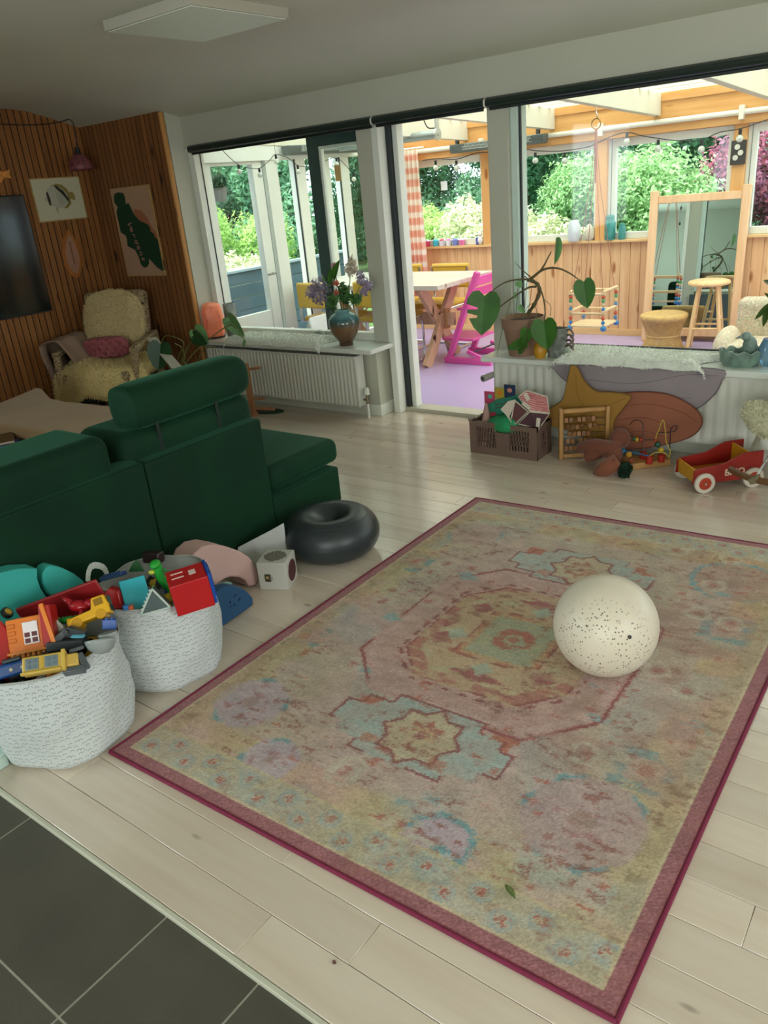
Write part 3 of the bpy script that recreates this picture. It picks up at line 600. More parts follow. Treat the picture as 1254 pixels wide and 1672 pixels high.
# pink high chair
m_pink = mat('bright_pink_lacquer', '#e65aa5', .38, .04, 3); hc = thing('high_chair', 'bright pink wooden high chair at the end of the pine table', 'chair', (-3.62, 6.20, ZF))
for s in (-1, 1):
    y0 = .215*s; MB().bar((-.225, y0, .02), (.115, y0, .80), .05, .045, (1, 0, 0)).build('side_frame', m_pink, hc, bevel=.004)
    MB().box(-.26, .22, y0-.022, y0+.022, 0, .055).build('runner', m_pink, hc, bevel=.004)
    MB().bar((.20, y0, .03), (-.02, y0, .115), .03, .03).build('brace', m_pink, hc, bevel=.003)
MB().box(-.13, .17, -.19, .19, .47, .49).build('seat', m_pink, hc, bevel=.005); MB().box(-.30, .03, -.19, .19, .20, .22).build('footrest', m_pink, hc, bevel=.005)
for z_, x_ in ((.62, .045), (.72, .09)): MB().bar((x_, -.2, z_), (x_, .2, z_), .018, .075).build('back_slat', m_pink, hc, bevel=.006)
MB().cyl((.02, -.2, .10), (.02, .2, .10), .008).build('crossbar', mat('dark_rod', '#4a4550', .4, 0, metal=.5), hc, smooth=40)
# swing
sx_, sy_ = -2.49, 6.05; sg = thing('baby_swing', 'wooden baby swing with coloured beads hanging on cords from the rafter', 'swing', (sx_, sy_, .37))
m_sw = wood('pale_birch', '#dcb98a', '#ecd0a4', 'x', 1, .45, False, .04); ztp = ztop(sy_)-.37
MB().tube([(.035*math.cos(a), 0, ztp-.115+.035*math.sin(a)) for a in [2*math.pi*k/24 for k in range(24)]], .006, 8, closed=True).build('ring', mat('brass_ring', '#b8905a', .3, 0, metal=.8), sg, smooth=60)
MB().tube(spline([(0, 0, ztp), (0, 0, ztp-.05), (.01, 0, ztp-.06), (0, 0, ztp-.085)], 8), .004, 6).build('hook', m_chr, sg, smooth=60)
m_cord = mat('pink_brown_cord', '#b0705a', .8, .1); MB().cyl((0, 0, ztp-.15), (0, 0, ztp-.20), .009).cyl((0, 0, ztp-.2), (0, 0, ztp-.52), .007).build('cord_knot', m_cord, sg, smooth=50)
bc = ['#3f7fb5', '#c9543a', '#4d9b62', '#3f7fb5', '#d9b98a', '#58a06a', '#c9543a']
for cx in (-.135, .135):
    for cy in (-.13, .13):
        MB().tube([(0, 0, ztp-.16), (cx*.22, cy*.22, ztp-.55), (cx, cy, .18), (cx, cy, 0)], .0028, 5).build('cord', m_cord, sg)
        MB().ball((cx*1.04, cy*1.04, -.012), .024, 12, 8).build('bead', mat('blue_bead', '#3f7fb5', .4, 0), sg, smooth=180)
        for k, zz in enumerate((.032, .065, .10, .135, .168, .20, .23)):
            if zz in (.10,): continue
            MB().ball((cx, cy, zz), .0155, 10, 7).build('bead', mat('bead_%d' % k, bc[k], .4, 0), sg, smooth=180)
MB().box(-.15, .15, -.145, .145, -.006, .008).build('seat', m_sw, sg, bevel=.004)
for zz in (.10, .25):
    for cy in (-.13, .13): MB().cyl((-.15, cy, zz), (.15, cy, zz), .010).build('rail', m_sw, sg, smooth=40)
    for cx in (-.135, .135): MB().cyl((cx, -.145, zz+.02), (cx, .145, zz+.02), .010).build('rail', m_sw, sg, smooth=40)
# mirror leaning on the panelled wall
mi = thing('floor_mirror', 'large pale wood framed mirror leaning on the panelled wall behind the stools', 'mirror', (-2.09, 7.27, ZF)); mi.rotation_euler = (R(-5.2), 0, R(5))
m_fr = wood('pale_beech_frame', '#dfb083', '#eec79d', 'z', 1, .45, False, .03)
for s in (-1, 1): MB().box(.375*s-.035, .375*s+.035, -.02, .03, 0, 1.30).build('frame_side', m_fr, mi, bevel=.008)
MB().box(-.34, .34, -.012, .022, 1.19, 1.255).build('frame_top', m_fr, mi, bevel=.005); MB().box(-.34, .34, -.012, .022, .05, .125).build('frame_bottom', m_fr, mi, bevel=.005)
MB().box(-.34, .34, .004, .012, .125, 1.19).build('mirror_glass', mat('mirror_silver', '#c9d6d2', .015, 0, metal=1), mi)
MB().box(-.34, .34, .013, .02, .1, 1.22).build('backing', mat('brown_board', '#6a4e35', .8, 0), mi)
# round wooden stool
m_st = wood('pale_stool_pine', '#dcb27a', '#edc994', 'z', 1, .4, False, .03)
so = thing('bar_stool', 'round topped pale wooden stool standing in front of the mirror', 'stool', (-1.86, 6.98, ZF))
MB().lathe([(0, .545), (.14, .545), (.162, .552), (.168, .565), (.162, .578), (.14, .585), (0, .588)], n=40).build('seat', m_st, so, smooth=40)
for k in range(4):
    a = R(45+90*k+10); MB().cyl((.19*math.cos(a), .19*math.sin(a), 0), (.10*math.cos(a), .10*math.sin(a), .55), .017, .014, 12).build('leg', m_st, so, smooth=40)
for k, zz in ((0, .20), (1, .27), (2, .20), (3, .27)):
    a = R(45+90*k+10); b_ = R(135+90*k+10); r_ = .19-.09*zz/.55
    MB().cyl((r_*math.cos(a), r_*math.sin(a), zz), (r_*math.cos(b_), r_*math.sin(b_), zz), .010).build('rung', m_st, so, smooth=40)
# rattan stool
rs = thing('rattan_stool', 'low woven rattan stool in front of the left half of the mirror', 'stool', (-2.19, 6.88, ZF))
m_rt = mat('straw_rattan', '#cfa867', .6, .2, 20)
MB().lathe([(0, .315), (.12, .318), (.17, .325), (.195, .315), (.20, .295), (.19, .275), (.165, .27), (0, .27)], n=40).build('seat', mat('woven_straw', '#cba566', .7, .15, 25, .5, 120), rs, smooth=60)
p = MB()
def rr(z): return .135+.055*abs(z/.28*2-1)**1.3
for k in range(64):
    for s in (-1, 1):
        p.tube([(rr(z)*math.cos(2*math.pi*k/64+s*z*3.2), rr(z)*math.sin(2*math.pi*k/64+s*z*3.2), z) for z in (0, .07, .14, .21, .28)], .0042, 4, cap=False)
p.build('woven_body', m_rt, rs, smooth=60)['kind'] = 'stuff'
for zz in (.008, .14): MB().tube([((rr(zz)+.004)*math.cos(2*math.pi*k/40), (rr(zz)+.004)*math.sin(2*math.pi*k/40), zz) for k in range(40)], .008, 6, closed=True).build('hoop', m_rt, rs, smooth=60)
# things on the conservatory ledge
ZL = .884
def ledge(nm, label, cat, x, y, group=None): return thing(nm, label, cat, (x, y, ZL), 0, group)
def simple(nm, label, cat, loc, mb, m, group=None, smooth=60, bevel=0):
    o = mb.build(nm, m, None, smooth=smooth, bevel=bevel); return tag(o, label, cat, loc, group)
tc_ = ['#d9476a', '#4fc3d9', '#e8e4f0', '#f0f0f4', '#7f8fd0', '#ef7fb6']; tl_ = ['small red toy cup on the ledge right beside the checked curtain', 'turquoise toy bag on the conservatory ledge', 'white and lilac toy box on the conservatory ledge', 'plain white toy tub on the conservatory ledge', 'pink topped blue toy tub on the conservatory ledge', 'pink toy basket, rightmost of the toys on the conservatory ledge']
for k in range(6):
    q = thing('toy_tub', tl_[k], 'toy', (-4.96+k*.083+(.02 if k else 0), 7.43, ZL), 0)
    MB().lathe([(0, 0), (.026, 0), (.033, .05), (.034, .055), (0, .055)], n=16).build('tub', mat('toy_plastic_%d' % k, tc_[k], .35, 0), q, smooth=40)
    MB().ball((0, 0, .055), (.026, .026, .02), 12, 8).build('filling', mat('toy_top_%d' % ((k+2) % 6), tc_[(k*5+2) % 6], .4, 0), q, smooth=180)
bn = ledge('figurine', 'small white rabbit figurine with a purple patch on the ledge beside the post', 'figurine', -4.30, 7.43)
MB().ball((0, 0, .045), (.03, .026, .045), 14, 10).ball((0, -.005, .105), .024, 12, 8).build('body', mat('white_porcelain', '#efece6', .3, 0), bn, smooth=180)
for s in (-1, 1): MB().ball((.012*s, 0, .14), (.007, .006, .028), 8, 8).build('ear', mat('white_porcelain', '#efece6', .3, 0), bn, smooth=180)
MB().box(-.045, -.02, -.02, .01, 0, .075).build('purple_block', mat('purple_plastic', '#5b5fae', .4, 0), bn, bevel=.004)
wb = ledge('clear_vase', 'white rounded plastic vase on the ledge left of the swing cords', 'vase', -3.26, 7.42)
MB().lathe([(0, 0), (.05, 0), (.062, .05), (.06, .13), (.045, .18), (.04, .19), (0, .19)], n=24).build('body', mat('milky_white_plastic', '#e9eef2', .35, 0, trans=.2), wb, smooth=50)
pb = ledge('cloth_bag', 'cream cloth bag with grey handle on the ledge beside the pine post', 'bag', -3.105, 7.42)
MB().ball((0, 0, .075), (.045, .035, .078), 14, 10, lambda q, d: Vector((q.x*(1.1-.3*d.z), q.y, q.z))).build('body', mat('cream_canvas', '#d8d0b8', .85, .08), pb, smooth=180)
MB().tube(spline([(-.03, 0, .13), (-.025, 0, .18), (.025, 0, .18), (.03, 0, .13)], 12), .004, 6).build('handle', mat('grey_webbing', '#8b8f86', .8, 0), pb, smooth=60)
m_teal = mat('teal_glaze', '#3f8f88', .3, .25, 18)
def jar(label, x, s):
    q = thing('jar', label, 'jar', (x, 7.43, ZL)); MB().lathe([(0, 0), (.045*s, 0), (.05*s, .03*s), (.05*s, .15*s), (.035*s, .175*s), (.035*s, .185*s), (0, .185*s)], n=24).build('body', m_teal, q, smooth=45)
    MB().lathe([(.038*s, .185*s), (.04*s, .20*s), (.03*s, .215*s), (0, .216*s)], n=20).build('lid', m_teal, q, smooth=45); return q
jar('tall patterned teal jar on the ledge beside the pine post', -2.905, 1.02); jar('short plain teal jar on the ledge, right of the tall one', -2.79, .66)
pc = thing('small_picture', 'small dark picture of three pale discs hanging on the pine post', 'picture', (-1.815, 7.405, 1.44))
MB().box(-.06, .06, -.012, 0, 0, .185).build('panel', mat('dark_brown_panel', '#3f3a34', .6, .1), pc, bevel=.002)
for (a, b_) in ((-.01, .135), (.018, .09), (-.02, .055)): MB().cyl((a, -.012, b_), (a, -.018, b_), .021, n=20).build('disc', mat('pearl_disc', '#d9d8c6', .4, .05), pc, smooth=40)
for (cx0, cx1, cy0, cy1, ax_, v_, lb_, c_) in ((713, 724, 297, 311, 'y', 7.40, 'small white note hanging at the window above the ledge toys', '#e8f3f6'),):
    a = at(cx0, cy0, ax_, v_); b_ = at(cx1, cy1, ax_, v_); o = MB().box(a.x, b_.x, YC+.028, YC+.032, b_.z, a.z).build('window_note', mat('white_note', c_, .7, 0)); tag(o, lb_, 'note')
a = at(546, 270, 'y', YW+.27); b_ = at(558, 295, 'y', YW+.27); o = MB().box(a.x, b_.x, YW+.2665, YW+.2695, b_.z, a.z).build('window_note', mat('orange_note', '#e6b878', .7, 0)); tag(o, 'small orange paper square stuck on the sliding door pane', 'note')
# hanging tube chime
q0 = at(859, 308, 'y', 5.0); wch = thing('wind_chime', 'thin glass tube with black ends hanging beside the window post', 'chime', (q0.x, 5.0, q0.z-.20))
MB().cyl((0, 0, .02), (0, 0, .19), .006).build('tube', mat('grey_glass_tube', '#aebcb6', .2, 0, trans=.3), wch, smooth=40)
for z0_ in (0, .17): MB().cyl((0, 0, z0_), (0, 0, z0_+.03), .010).build('end_cap', mat('black_cable', '#1c1f1e', .5, 0), wch, smooth=40)
MB().cyl((0, 0, .2), (0, 0, ztop(5.0)-q0.z+.20), .0012, n=4).build('thread', mat('black_cable', '#1c1f1e', .5, 0), wch)
# hanging planter in front of the white side door
hp0 = at(357, 305, 'y', 5.0); hp = thing('hanging_planter', 'grey hanging pot with a bushy plant in front of the white side door', 'plant', (hp0.x, 5.0, hp0.z-.12))
MB().lathe([(0, 0), (.045, 0), (.07, .10), (.072, .11), (.06, .11), (.055, .09), (0, .09)], n=20).build('pot', mat('grey_clay', '#9a9688', .8, .08), hp, smooth=45)
V, F, cl = leafmesh(420, [(0, 0, .15, .075), (.05, 0, .17, .05), (-.04, .03, .16, .05)], .022, ['#3c6b50', '#6c9a78', '#8fb896'], 9); fast('foliage', V, F, m_leaf, hp, cl, kind='stuff')
for k in range(3):
    a = 2.1*k; MB().cyl((.07*math.cos(a), .07*math.sin(a), .11), (0, 0, ztop(5.0)-hp0.z+.125), .002, n=5).build('cord', mat('pale_cord', '#b9b49c', .8, 0), hp)
# white moulded rocker beyond the left window
wr_ = thing('toddler_rocker', 'white moulded child rocker standing behind the left window', 'toy', (-4.72, 5.0, ZF))
out = [(-.20, .0), (.16, .0), (.22, .2), (.245, .47), (.22, .60), (.15, .46), (.05, .38), (-.08, .36), (-.16, .44), (-.19, .47), (-.205, .3)]
MB().prism([(a, b_) for a, b_ in out], .24, (0, .12, 0), (1, 0, 0), (0, 0, 1)).build('body', mat('white_moulded_plastic', '#e9eae2', .4, .02), wr_, bevel=.02, seg=3)
MB().cyl((-.16, -.15, .38), (-.16, .15, .38), .012).build('handle', mat('white_moulded_plastic', '#e9eae2', .4, .02), wr_, smooth=40)
# ================================================================ RUG
nu, nv = 420, 592; RW, RL = 1.604, 2.262
uu, vv = np.meshgrid(np.linspace(0, RW, nu), np.linspace(0, RL, nv)); g = np.random.default_rng(4)
def smoothnoise(cell, seed, anis=1.0):
    q = np.random.default_rng(seed); a = q.random((int(RL/cell)+3, int(RW/(cell*anis))+3)); x = uu/(cell*anis); y = vv/cell
    i = x.astype(int); j = y.astype(int); fx = x-i; fy = y-j; fx = fx*fx*(3-2*fx); fy = fy*fy*(3-2*fy)
    return a[j, i]*(1-fx)*(1-fy)+a[j, i+1]*fx*(1-fy)+a[j+1, i]*(1-fx)*fy+a[j+1, i+1]*fx*fy
def L(h): return np.array(hexc(h)[:3])
img = np.zeros((nv, nu, 3)); N1 = smoothnoise(.22, 1); N2 = smoothnoise(.09, 2); N3 = smoothnoise(.035, 3, 1.6); N4 = smoothnoise(.012, 4, 2.2); NF = g.random((nv, nu))
img[:] = L('#b09a76')
def blend(mask, col, k=1.0):
    global img
    m = (np.clip(mask, 0, 1)*k)[..., None]; img = img*(1-m)+L(col)*m
def st(x, a, b): return np.clip((x-a)/(b-a), 0, 1)
blend(st(N1, .45, .7), '#b58f84', .7); blend(st(1-N1, .5, .8), '#a9a27a', .7); blend(st(N2, .55, .8), '#b89a9a', .5); blend(st(smoothnoise(.13, 8), .62, .8), '#8fa09c', .55)
blend(st(uu*.5+vv*.5+N1*.4, 1.35, 2.0), '#b08c52', .55); blend(st(vv, 1.3, 2.1)*st(N2, .2, .7), '#ae8458', .5)
def ang(cu, cv): return uu-cu, vv-cv
cu, cv = .79, 1.125
du, dv = ang(cu, cv); jit = (N4-.5)*.016
def octd(a, b, cut=.62):
    x = np.abs(du)/a; y = np.abs(dv)/b; return np.maximum(np.maximum(x, y), (x+y)*cut)+jit
worn = st(N3*.6+N4*.4, .42, .58)
# lavender panels above and below the medallion, pink octagon bands
blend((np.abs(du) < .60)*(np.abs(dv) < .86)*1.0, '#a99a92', .55)
o1 = octd(.42, .45); blend((o1 < 1.07)*1.0, '#b28a82', .75); blend(((o1 > 1.045) & (o1 < 1.075))*st(smoothnoise(.2, 21), .35, .5), '#9c4046', .85); blend((np.abs(o1-1.0) < .03)*1.0, '#b99a94', .6)
o2 = octd(.31, .345); blend((o2 < 1.0)*1.0, '#b79b77', .95); blend(((o2 > 1.03) & (o2 < 1.07))*((np.sin(du*95)+np.sin(dv*95)) > .3)*1.0, '#843a44', .9)
blend(((o2 < 1.0) & (o2 > .84))*worn, '#9a4a4c', .75); blend(((o2 < .84) & (o2 > .60))*st(N3, .5, .6), '#a8a27c', .7)
for (a, b_, ra, rb) in ((-.23, -.10, .05, .05), (.23, .10, .05, .05), (-.20, .15, .05, .045), (.20, -.17, .05, .045), (.0, -.255, .11, .035), (.0, .265, .11, .035), (-.255, .02, .03, .06), (.255, -.02, .03, .06)):
    m = (np.abs(du-a)/ra+np.abs(dv-b_)/rb+jit*8 < 1); blend(m*(.5+.5*worn), '#8f3a46', .95)
for (a, b_) in ((.0, -.21), (.02, .215), (-.19, -.05)):
    m = (np.abs(du-a)+np.abs(dv-b_) < .042); blend(m*1.0, '#9aa691', .95)
q1 = np.maximum(np.abs(du-.01)/.155, np.abs(dv)/.165)+jit*2
blend((q1 < 1.0)*worn, '#a4553e', .8); blend((q1 < .80)*1.0, '#93a083', .85); blend((q1 < .80)*st(N4, .5, .7), '#a39a6c', .5)
r_ = np.hypot(du-.01, dv); blend(((np.abs(r_-.055) < .02))*worn, '#a0483c', .9); blend((r_ < .022)*1.0, '#a3503f', .8); blend(((np.abs(q1-.86) < .03))*1.0, '#b59a6a', .8)
EDG = [((o1 > 1.05) & (o1 < 1.07))*st(smoothnoise(.2, 21), .4, .5), ((o2 > 1.035) & (o2 < 1.06))*((np.sin(du*95)+np.sin(dv*95)) > .3)*1.0, (np.abs(q1-1.0) < .03)*worn, ((o2 > .97) & (o2 < 1.0))*worn]
# stepped cross panels with star rosettes, below and above the octagon
def steps(cy):
    a = np.abs(du); b_ = np.abs(vv-cy); return np.where(b_ < .055, a < .30, np.where(b_ < .10, a < .25, np.where(b_ < .145, a < .16, a < .0)))
for cy in (.525, 1.728):
    m = steps(cy); e_ = m & ~(np.roll(m, 2, 0) & np.roll(m, -2, 0) & np.roll(m, 2, 1) & np.roll(m, -2, 1))
    blend(m*1.0, '#9ba39a', .8); blend(m*st(N3, .55, .65), '#7fa09c', .5); blend(e_*st(N2, .25, .4), '#7c343c', .9); EDG.append(e_*st(N2, .35, .45))
    x = np.abs(uu-cu-.01); y = np.abs(vv-cy); d_ = np.minimum(np.maximum(x, y)/.095, (x+y)/.135)+jit*2
    blend((d_ < 1.0)*1.0, '#b8a078', .7); blend((np.abs(d_-1.0) < .05)*1.0, '#7a3a34', .8); EDG.append((np.abs(d_-1.0) < .04)*1.0); rr_ = np.hypot(x, y); th = np.arctan2(vv-cy, uu-cu-.01)
    ro = rr_/(.062+.014*np.cos(8*th)); blend((ro < 1.0)*worn, '#93403a', .85); blend(((ro < .62) & (ro > .38))*1.0, '#b7a275', .8); blend((ro < .2)*1.0, '#8c3f4a', .9)
    for s in (-1, 1):
        m2 = ((np.abs(uu-cu-s*.235) < .035) & (np.abs(vv-cy-.085) < .03)) & (N3 > .35); blend(m2*1.0, '#a8502f', .85)
        m2 = ((np.abs(uu-cu-s*.12) < .03) & (np.abs(vv-cy+.085) < .02)) & (N3 > .4); blend(m2*1.0, '#a56a55', .8)
# corner discs and rosettes
for (a, b_, r0, c_) in ((.215, .40, .125, '#a899a6'), (1.345, .45, .16, '#a68d8d'), (.225, 1.86, .125, '#a98e84'), (1.36, 1.88, .16, '#9c7f6c'), (.47, .22, .09, '#a799a8'), (1.06, .20, .09, '#a593a4'), (1.10, .14, .05, '#9fb0ae')):
    r_ = np.hypot(uu-a, vv-b_)+jit; blend((r_ < r0)*1.0, c_, .75); blend((np.abs(r_-r0) < .008)*st(N2, .5, .6), '#4f9096', .9)
    blend(((r_ < r0*.8))*st(N4+NF*.2, .78, .9), '#8a5058', .7); blend((r_ < r0*.22)*1.0, '#8d6f60', .6)
for (a, b_) in ((1.42, .70), (.10, .80), (1.42, 1.52), (.12, 1.50)):
    m = np.maximum(np.abs(uu-a), np.abs(vv-b_)); blend(((m < .085) & (m > .05))*worn, '#54888c', .85); blend((m < .05)*1.0, '#a5887c', .7); blend((m < .02)*1.0, '#9c5a48', .8)
for (a, b_, r0) in ((1.49, .96, .05), (.32, 1.07, .045), (1.16, .98, .04), (.43, .72, .03), (1.22, .86, .05), (.40, 1.48, .05), (.98, .33, .03), (1.35, 1.75, .03), (.92, .27, .035)):
    r_ = np.hypot(uu-a, (vv-b_)*1.4)+jit*3; blend((r_ < r0)*worn, '#4f949a', .7)
blend(((uu > 1.13) & (uu < 1.5) & (vv > .6) & (vv < 1.62))*st(N2, .3, .7), '#9c7a6a', .7)
sp = st(N4*.7+NF*.45, .80, .90); blend(sp*st(smoothnoise(.11, 12), .52, .62), '#7a4438', .85); blend(st(smoothnoise(.016, 30, 1.8), .84, .9)*st(smoothnoise(.15, 31), .45, .6), '#a34a36', .8)
# ring rosettes scattered
q = np.random.default_rng(22)
for k in range(34):
    a, b_ = q.uniform(.12, 1.5), q.uniform(.1, 2.15)
    if abs(a-cu) < .40 and abs(b_-cv) < .80: continue
    r_ = np.hypot(uu-a, vv-b_)+jit; blend((np.abs(r_-.04) < .008)*1.0, '#b7b39c', .55); blend((r_ < .014)*1.0, '#9a4c44', .7)
# end bands with rosettes
for (v0, v1) in ((.045, .165), (RL-.165, RL-.045)):
    m = (vv > v0) & (vv < v1); blend(m*1.0, '#a8a488', .65); blend(m*st(N3, .5, .7), '#98a096', .4)
    blend((np.abs(vv-v0-.004) < .004)*1.0, '#b8ac86', .7); blend((np.abs(vv-v1) < .004)*1.0, '#b9ab7c', .8)
    for k in range(20):
        a = .10+k*.0755; b_ = (v0+v1)/2+(.022 if k % 2 else -.022); r_ = np.hypot(uu-a, vv-b_)
        blend((np.abs(r_-.024) < .006)*1.0, '#8d9c98', .8); blend(((np.abs(uu-a) < .012) & (np.abs(vv-b_) < .011) & (np.sin(uu*1250) > -.4))*1.0, '#a2483f', .9)
for u0 in (.045, RW-.11):
    m = (uu > u0) & (uu < u0+.065) & (vv > .16) & (vv < RL-.16); blend(m*1.0, '#a48f66', .45); blend(m*st(N4, .68, .8), '#7a6f50', .6); blend((np.abs(uu-u0-.066) < .003)*1.0, '#b39f6c', .7)
# crimson border with cream line, binding
b = np.minimum(np.minimum(uu, RW-uu), np.minimum(vv, RL-vv)); blend((b < .050)*1.0, '#b8a884', .9); blend((b < .043)*1.0, '#84344a', .95); blend(((b < .043))*st(np.sin(uu*420+N4*6)*np.sin(vv*420)+NF, .5, 1.2), '#a06a74', .6); blend((b < .009)*1.0, '#7a1c38', .95)
jy = np.clip(np.arange(nv)[:, None]+np.rint(g.normal(size=(nv, nu))*.75).astype(int), 0, nv-1); jx = np.clip(np.arange(nu)[None, :]+np.rint(g.normal(size=(nv, nu))*1.25).astype(int), 0, nu-1); eb = b > .052; img = np.where(eb[..., None], img[jy, jx], img)
for e_ in EDG: blend(e_, '#7f2f38', .8)
blend(sp*st(smoothnoise(.11, 12), .5, .6), '#74392f', .6)
gy = img.mean(2, keepdims=True); img = gy+(img-gy)*.92; img = img*.90+L('#b8a58c')*.14; img *= (.88+.46*NF)[..., None]; img *= (.90+.22*N3)[..., None]; img *= (.93+.14*N4)[..., None]
cBL, cBR, cTR, cTL = [np.array(q) for q in ((-1.943, .958), (-.339, .998), (-.345, 3.27), (-1.944, 3.218))]
sU = (uu/RW)[..., None]; sV = (vv/RL)[..., None]; XY = (cBL*(1-sU)+cBR*sU)*(1-sV)+(cTL*(1-sU)+cTR*sU)*sV
Z = .010+.0012*N4+.0010*np.sin(vv*900)*0; Z = np.where(b < .004, .004, Z); P = np.concatenate([XY, Z[..., None]], 2).reshape(-1, 3)-np.array([-1.14, 2.1, 0])
F = np.array([[j*nu+i, j*nu+i+1, (j+1)*nu+i+1, (j+1)*nu+i] for j in range(nv-1) for i in range(nu-1)])
rug = thing('rug', 'large faded pink and teal patterned rug with crimson border on the floorboards', 'rug', (-1.14, 2.1, 0))
fast('pile', P, F, attrmat('rug_pile', .92, sheen=.15, bump=.5, bs=900, grain=.22, gs=650, spec=.15), rug, np.concatenate([img.reshape(-1, 3), np.ones((nu*nv, 1))], 1))
p = MB(org=(-1.14, 2.1, 0))
for a, b_ in ((cBL, cBR), (cBR, cTR), (cTR, cTL), (cTL, cBL)): p.cyl((a[0], a[1], .006), (b_[0], b_[1], .006), .006, n=8)
p.build('binding', mat('crimson_binding', '#74183a', .8, .1, 30), rug, smooth=60)
# bits on the floor
q = at(833, 1458, 'z', .012); lf = MB().grid(9, 5, lambda a, b_: ((a-.5)*.045, (b_-.5)*.016*math.sin(math.pi*min(max(a, .03), .97)), .002+.006*abs(b_-.5)+.004*math.sin(a*3)), .0006).build('dry_leaf', mat('dry_green_leaf', '#5d6b32', .7, .2, 60), None, smooth=180)
lf.rotation_euler = (0, 0, R(-30)); tag(lf, 'small curled green leaf lying on the rug', 'leaf', (q.x, q.y, .012))
q = at(546, 1573, 'z', .0); o = MB().ball((0, 0, .004), (.005, .004, .004), 8, 6).build('raisin', mat('brown_raisin', '#5b3326', .6, .1), None, smooth=180); tag(o, 'tiny brown crumb lying on the floorboards below the rug', 'crumb', (q.x, q.y, 0))
# ================================================================ BALLS
m_ball, t, bb_ = nodes('speckled_cream_vinyl')
tcn = t.nodes.new('ShaderNodeTexCoord'); v1 = t.nodes.new('ShaderNodeTexVoronoi'); v1.inputs['Scale'].default_value = 95; v1.inputs['Randomness'].default_value = 1; t.links.new(tcn.outputs['Object'], v1.inputs['Vector'])
sx = t.nodes.new('ShaderNodeSeparateXYZ'); nrm_ = t.nodes.new('ShaderNodeVectorMath'); nrm_.operation = 'DOT_PRODUCT'; nrm_.inputs[1].default_value = (.28, -.93, -.15)
sh = t.nodes.new('ShaderNodeVectorMath'); sh.operation = 'SUBTRACT'; sh.inputs[1].default_value = (0, 0, .174); t.links.new(tcn.outputs['Object'], sh.inputs[0]); nm = t.nodes.new('ShaderNodeVectorMath'); nm.operation = 'NORMALIZE'; t.links.new(sh.outputs[0], nm.inputs[0]); t.links.new(nm.outputs[0], nrm_.inputs[0])
dots = ramp(t, v1.outputs['Distance'], [(.20, (1, 1, 1)), (.28, (0, 0, 0))]); zone = ramp(t, nrm_.outputs['Value'], [(.25, (0, 0, 0)), (.6, (1, 1, 1))])
n3 = ramp(t, noisen(t, tcn.outputs['Object'], 22, 2), [(.36, (0, 0, 0)), (.5, (1, 1, 1))])
mk = mixc(t, 1, mixc(t, 1, dots, zone, 'MULTIPLY'), n3, 'MULTIPLY'); t.links.new(mixc(t, mk, '#d6cdb9', '#5c5244'), bb_.inputs['Base Color'])
bb_.inputs['Roughness'].default_value = .38; bb_.inputs['Subsurface Weight'].default_value = .5; bb_.inputs['Subsurface Scale'].default_value = .08; bb_.inputs['Subsurface Radius'].default_value = (1, .9, .7)
bl = thing('play_ball', 'cream translucent ball with dark speckles inside, resting on the patterned rug', 'ball', (-.804, 2.097, .010))
MB().ball((0, 0, .166), .166, 64, 40).build('shell', m_ball, bl, smooth=180)
q = (at(1040, 1046, 'y', 1.96)-Vector((-.804, 2.097, .176))).normalized(); c0 = Vector((0, 0, .166))+q*.1655
MB().cyl(c0, c0+q*.003, .006, n=12).build('valve_plug', mat('black_valve', '#23201a', .5, 0), bl, smooth=40)
dn = thing('donut_ball', 'dark grey inflatable ring seat on the floorboards against the sofa', 'exercise ball', (-2.235, 2.40, 0))
pr = [(.124+.100*math.cos(a), .098+.098*math.sin(a)) for a in [2*math.pi*k/40 for k in range(41)]]
p = MB().shell([(r, z+ (.0012 if i % 2 else 0)) for i, (r, z) in enumerate(pr)], n=72); p.build('ring', mat('dark_grey_vinyl', '#2b3234', .34, .05, 3, .12, 500), dn, smooth=180)
for a_ in (R(60), R(80), R(100)): rr2 = .124+.1003*math.cos(a_); MB().tube([(rr2*math.cos(k*math.pi/36), rr2*math.sin(k*math.pi/36), .098+.0985*math.sin(a_)) for k in range(72)], .0012, 4, closed=True).build('moulded_rib', mat('dark_grey_vinyl', '#2b3234', .34, .05, 3, .12, 500), dn, smooth=60)
# ================================================================ SOFA
m_vel, t, b = nodes('dark_green_velvet'); vec = coord(t); n_ = noisen(t, vec, 2.2, 4)
t.links.new(ramp(t, n_, [(.3, '#072716'), (.7, '#0d3821')]), b.inputs['Base Color']); b.inputs['Roughness'].default_value = .75; b.inputs['Sheen Weight'].default_value = .3; b.inputs['Sheen Roughness'].default_value = .35; b.inputs['Sheen Tint'].default_value = hexc('#6fbf98'); b.inputs['Specular IOR Level'].default_value = .2
bumpn(t, b, noisen(t, vec, 9, 3), .12, .01)
so = thing('sofa', 'dark green velvet sofa seen from behind, with a bolster headrest and a chaise end', 'sofa', (-3.1, 1.5, 0)); SO = Vector((3.1, -1.5, 0))
def sb(nm, x0, x1, y0, y1, z0, z1, bev, mt=m_vel, seg=4):
    o = MB(org=(-3.1, 1.5, 0)).box(x0, x1, y0, y1, z0, z1).build(nm, mt, so, bevel=bev, seg=seg); return o
sb('back_panel', -2.66, -2.53, .55, 1.698, .045, .635, .012); sb('back_panel', -2.66, -2.53, 1.702, 2.345, .045, .628, .012)
sb('base', -3.50, -2.53, 2.347, 2.83, .045, .232, .010); sb('base', -3.50, -2.661, .55, 2.346, .045, .232, .010)
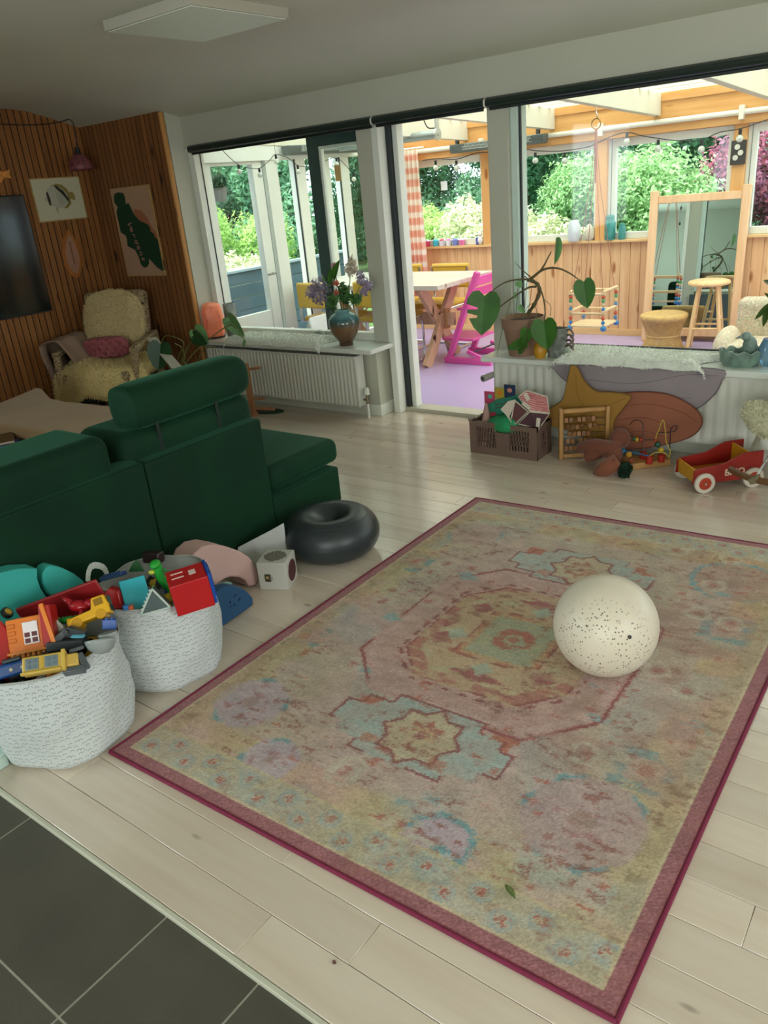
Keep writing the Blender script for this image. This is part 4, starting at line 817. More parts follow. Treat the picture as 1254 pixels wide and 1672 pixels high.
def pillow(nm, x0, x1, y0, y1, z0, z1, r, puff=.02, par=None):
    cx, cy, cz = (x0+x1)/2, (y0+y1)/2, (z0+z1)/2; hx_, hy, hz = (x1-x0)/2, (y1-y0)/2, (z1-z0)/2
    def fn(q, d):
        e = .28; s = [math.copysign(abs(c)**e, c) for c in d]; m = max(abs(s[0]), abs(s[1]), abs(s[2]), 1e-6)
        v = Vector((s[0]*hx_, s[1]*hy, s[2]*hz)); v.z += puff*(1-s[0]**2*.9)*(1-s[1]**2*.9)*(1 if s[2] > 0 else -.3); v.x += .012*noise.noise(Vector((v.x*5, v.y*5, v.z*5+cx))); return v
    return MB(org=(-3.1, 1.5, 0)).ball((cx, cy, cz), 1, 40, 28, fn).build(nm, m_vel, par or so, smooth=180)
sb('seat_cushion', -3.42, -2.545, 2.352, 2.875, .246, .375, .045, seg=5); sb('seat_cushion', -3.42, -2.70, .6, 2.345, .235, .37, .045, seg=5)
sb('back_cushion', -2.90, -2.565, .55, 1.60, .55, .775, .055, seg=6); sb('back_cushion', -2.94, -2.60, 1.66, 2.385, .37, .735, .06, seg=6)
hr = MB(org=(-3.1, 1.5, 0))
def rl_(q, d):
    return q
n = 40; vs = []; fs = []; prof_y = [1.742, 1.745, 1.757, 1.778, 1.82, 1.9, 2.1, 2.28, 2.33, 2.36, 2.376, 2.380]; sc = [.55, .78, .9, .97, 1, 1.01, 1.01, 1.0, .97, .9, .78, .5]
for yv, s_ in zip(prof_y, sc):
    for k in range(n):
        a = 2*math.pi*k/n; cx_ = math.copysign(abs(math.cos(a))**.72, math.cos(a)); cz_ = math.copysign(abs(math.sin(a))**.72, math.sin(a)); vs.append((-2.675+.098*s_*cx_, yv, .820+.092*s_*cz_))
for i in range(len(prof_y)-1): fs += [(i*n+k, i*n+(k+1) % n, (i+1)*n+(k+1) % n, (i+1)*n+k) for k in range(n)]
fs += [list(range(n)), [(len(prof_y)-1)*n+k for k in range(n)][::-1]]; hr.add(vs, fs); hro = hr.build('headrest', m_vel, so, smooth=70)
MB(org=(-3.1, 1.5, 0)).tube([(-2.675+.089*math.copysign(abs(math.cos(a))**.72, math.cos(a)), 1.757, .820+.084*math.copysign(abs(math.sin(a))**.72, math.sin(a))) for a in [2*math.pi*k/40 for k in range(40)]], .003, 6, closed=True).build('piping', m_vel, hro, smooth=60)
for yv in (1.845, 2.165): sb('strap', -2.606, -2.598, yv-.008, yv+.008, .60, .76, .002, mat('black_green_strap', '#081a12', .7, 0))
for xx, yv in ((-2.62, .65), (-3.4, .65), (-2.62, 2.75), (-3.4, 2.75)): MB(org=(-3.1, 1.5, 0)).cyl((xx, yv, 0), (xx, yv, .05), .02, n=12).build('foot', mat('black_plastic', '#111111', .5, 0), so, smooth=40)
# beige play couch behind the sofa
m_bg = mat('beige_suede', '#b0926f', .8, .07, 3, .1, 60, sheen=.2)
pcx = thing('play_couch', 'beige suede foam play couch spread out behind the green sofa', 'couch', (-4.4, 2.4, 0)); zt = .50
pl_ = [(-40, 668), (0, 657), (30, 645), (60, 632), (68, 634), (83, 650), (105, 655), (130, 657), (165, 661), (205, 664), (235, 690), (190, 730), (105, 712), (55, 701), (0, 693), (-60, 690)]
pts = [at(a, b_, 'z', zt) for a, b_ in pl_]; p = MB(org=(-4.4, 2.4, 0)); p.prism([(q.x, q.y) for q in pts], .075, (0, 0, zt-.075)); p.build('top_mat', m_bg, pcx, bevel=.012)
xs_ = [q.x for q in pts]; MB(org=(-4.4, 2.4, 0)).box(-4.45, -3.62, 2.22, 2.62, 0, .425).build('base_block', m_bg, pcx, bevel=.03)
# coffee table and books
m_ct = mat('pale_pink_laminate', '#c7a693', .4, .03); c_ = at(76, 721, 'z', .40); ctb = thing('coffee_table', 'low pale pink coffee table with rounded corners behind the sofa', 'table', (c_.x-.45, c_.y-.34, 0))
def rrect(hx_, hy, r, n=6):
    out = []
    for sx_, sy_, a0 in ((1, 1, 0), (-1, 1, 90), (-1, -1, 180), (1, -1, 270)):
        for k in range(n+1): a = R(a0+90*k/n); out.append((sx_*(hx_-r)+r*math.cos(a), sy_*(hy-r)+r*math.sin(a)))
    return out
MB().prism(rrect(.45, .34, .05), .025, (0, 0, .375)).build('table_top', m_ct, ctb, bevel=.004)
for a in (-.38, .38):
    for b_ in (-.27, .27): MB().cyl((a, b_, 0), (a*.95, b_*.95, .375), .014, .02, 12).build('leg', m_tl, ctb, smooth=40)
def book(label, px, py, z, w, d, h, rz, cover, group=None):
    q = at(px, py, 'z', z); t_ = thing('book', label, 'book', (q.x, q.y, z), rz)
    MB().box(-w, 0, -d/2, d/2, 0, .0025).box(-w, 0, -d/2, d/2, h-.0025, h).box(-w, -w+.003, -d/2, d/2, 0, h).build('cover', mat(cover[0], cover[1], .5, .1, 20), t_, bevel=.0006); MB().box(-w+.003, -.004, -d/2+.004, d/2-.004, .0026, h-.0026).build('pages', mat('book_pages', '#d9cfbb', .9, .06, 200), t_); return t_
book('green covered book at the bottom of the stack on the coffee table', 30, 736, .401, .26, .20, .022, 62, ('green_cover', '#6f9a6c'))
book('blue covered book in the middle of the stack on the coffee table', 32, 730, .424, .26, .20, .022, 60, ('blue_cover', '#35509a'))
book('brown patterned book on top of the stack on the coffee table', 24, 716, .447, .26, .20, .016, 63, ('brown_cover', '#6d5134'))
# ================================================================ LEFT WALL THINGS
tv = thing('television', 'black flat television hanging on the pine panelled wall', 'television', (XL, 3.0, .84))
p0, p1, p2 = at(43, 317, 'x', XL+.06), at(82, 507, 'x', XL+.06), 0
yr = (p0.y+p1.y)/2-3.0; MB().box(.02, .06, yr-1.1, yr, .0, p0.z-.84).build('casing', mat('tv_black', '#0d0f0f', .4, 0), tv, bevel=.004)
MB().box(.0601, .062, yr-1.09, yr-.01, .012, p0.z-.85).build('screen', mat('tv_screen', '#0a0d0d', .1, 0, spec=.35), tv); MB().box(.001, .02, -.4, .0, .2, .6).build('wall_bracket', mat('tv_black', '#0d0f0f', .4, 0), tv)
def wallpic(nm, label, loc): return thing(nm, label, 'picture', loc)
a, c = at(50, 293, 'x', XL+.012), at(141, 355, 'x', XL+.012); yc_, zc_ = (a.y+c.y)/2, (a.z+c.z)/2; hw, hh = .215, .155
fp = wallpic('fish_picture', 'framed print of a pale striped fish on cream paper above the wooden ornament', (XL, yc_, zc_))
MB().box(.001, .010, -hw, hw, -hh, hh).build('paper', mat('cream_paper', '#c9c3a2', .7, .02), fp)
m_pf = wood('thin_oak_frame', '#a88752', '#bd9a62', 'y', 1, .5, False, .02)
for (y0, y1, z0, z1) in ((-hw-.006, hw+.006, hh, hh+.008), (-hw-.006, hw+.006, -hh-.008, -hh), (-hw-.008, -hw, -hh, hh), (hw, hw+.008, -hh, hh)): MB().box(0, .014, y0, y1, z0, z1).build('frame', m_pf, fp)
def flat(par, pts, col, x, nm, dd=.0008, rough=.7): # flat print on a wall facing +x, pts in (y,z)
    return MB().prism(pts, dd, (x, 0, 0), (0, 1, 0), (0, 0, 1)).build(nm, mat('print_'+col.strip('#'), col, rough, .03), par)
def ell(cx, cy, a, b_, rot=0, n=28): r0 = R(rot); return [(cx+a*math.cos(t)*math.cos(r0)-b_*math.sin(t)*math.sin(r0), cy+a*math.cos(t)*math.sin(r0)+b_*math.sin(t)*math.cos(r0)) for t in [2*math.pi*k/n for k in range(n)]]
flat(fp, [(-.055, .10), (.0, .115), (.05, .105), (.09, .07), (.105, .02), (.10, -.04), (.06, -.07), (.03, -.075), (.05, -.02), (.04, .05)], '#8d7a3c', .0101, 'fin_print')
flat(fp, [(.10, .05), (.135, .045), (.15, .01), (.14, -.02), (.105, -.005)], '#958244', .0101, 'tail_print')
flat(fp, ell(-.015, .015, .10, .082, -20), '#b4b19c', .0110, 'body_print'); flat(fp, [(-.11, .03), (-.135, .0), (-.11, -.02)], '#b4b19c', .0110, 'snout_print')
flat(fp, [(-.105, .055), (-.09, .06), (-.08, .0), (-.085, -.045), (-.10, -.04), (-.105, 0)], '#3a2c24', .0119, 'eye_band_print'); flat(fp, [(-.02, .10), (.0, .10), (.05, .06), (.085, .0), (.08, -.03), (.04, .03), (-.01, .08)], '#2f2c1c', .0119, 'back_band_print')
p = MB()
for k in range(9): p.prism([(-.02+k*.011, .06-k*.005), (-.017+k*.011, .06-k*.005), (-.002+k*.010, -.05+k*.004), (-.005+k*.010, -.05+k*.004)], .0008, (.0119, 0, 0), (0, 1, 0), (0, 0, 1))
p.build('stripe_print', mat('print_grey', '#8a8a7c', .7, 0), fp); flat(fp, [(-.05, -.055), (-.03, -.06), (-.035, -.11), (-.05, -.09)], '#a3a385', .0119, 'pelvic_fin_print')
a = at(117, 415, 'x', XL+.01); wo = thing('wall_ornament', 'almond shaped carved wooden ornament below the fish picture', 'ornament', (XL, a.y, a.z-.20))
out = [(0.02, .40), (-.045, .33), (-.085, .22), (-.09, .12), (-.06, .04), (.0, .0), (.05, .05), (.09, .15), (.085, .25), (.055, .34)]
MB().prism(out, .014, (0, 0, 0), (0, 1, 0), (0, 0, 1)).build('rim', wood('orange_brown_carving', '#9a5a22', '#b06c2c', 'z', 1, .45, False), wo, bevel=.005)
MB().prism([(y*.68, .04+z*.8) for y, z in out], .006, (.014, 0, 0), (0, 1, 0), (0, 0, 1)).build('inset', mat('pink_brown_inset', '#a87a5e', .6, .08, 20), wo, bevel=.002)
MB().prism([(-.003, .12), (.003, .12), (.003, .30), (-.003, .30)]+[], .002, (.02, 0, 0), (0, 1, 0), (0, 0, 1)).build('centre_line', mat('dark_line', '#5a3420', .7, 0), wo)
q = at(8, 285, 'x', XL+.02); fo = thing('fish_ornament', 'orange tailed hanging fish ornament beside the top left of the television', 'ornament', (XL, q.y, q.z-.05))
MB().prism([(-.16, .02), (-.10, -.01), (-.03, .0), (-.01, .03), (.05, .02), (.04, .05), (.055, .085), (-.01, .07), (-.04, .09), (-.12, .08)], .012, (.004, 0, 0), (0, 1, 0), (0, 0, 1)).build('body', mat('orange_paint', '#d68a3e', .5, .25, 25), fo, bevel=.004)
# poster on the short panelled wall
po = thing('poster', 'tall framed poster with a dark green organic shape on pale pink paper', 'poster', (-5.665, YB, 1.028)); PW, PH = .245, .68
MB().box(-PW, PW, -.010, -.001, 0, PH).build('paper', mat('pale_pink_paper', '#b99477', .6, .04, 3), po)
for (x0, x1, z0, z1) in ((-PW-.008, PW+.008, PH, PH+.008), (-PW-.008, PW+.008, -.008, 0), (-PW-.008, -PW, 0, PH), (PW, PW+.008, 0, PH)): MB().box(x0, x1, -.014, 0, z0, z1).build('frame', m_pf, po)
def fx(par, pts, col, y, nm): return MB().prism([(a, b_) for a, b_ in pts], .0008, (0, y, 0), (1, 0, 0), (0, 0, 1)).build(nm, mat('print_'+col.strip('#'), col, .7, .03), par)
def pz(px, py): q = at(170+px*.1017, 290+py*.1017, 'y', YB-.01); return (q.x+5.665, q.z-1.028)
fx(po, [pz(*q) for q in ((480, 500), (600, 530), (700, 650), (760, 780), (850, 900), (880, 1010), (700, 900), (560, 800), (480, 640))], '#a8694a', -.0101, 'terracotta_print')
fx(po, [pz(*q) for q in ((170, 260), (230, 235), (310, 250), (340, 330), (350, 430), (390, 405), (430, 480), (490, 600), (570, 690), (700, 750), (740, 800), (745, 860), (800, 900), (820, 960), (880, 1010), (890, 1100), (920, 1200), (910, 1260), (960, 1340), (985, 1480), (940, 1500), (850, 1440), (770, 1350), (720, 1300), (725, 1380), (690, 1440), (640, 1445), (590, 1390), (560, 1280), (500, 1160), (380, 1100), (370, 1000), (350, 930), (270, 880), (240, 740), (200, 560), (220, 470), (165, 400), (158, 320))], '#123a22', -.0109, 'green_shape_print')
for k, s in enumerate('Verdens'):
    a = pz(400+k*38, 700+k*95); text_obj(s, .078, mat('print_pink', '#c08474', .7, 0), po, Matrix.Translation((a[0]-.02, -.0122, a[1])) @ Matrix.Rotation(R(90), 4, 'X') @ Matrix.Rotation(R(-100), 4, 'Z'), 'lettering')
# pendant lamp on its cable
q = at(130, 262, 'y', 4.0); pd = thing('pendant_lamp', 'small pink patterned pendant lamp hanging in the panelled corner', 'lamp', (q.x, 4.0, q.z-.07))
MB().shell([(.098, .0), (.095, .03), (.07, .08), (.045, .105), (.03, .115)], n=28).build('shade', mat('pink_patterned_shade', '#7c4548', .5, .5, 30), pd, smooth=60, solid=.003)
MB().cyl((0, 0, .11), (0, 0, .165), .026, .018, 16).build('lamp_holder', mat('black_cable', '#1c1f1e', .5, 0), pd, smooth=40)
hk = at(116, 196, 'y', 4.05)-Vector(pd.location)
cb_ = [(0, 0, .165), (-.005, .02, .25), tuple(hk)]+[tuple(at(x, y, 'x', XL+.03)-Vector(pd.location)) for x, y in ((98, 199), (70, 203), (40, 204), (10, 203), (-30, 200))]
MB().tube(spline(cb_, 40), .004, 6).build('cable', mat('black_cable', '#1c1f1e', .5, 0), pd, smooth=60); MB().tube([hk, hk+Vector((0, 0, .025)), hk+Vector((.0, .0, .05))], .003, 6).build('ceiling_hook', mat('white_plastic', '#dcdcd0', .4, 0), pd)
# square ceiling lamp
cl_ = thing('ceiling_lamp', 'square white flat ceiling lamp', 'lamp', (-3.055, 2.825, 2.284))
MB().box(-.293, .293, -.293, .293, .003, .046).build('housing', mat('warm_white_lamp_body', '#b3ad9c', .5, .02), cl_, bevel=.002); MB().box(-.282, .282, -.282, .282, 0, .0028).build('diffuser', mat('opal_diffuser', '#d6dccb', .5, 0), cl_)
# ================================================================ helpers for soft things
def tris_of(mb):
    V = np.array([tuple(p) for p in mb.v]); T = []
    for f_ in mb.f:
        for k in range(1, len(f_)-1): T.append((f_[0], f_[k], f_[k+1]))
    return V, np.array(T)
def fur(mb, n, ln, parent, c0, c1, seed=1, width=.0022, droop=.35, name='fleece_pile', curl=.5):
    g = np.random.default_rng(seed); V, T = tris_of(mb); A, B_, C_ = V[T[:, 0]], V[T[:, 1]], V[T[:, 2]]; N = np.cross(B_-A, C_-A); ar = np.linalg.norm(N, axis=1); N = N/np.maximum(ar, 1e-9)[:, None]
    i = g.choice(len(T), n, p=ar/ar.sum()); u = g.random(n); v = g.random(n); m = u+v > 1; u[m] = 1-u[m]; v[m] = 1-v[m]
    P = A[i]+(B_-A)[i]*u[:, None]+(C_-A)[i]*v[:, None]; Nn = N[i]; cen = V.mean(0); sgn = np.sign(((P-cen)*Nn).sum(1)); flip = np.sign((N*(V[T].mean(1)-cen)).sum()) ; Nn = Nn*(flip if flip != 0 else 1)
    d = Nn+g.normal(size=(n, 3))*curl; d[:, 2] -= droop; d /= np.linalg.norm(d, axis=1)[:, None]; s = np.cross(d, g.normal(size=(n, 3))); s /= np.linalg.norm(s, axis=1)[:, None]
    l = (ln*(.6+.8*g.random(n)))[:, None]; V2 = np.stack([P-s*width, P+s*width, P+d*l*.6+s*width*.8+g.normal(size=(n, 3))*ln*.1, P+d*l], 1).reshape(-1, 3)
    a = np.array(hexc(c0)); b = np.array(hexc(c1)); t = g.random(n)[:, None]; col = np.repeat(a*(1-t)+b*t, 4, 0)
    return fast(name, V2, np.arange(4*n).reshape(n, 4), attrmat('fleece_fibre', .85, sheen=.3), parent, col, kind='stuff')
LEAFH = [(0, .0), (.16, -.13), (.33, -.10), (.46, .08), (.48, .30), (.41, .55), (.24, .80), (0, 1.0)]
LEAFC = [(0, .0), (.16, -.13), (.33, -.10), (.46, .08), (.48, .22), (.16, .30), (.15, .35), (.45, .36), (.44, .45), (.15, .50), (.16, .56), (.38, .58), (.24, .80), (0, 1.0)]
def leafm(mb, base, tip, nrm, wid=1.0, cut=(0, 0), fold=.18, bend=.1):
    base = Vector(base); tip = Vector(tip); y = tip-base; Ln = y.length; y.normalize(); nrm = Vector(nrm); x = y.cross(nrm).normalized(); nz_ = x.cross(y)
    for s, c in ((1, cut[0]), (-1, cut[1])):
        pts = LEAFC if c else LEAFH; vs = []
        for a, b in pts:
            h = fold*a-bend*(b-.4)**2; vs.append(base+x*(s*a*wid*Ln)+y*(b*Ln)+nz_*(h*Ln))
        n = len(vs); vs2 = [q-nz_*.0012 for q in vs]; o = list(range(n)); F = [o if s > 0 else o[::-1], [n+k for k in (o[::-1] if s > 0 else o)]]+[(k, (k+1) % n, n+(k+1) % n, n+k) for k in range(n)]
        mb.add(vs+vs2, F)
    return mb
def mleaf(nm, col, glow=.25):
    if nm in MC: return MC[nm]
    m, t, b = nodes(nm); vec = coord(t); c = hx(col); cl = ramp(t, noisen(t, vec, 14), [(.3, tuple(q*.8 for q in c[:3])), (.7, tuple(min(1, q*1.2) for q in c[:3]))]); t.links.new(cl, b.inputs['Base Color']); b.inputs['Roughness'].default_value = .4
    tr = t.nodes.new('ShaderNodeBsdfTranslucent'); t.links.new(cl, tr.inputs['Color']); mx = t.nodes.new('ShaderNodeMixShader'); mx.inputs[0].default_value = glow
    t.links.new(b.outputs[0], mx.inputs[1]); t.links.new(tr.outputs[0], mx.inputs[2]); t.links.new(mx.outputs[0], t.nodes['Material Output'].inputs[0]); MC[nm] = m; return m
m_gl = mleaf('monstera_green', '#467a28', .3); m_gl2 = mleaf('pale_leaf_green', '#7fae72', .3); m_gd = mleaf('dark_leaf_green', '#1f4a25', .15); m_stem = mat('olive_stem', '#6d6a35', .6, .15, 20)
# ================================================================ ARMCHAIR IN THE CORNER
m_fab, t, b = nodes('brown_scroll_fabric'); vec = coord(t, scale=(9, 9, 9)); w = t.nodes.new('ShaderNodeTexNoise'); w.inputs['Scale'].default_value = 2.6; w.inputs['Distortion'].default_value = 3.5; w.inputs['Detail'].default_value = 1; t.links.new(vec, w.inputs['Vector'])
t.links.new(ramp(t, w.outputs['Fac'], [(.40, '#2a1d14'), (.44, '#b39c74'), (.50, '#b39c74'), (.53, '#3a2a1c'), (.58, '#a8916a')]), b.inputs['Base Color']); b.inputs['Roughness'].default_value = .85
ac = thing('armchair', 'old armchair in brown scroll fabric in the panelled corner', 'armchair', (-5.55, 3.60, 0), -150); m_dkw = wood('dark_chair_wood', '#2c1a0e', '#40281a', 'z', 1, .4, False)
MB().box(-.28, .28, -.30, .28, .27, .41).build('seat', m_fab, ac, bevel=.04, seg=3)
p = MB(M=Matrix.Translation((0, -.25, .36)) @ Matrix.Rotation(R(14), 4, 'X')); p.box(-.27, .27, -.06, .05, 0, .60).build('backrest', m_fab, ac, bevel=.045, seg=4)
for s in (-1, 1):
    MB().bar((s*.31, .22, .27), (s*.32, .17, .55), .05, .05).bar((s*.32, .20, .55), (s*.31, -.30, .60), .06, .045).bar((s*.31, -.28, .2), (s*.31, -.30, .60), .05, .05).build('arm', m_fab, ac, bevel=.01)
    for yy in (-.26, .24): MB().bar((s*.25, yy, .28), (s*.28, yy*1.08, 0), .04, .04).build('leg', m_dkw, ac, bevel=.008)
MB().box(-.24, .24, -.22, .22, .16, .27).build('seat_box', mat('dark_olive_cloth', '#23271a', .9, .1), ac, bevel=.01)
Ma = Matrix.Translation((-5.55, 3.60, 0)) @ Matrix.Rotation(R(-150), 4, 'Z')
def fleece(nm, label, loc, mb, n, ln, c0, c1, base, seed, cat='sheepskin', **k):
    t_ = thing(nm, label, cat, loc); mb.build('hide', mat(nm+'_hide_'+base[1:], base, .9, .06, 20, .5, 90), t_, smooth=180); fur(mb, n, ln, t_, c0, c1, seed, **k); return t_
lo = Vector((-5.62, 3.75, .5)); Mb = Ma @ Matrix.Translation((0, -.26, .38)) @ Matrix.Rotation(R(14), 4, 'X')
p = MB(org=lo, M=Mb); p.ball((0, .075, .33), 1, 28, 20, lambda q, d: Vector((math.copysign(abs(d.x)**.7, d.x)*.262, d.y*.045+.02*noise.noise(d*3), math.copysign(abs(d.z)**.75, d.z)*.245+.012*noise.noise(d*4))))
fleece('sheepskin', 'cream sheepskin hung over the back of the corner armchair', lo, p, 9000, .016, '#c2ab76', '#dfcb9a', '#cbb684', 2)
lo = Vector((-5.5, 3.5, .45)); p = MB(org=lo, M=Ma)
def seatf(a, b_):
    x = (a-.5)*.78; y = -.16+b_*.52; yb = y+.10*math.cos(a*math.pi*2)*b_*-1
    z = .455+.02*math.sin(a*9+b_*4); e = max(0, b_-.72)/.28; z -= .16*e*e*(1.0+.9*abs(a-.5)*2); ex = max(0, abs(a-.5)-.36)/.14; z -= .07*ex*ex
    return (x, yb+.02*(1-e), z)
p.grid(28, 20, seatf, .045); fleece('sheepskin', 'cream sheepskin covering the seat of the corner armchair', lo, p, 11000, .022, '#c9b272', '#e6d39c', '#d2bd82', 3, droop=.2)
cu_ = thing('cushion', 'pink crocheted cushion lying across the corner armchair', 'cushion', tuple(Ma @ Vector((.02, -.08, .54))), -240)
MB(M=Matrix.Rotation(R(90), 4, 'Z')).ball((0, 0, 0), 1, 28, 18, lambda q, d: Vector((math.copysign(abs(d.x)**.5, d.x)*.19, d.y*.06, math.copysign(abs(d.z)**.6, d.z)*.085))).build('cover', mat('pink_crochet', '#9a5257', .9, .4, 40, 1.0, 60), cu_, smooth=180)
p = MB(M=Matrix.Rotation(R(90), 4, 'Z'))
for i in range(5):
    for j in range(2): p.tube([(-.14+i*.07+.028*math.cos(a), .058-abs(-.14+i*.07)*.12, -.036+j*.072+.028*math.sin(a)) for a in [k*math.pi/6 for k in range(12)]], .005, 5, closed=True)
p.build('crochet_ring', mat('light_pink_yarn', '#b5686c', .9, .1, 60), cu_, smooth=60)
lo = Ma @ Vector((.33, .0, .5)); p = MB(org=lo, M=Ma)
def throw(a, b_):
    s = (b_-.5)*.72; y = -.26+a*.46; x = .33; z = .645
    if s > .06: z -= (s-.06); x += .075+.018*math.sin(a*13)+.02*math.sin(s*9)
    elif s < -.06: x -= (-s-.06)*.55+.05; z -= (-s-.06)*.72
    else: x += s; z += .012*math.cos(s*25)
    return (x+.01*math.sin(a*7+b_*5), y+.02*math.sin(s*14), z+.01*math.sin(a*15))
p.grid(24, 26, throw, .006); bk = thing('throw_blanket', 'dusty beige blanket thrown over the left arm of the corner armchair', 'blanket', lo); p.build('cloth', mat('dusty_beige_wool', '#8f7563', .9, .05, 4), bk, smooth=180)
p = MB(org=lo, M=Ma); p.tube([(.425+.006, -.24+.46*k/12, .40) for k in range(13)], .002, 4).build('stitched_line', mat('dark_thread', '#4a3026', .9, 0), bk)
lo2 = Ma @ Vector((-.33, .0, .5)); pl2 = MB(org=lo2, M=Ma); pl2.bar((-.37, -.12, .60), (-.43, .30, .38), .10, .02).build('tmp', m_white); bpy.data.objects.remove(bpy.data.objects['tmp'])
pb_ = thing('folded_paper', 'white rolled paper leaning against the right arm of the corner armchair', 'paper', (lo2.x, lo2.y, 0)); MB(org=(lo2.x, lo2.y, 0)).bar(at(247, 552, 'y', 3.86), at(290, 602, 'y', 3.62), .075, .012).build('sheet', mat('warm_white_paper', '#b9b4a4', .7, .02), pb_)
# ================================================================ MONSTERA IN THE CORNER
mo = thing('monstera', 'monstera plant with dark glossy leaves between the armchair and the left window sill', 'plant', (-4.95, 3.85, 0)); MO = Vector(mo.location)
MB().lathe([(0, 0), (.09, 0), (.12, .22), (.125, .23), (.11, .23), (.1, .2), (0, .2)], n=28).build('pot', mat('brown_glazed_pot', '#5c4030', .5, .1), mo, smooth=45)
def lv(par, org, px0, px1, ax, v, nrm, m, wid=1, cut=(0, 0), v2=None, stem=None, nm='leaf', **kw):
    b0 = at(px0[0], px0[1], ax, v)-org; b1 = at(px1[0], px1[1], ax, v if v2 is None else v2)-org; leafm(MB(), b0, b1, nrm, wid, cut, **kw).build(nm, m, par, smooth=30)
    if stem: MB().tube(spline([Vector(q) for q in stem]+[b0], 24), [.006-.0035*k/30 for k in range(200)][:len(spline([Vector(q) for q in stem]+[b0], 24))], 6).build('stem', m_stem, par, smooth=60)
top = at(310, 600, 'y', 3.85)-MO
lv(mo, MO, (262, 562), (258, 606), 'y', 3.72, (.6, -.75, .25), m_gd, .95, stem=[(0, 0, .2), (-.02, -.02, .42), at(300, 560, 'y', 3.8)-MO, at(272, 548, 'y', 3.75)-MO], v2=3.66)
lv(mo, MO, (318, 538), (340, 562), 'y', 3.9, (.3, -.8, .6), m_gl2, .8, stem=[(0, 0, .2), (.02, 0, .45), at(322, 545, 'y', 3.88)-MO]); lv(mo, MO, (316, 548), (338, 562), 'y', 3.86, (.2, -.9, .1), m_gd, .75, stem=[(0, 0, .2), (.01, 0, .4)])
lv(mo, MO, (400, 556), (397, 568), 'y', 4.1, (.4, -.8, .3), m_gl2, .4, stem=[(0, 0, .2), (.04, .03, .42), at(365, 536, 'y', 4.1)-MO, at(385, 535, 'y', 4.1)-MO])
for (a, b_) in (((300, 590), (275, 600)), ((322, 600), (345, 590)), ((300, 575), (285, 560)), ((330, 575), (352, 566))): MB().tube(spline([(0, 0, .2), at(a[0], a[1], 'y', 3.82)-MO, at(b_[0], b_[1], 'y', 3.78)-MO], 14), .004, 6).build('aerial_root', m_stem, mo, smooth=60)
# ================================================================ RADIATORS
m_rad = mat('white_radiator_enamel', '#cfcfc2', .38, .02, 3); m_rads = mat('grey_radiator_grille', '#8f9288', .5, .05)
def radiator(label, x0, x1, z0, z1, pitch, depth, yf, amp=.008):
    t_ = thing('radiator', label, 'radiator', ((x0+x1)/2, yf, z0-.0)); cx = (x0+x1)/2; n = int((x1-x0)/pitch); p = MB(); prof_ = []
    prof_.append((x0-cx, 0)); 
    for k in range(n):
        a = x0-cx+.012+k*(x1-x0-.024)/n; w_ = (x1-x0-.024)/n; prof_ += [(a+w_*.08, 0), (a+w_*.28, amp), (a+w_*.5, amp), (a+w_*.70, 0)]
    prof_.append((x1-cx, 0)); H2 = z1-z0; vs = []
    for zz, kk in ((0, 0), (.012, 0), (.03, 1), (H2-.035, 1), (H2-.015, 0), (H2, 0)): vs += [(a, yv*kk, zz) for a, yv in prof_]
    m_ = len(prof_); fs = [(j*m_+i, j*m_+i+1, (j+1)*m_+i+1, (j+1)*m_+i) for j in range(5) for i in range(m_-1)]
    p.add(vs, fs); p.build('front_panel', m_rad, t_, smooth=50, solid=.002)
    MB().box(x0-cx+.005, x1-cx-.005, depth-.012, depth, 0, H2).build('back_panel', m_rad, t_, bevel=.003)
    for s in (x0-cx, x1-cx-.003): MB().box(s, s+.003, .002, depth-.002, .01, H2).build('side_panel', m_rad, t_)
    g_ = MB()
    for k in range(int((x1-x0)/.03)): g_.box(x0-cx+.01+k*.03, x0-cx+.028+k*.03, .006, depth-.014, H2-.006, H2-.002)
    g_.box(x0-cx+.004, x1-cx-.004, depth/2-.002, depth/2+.002, H2-.01, H2-.001); g_.build('top_grille', m_rads, t_)
    for xx in (x0-cx+.2, x1-cx-.2): MB().box(xx-.015, xx+.015, depth, 4.3145-yf, H2*.2, H2*.8).build('wall_bracket', m_rads, t_)
    return t_
r1 = radiator('long white ribbed radiator under the left window sill', -5.04, -3.468, .085, .455, .036, .085, 4.195)
r2 = radiator('long white ribbed radiator under the right window sill', -2.365, 1.2, .10, .482, .058, .085, 4.19, .010)
cx1 = (-5.04-3.468)/2; MB().cyl((-3.435-cx1, .045, .09), (-3.435-cx1, .045, .135), .020, n=16).cyl((-3.435-cx1, .045, .135), (-3.435-cx1, .045, .14), .016, n=16).build('thermostat_knob', m_white, r1, smooth=40)
MB().cyl((-3.435-cx1, .045, -.085), (-3.435-cx1, .045, .02), .010).build('pipe', m_white, r1, smooth=40); MB().cyl((-3.435-cx1, .045, .02), (-3.435-cx1, .045, .09), .011).bar((-3.435-cx1, .045, .05), (-3.47-cx1, .045, .05), .014, .014).build('valve', mat('brass_valve', '#8a7f66', .35, 0, metal=.9), r1, smooth=40)
cx2 = (-2.365+1.2)/2; q = at(797, 612, 'y', 4.2)-Vector((cx2, 4.19, .10)); MB().cyl((-2.362-cx2, .04, q.z), (-2.385-cx2, .03, q.z), .012).build('valve', mat('brass_valve', '#8a7f66', .35, 0, metal=.9), r2, smooth=40)
MB().cyl((-2.385-cx2, .03, q.z), (-2.41-cx2, -.06, q.z-.008), .019, .022, 20).build('thermostat_knob', mat('grey_white_plastic', '#a8a49c', .4, .02), r2, smooth=40); MB().cyl((-2.41-cx2, -.06, q.z-.008), (-2.4107-cx2, -.0625, q.z-.0082), .013).build('knob_cap', mat('dark_plastic', '#3c3a3c', .5, 0), r2)
# ================================================================ ON THE WINDOW SILLS
ZS1 = ZS
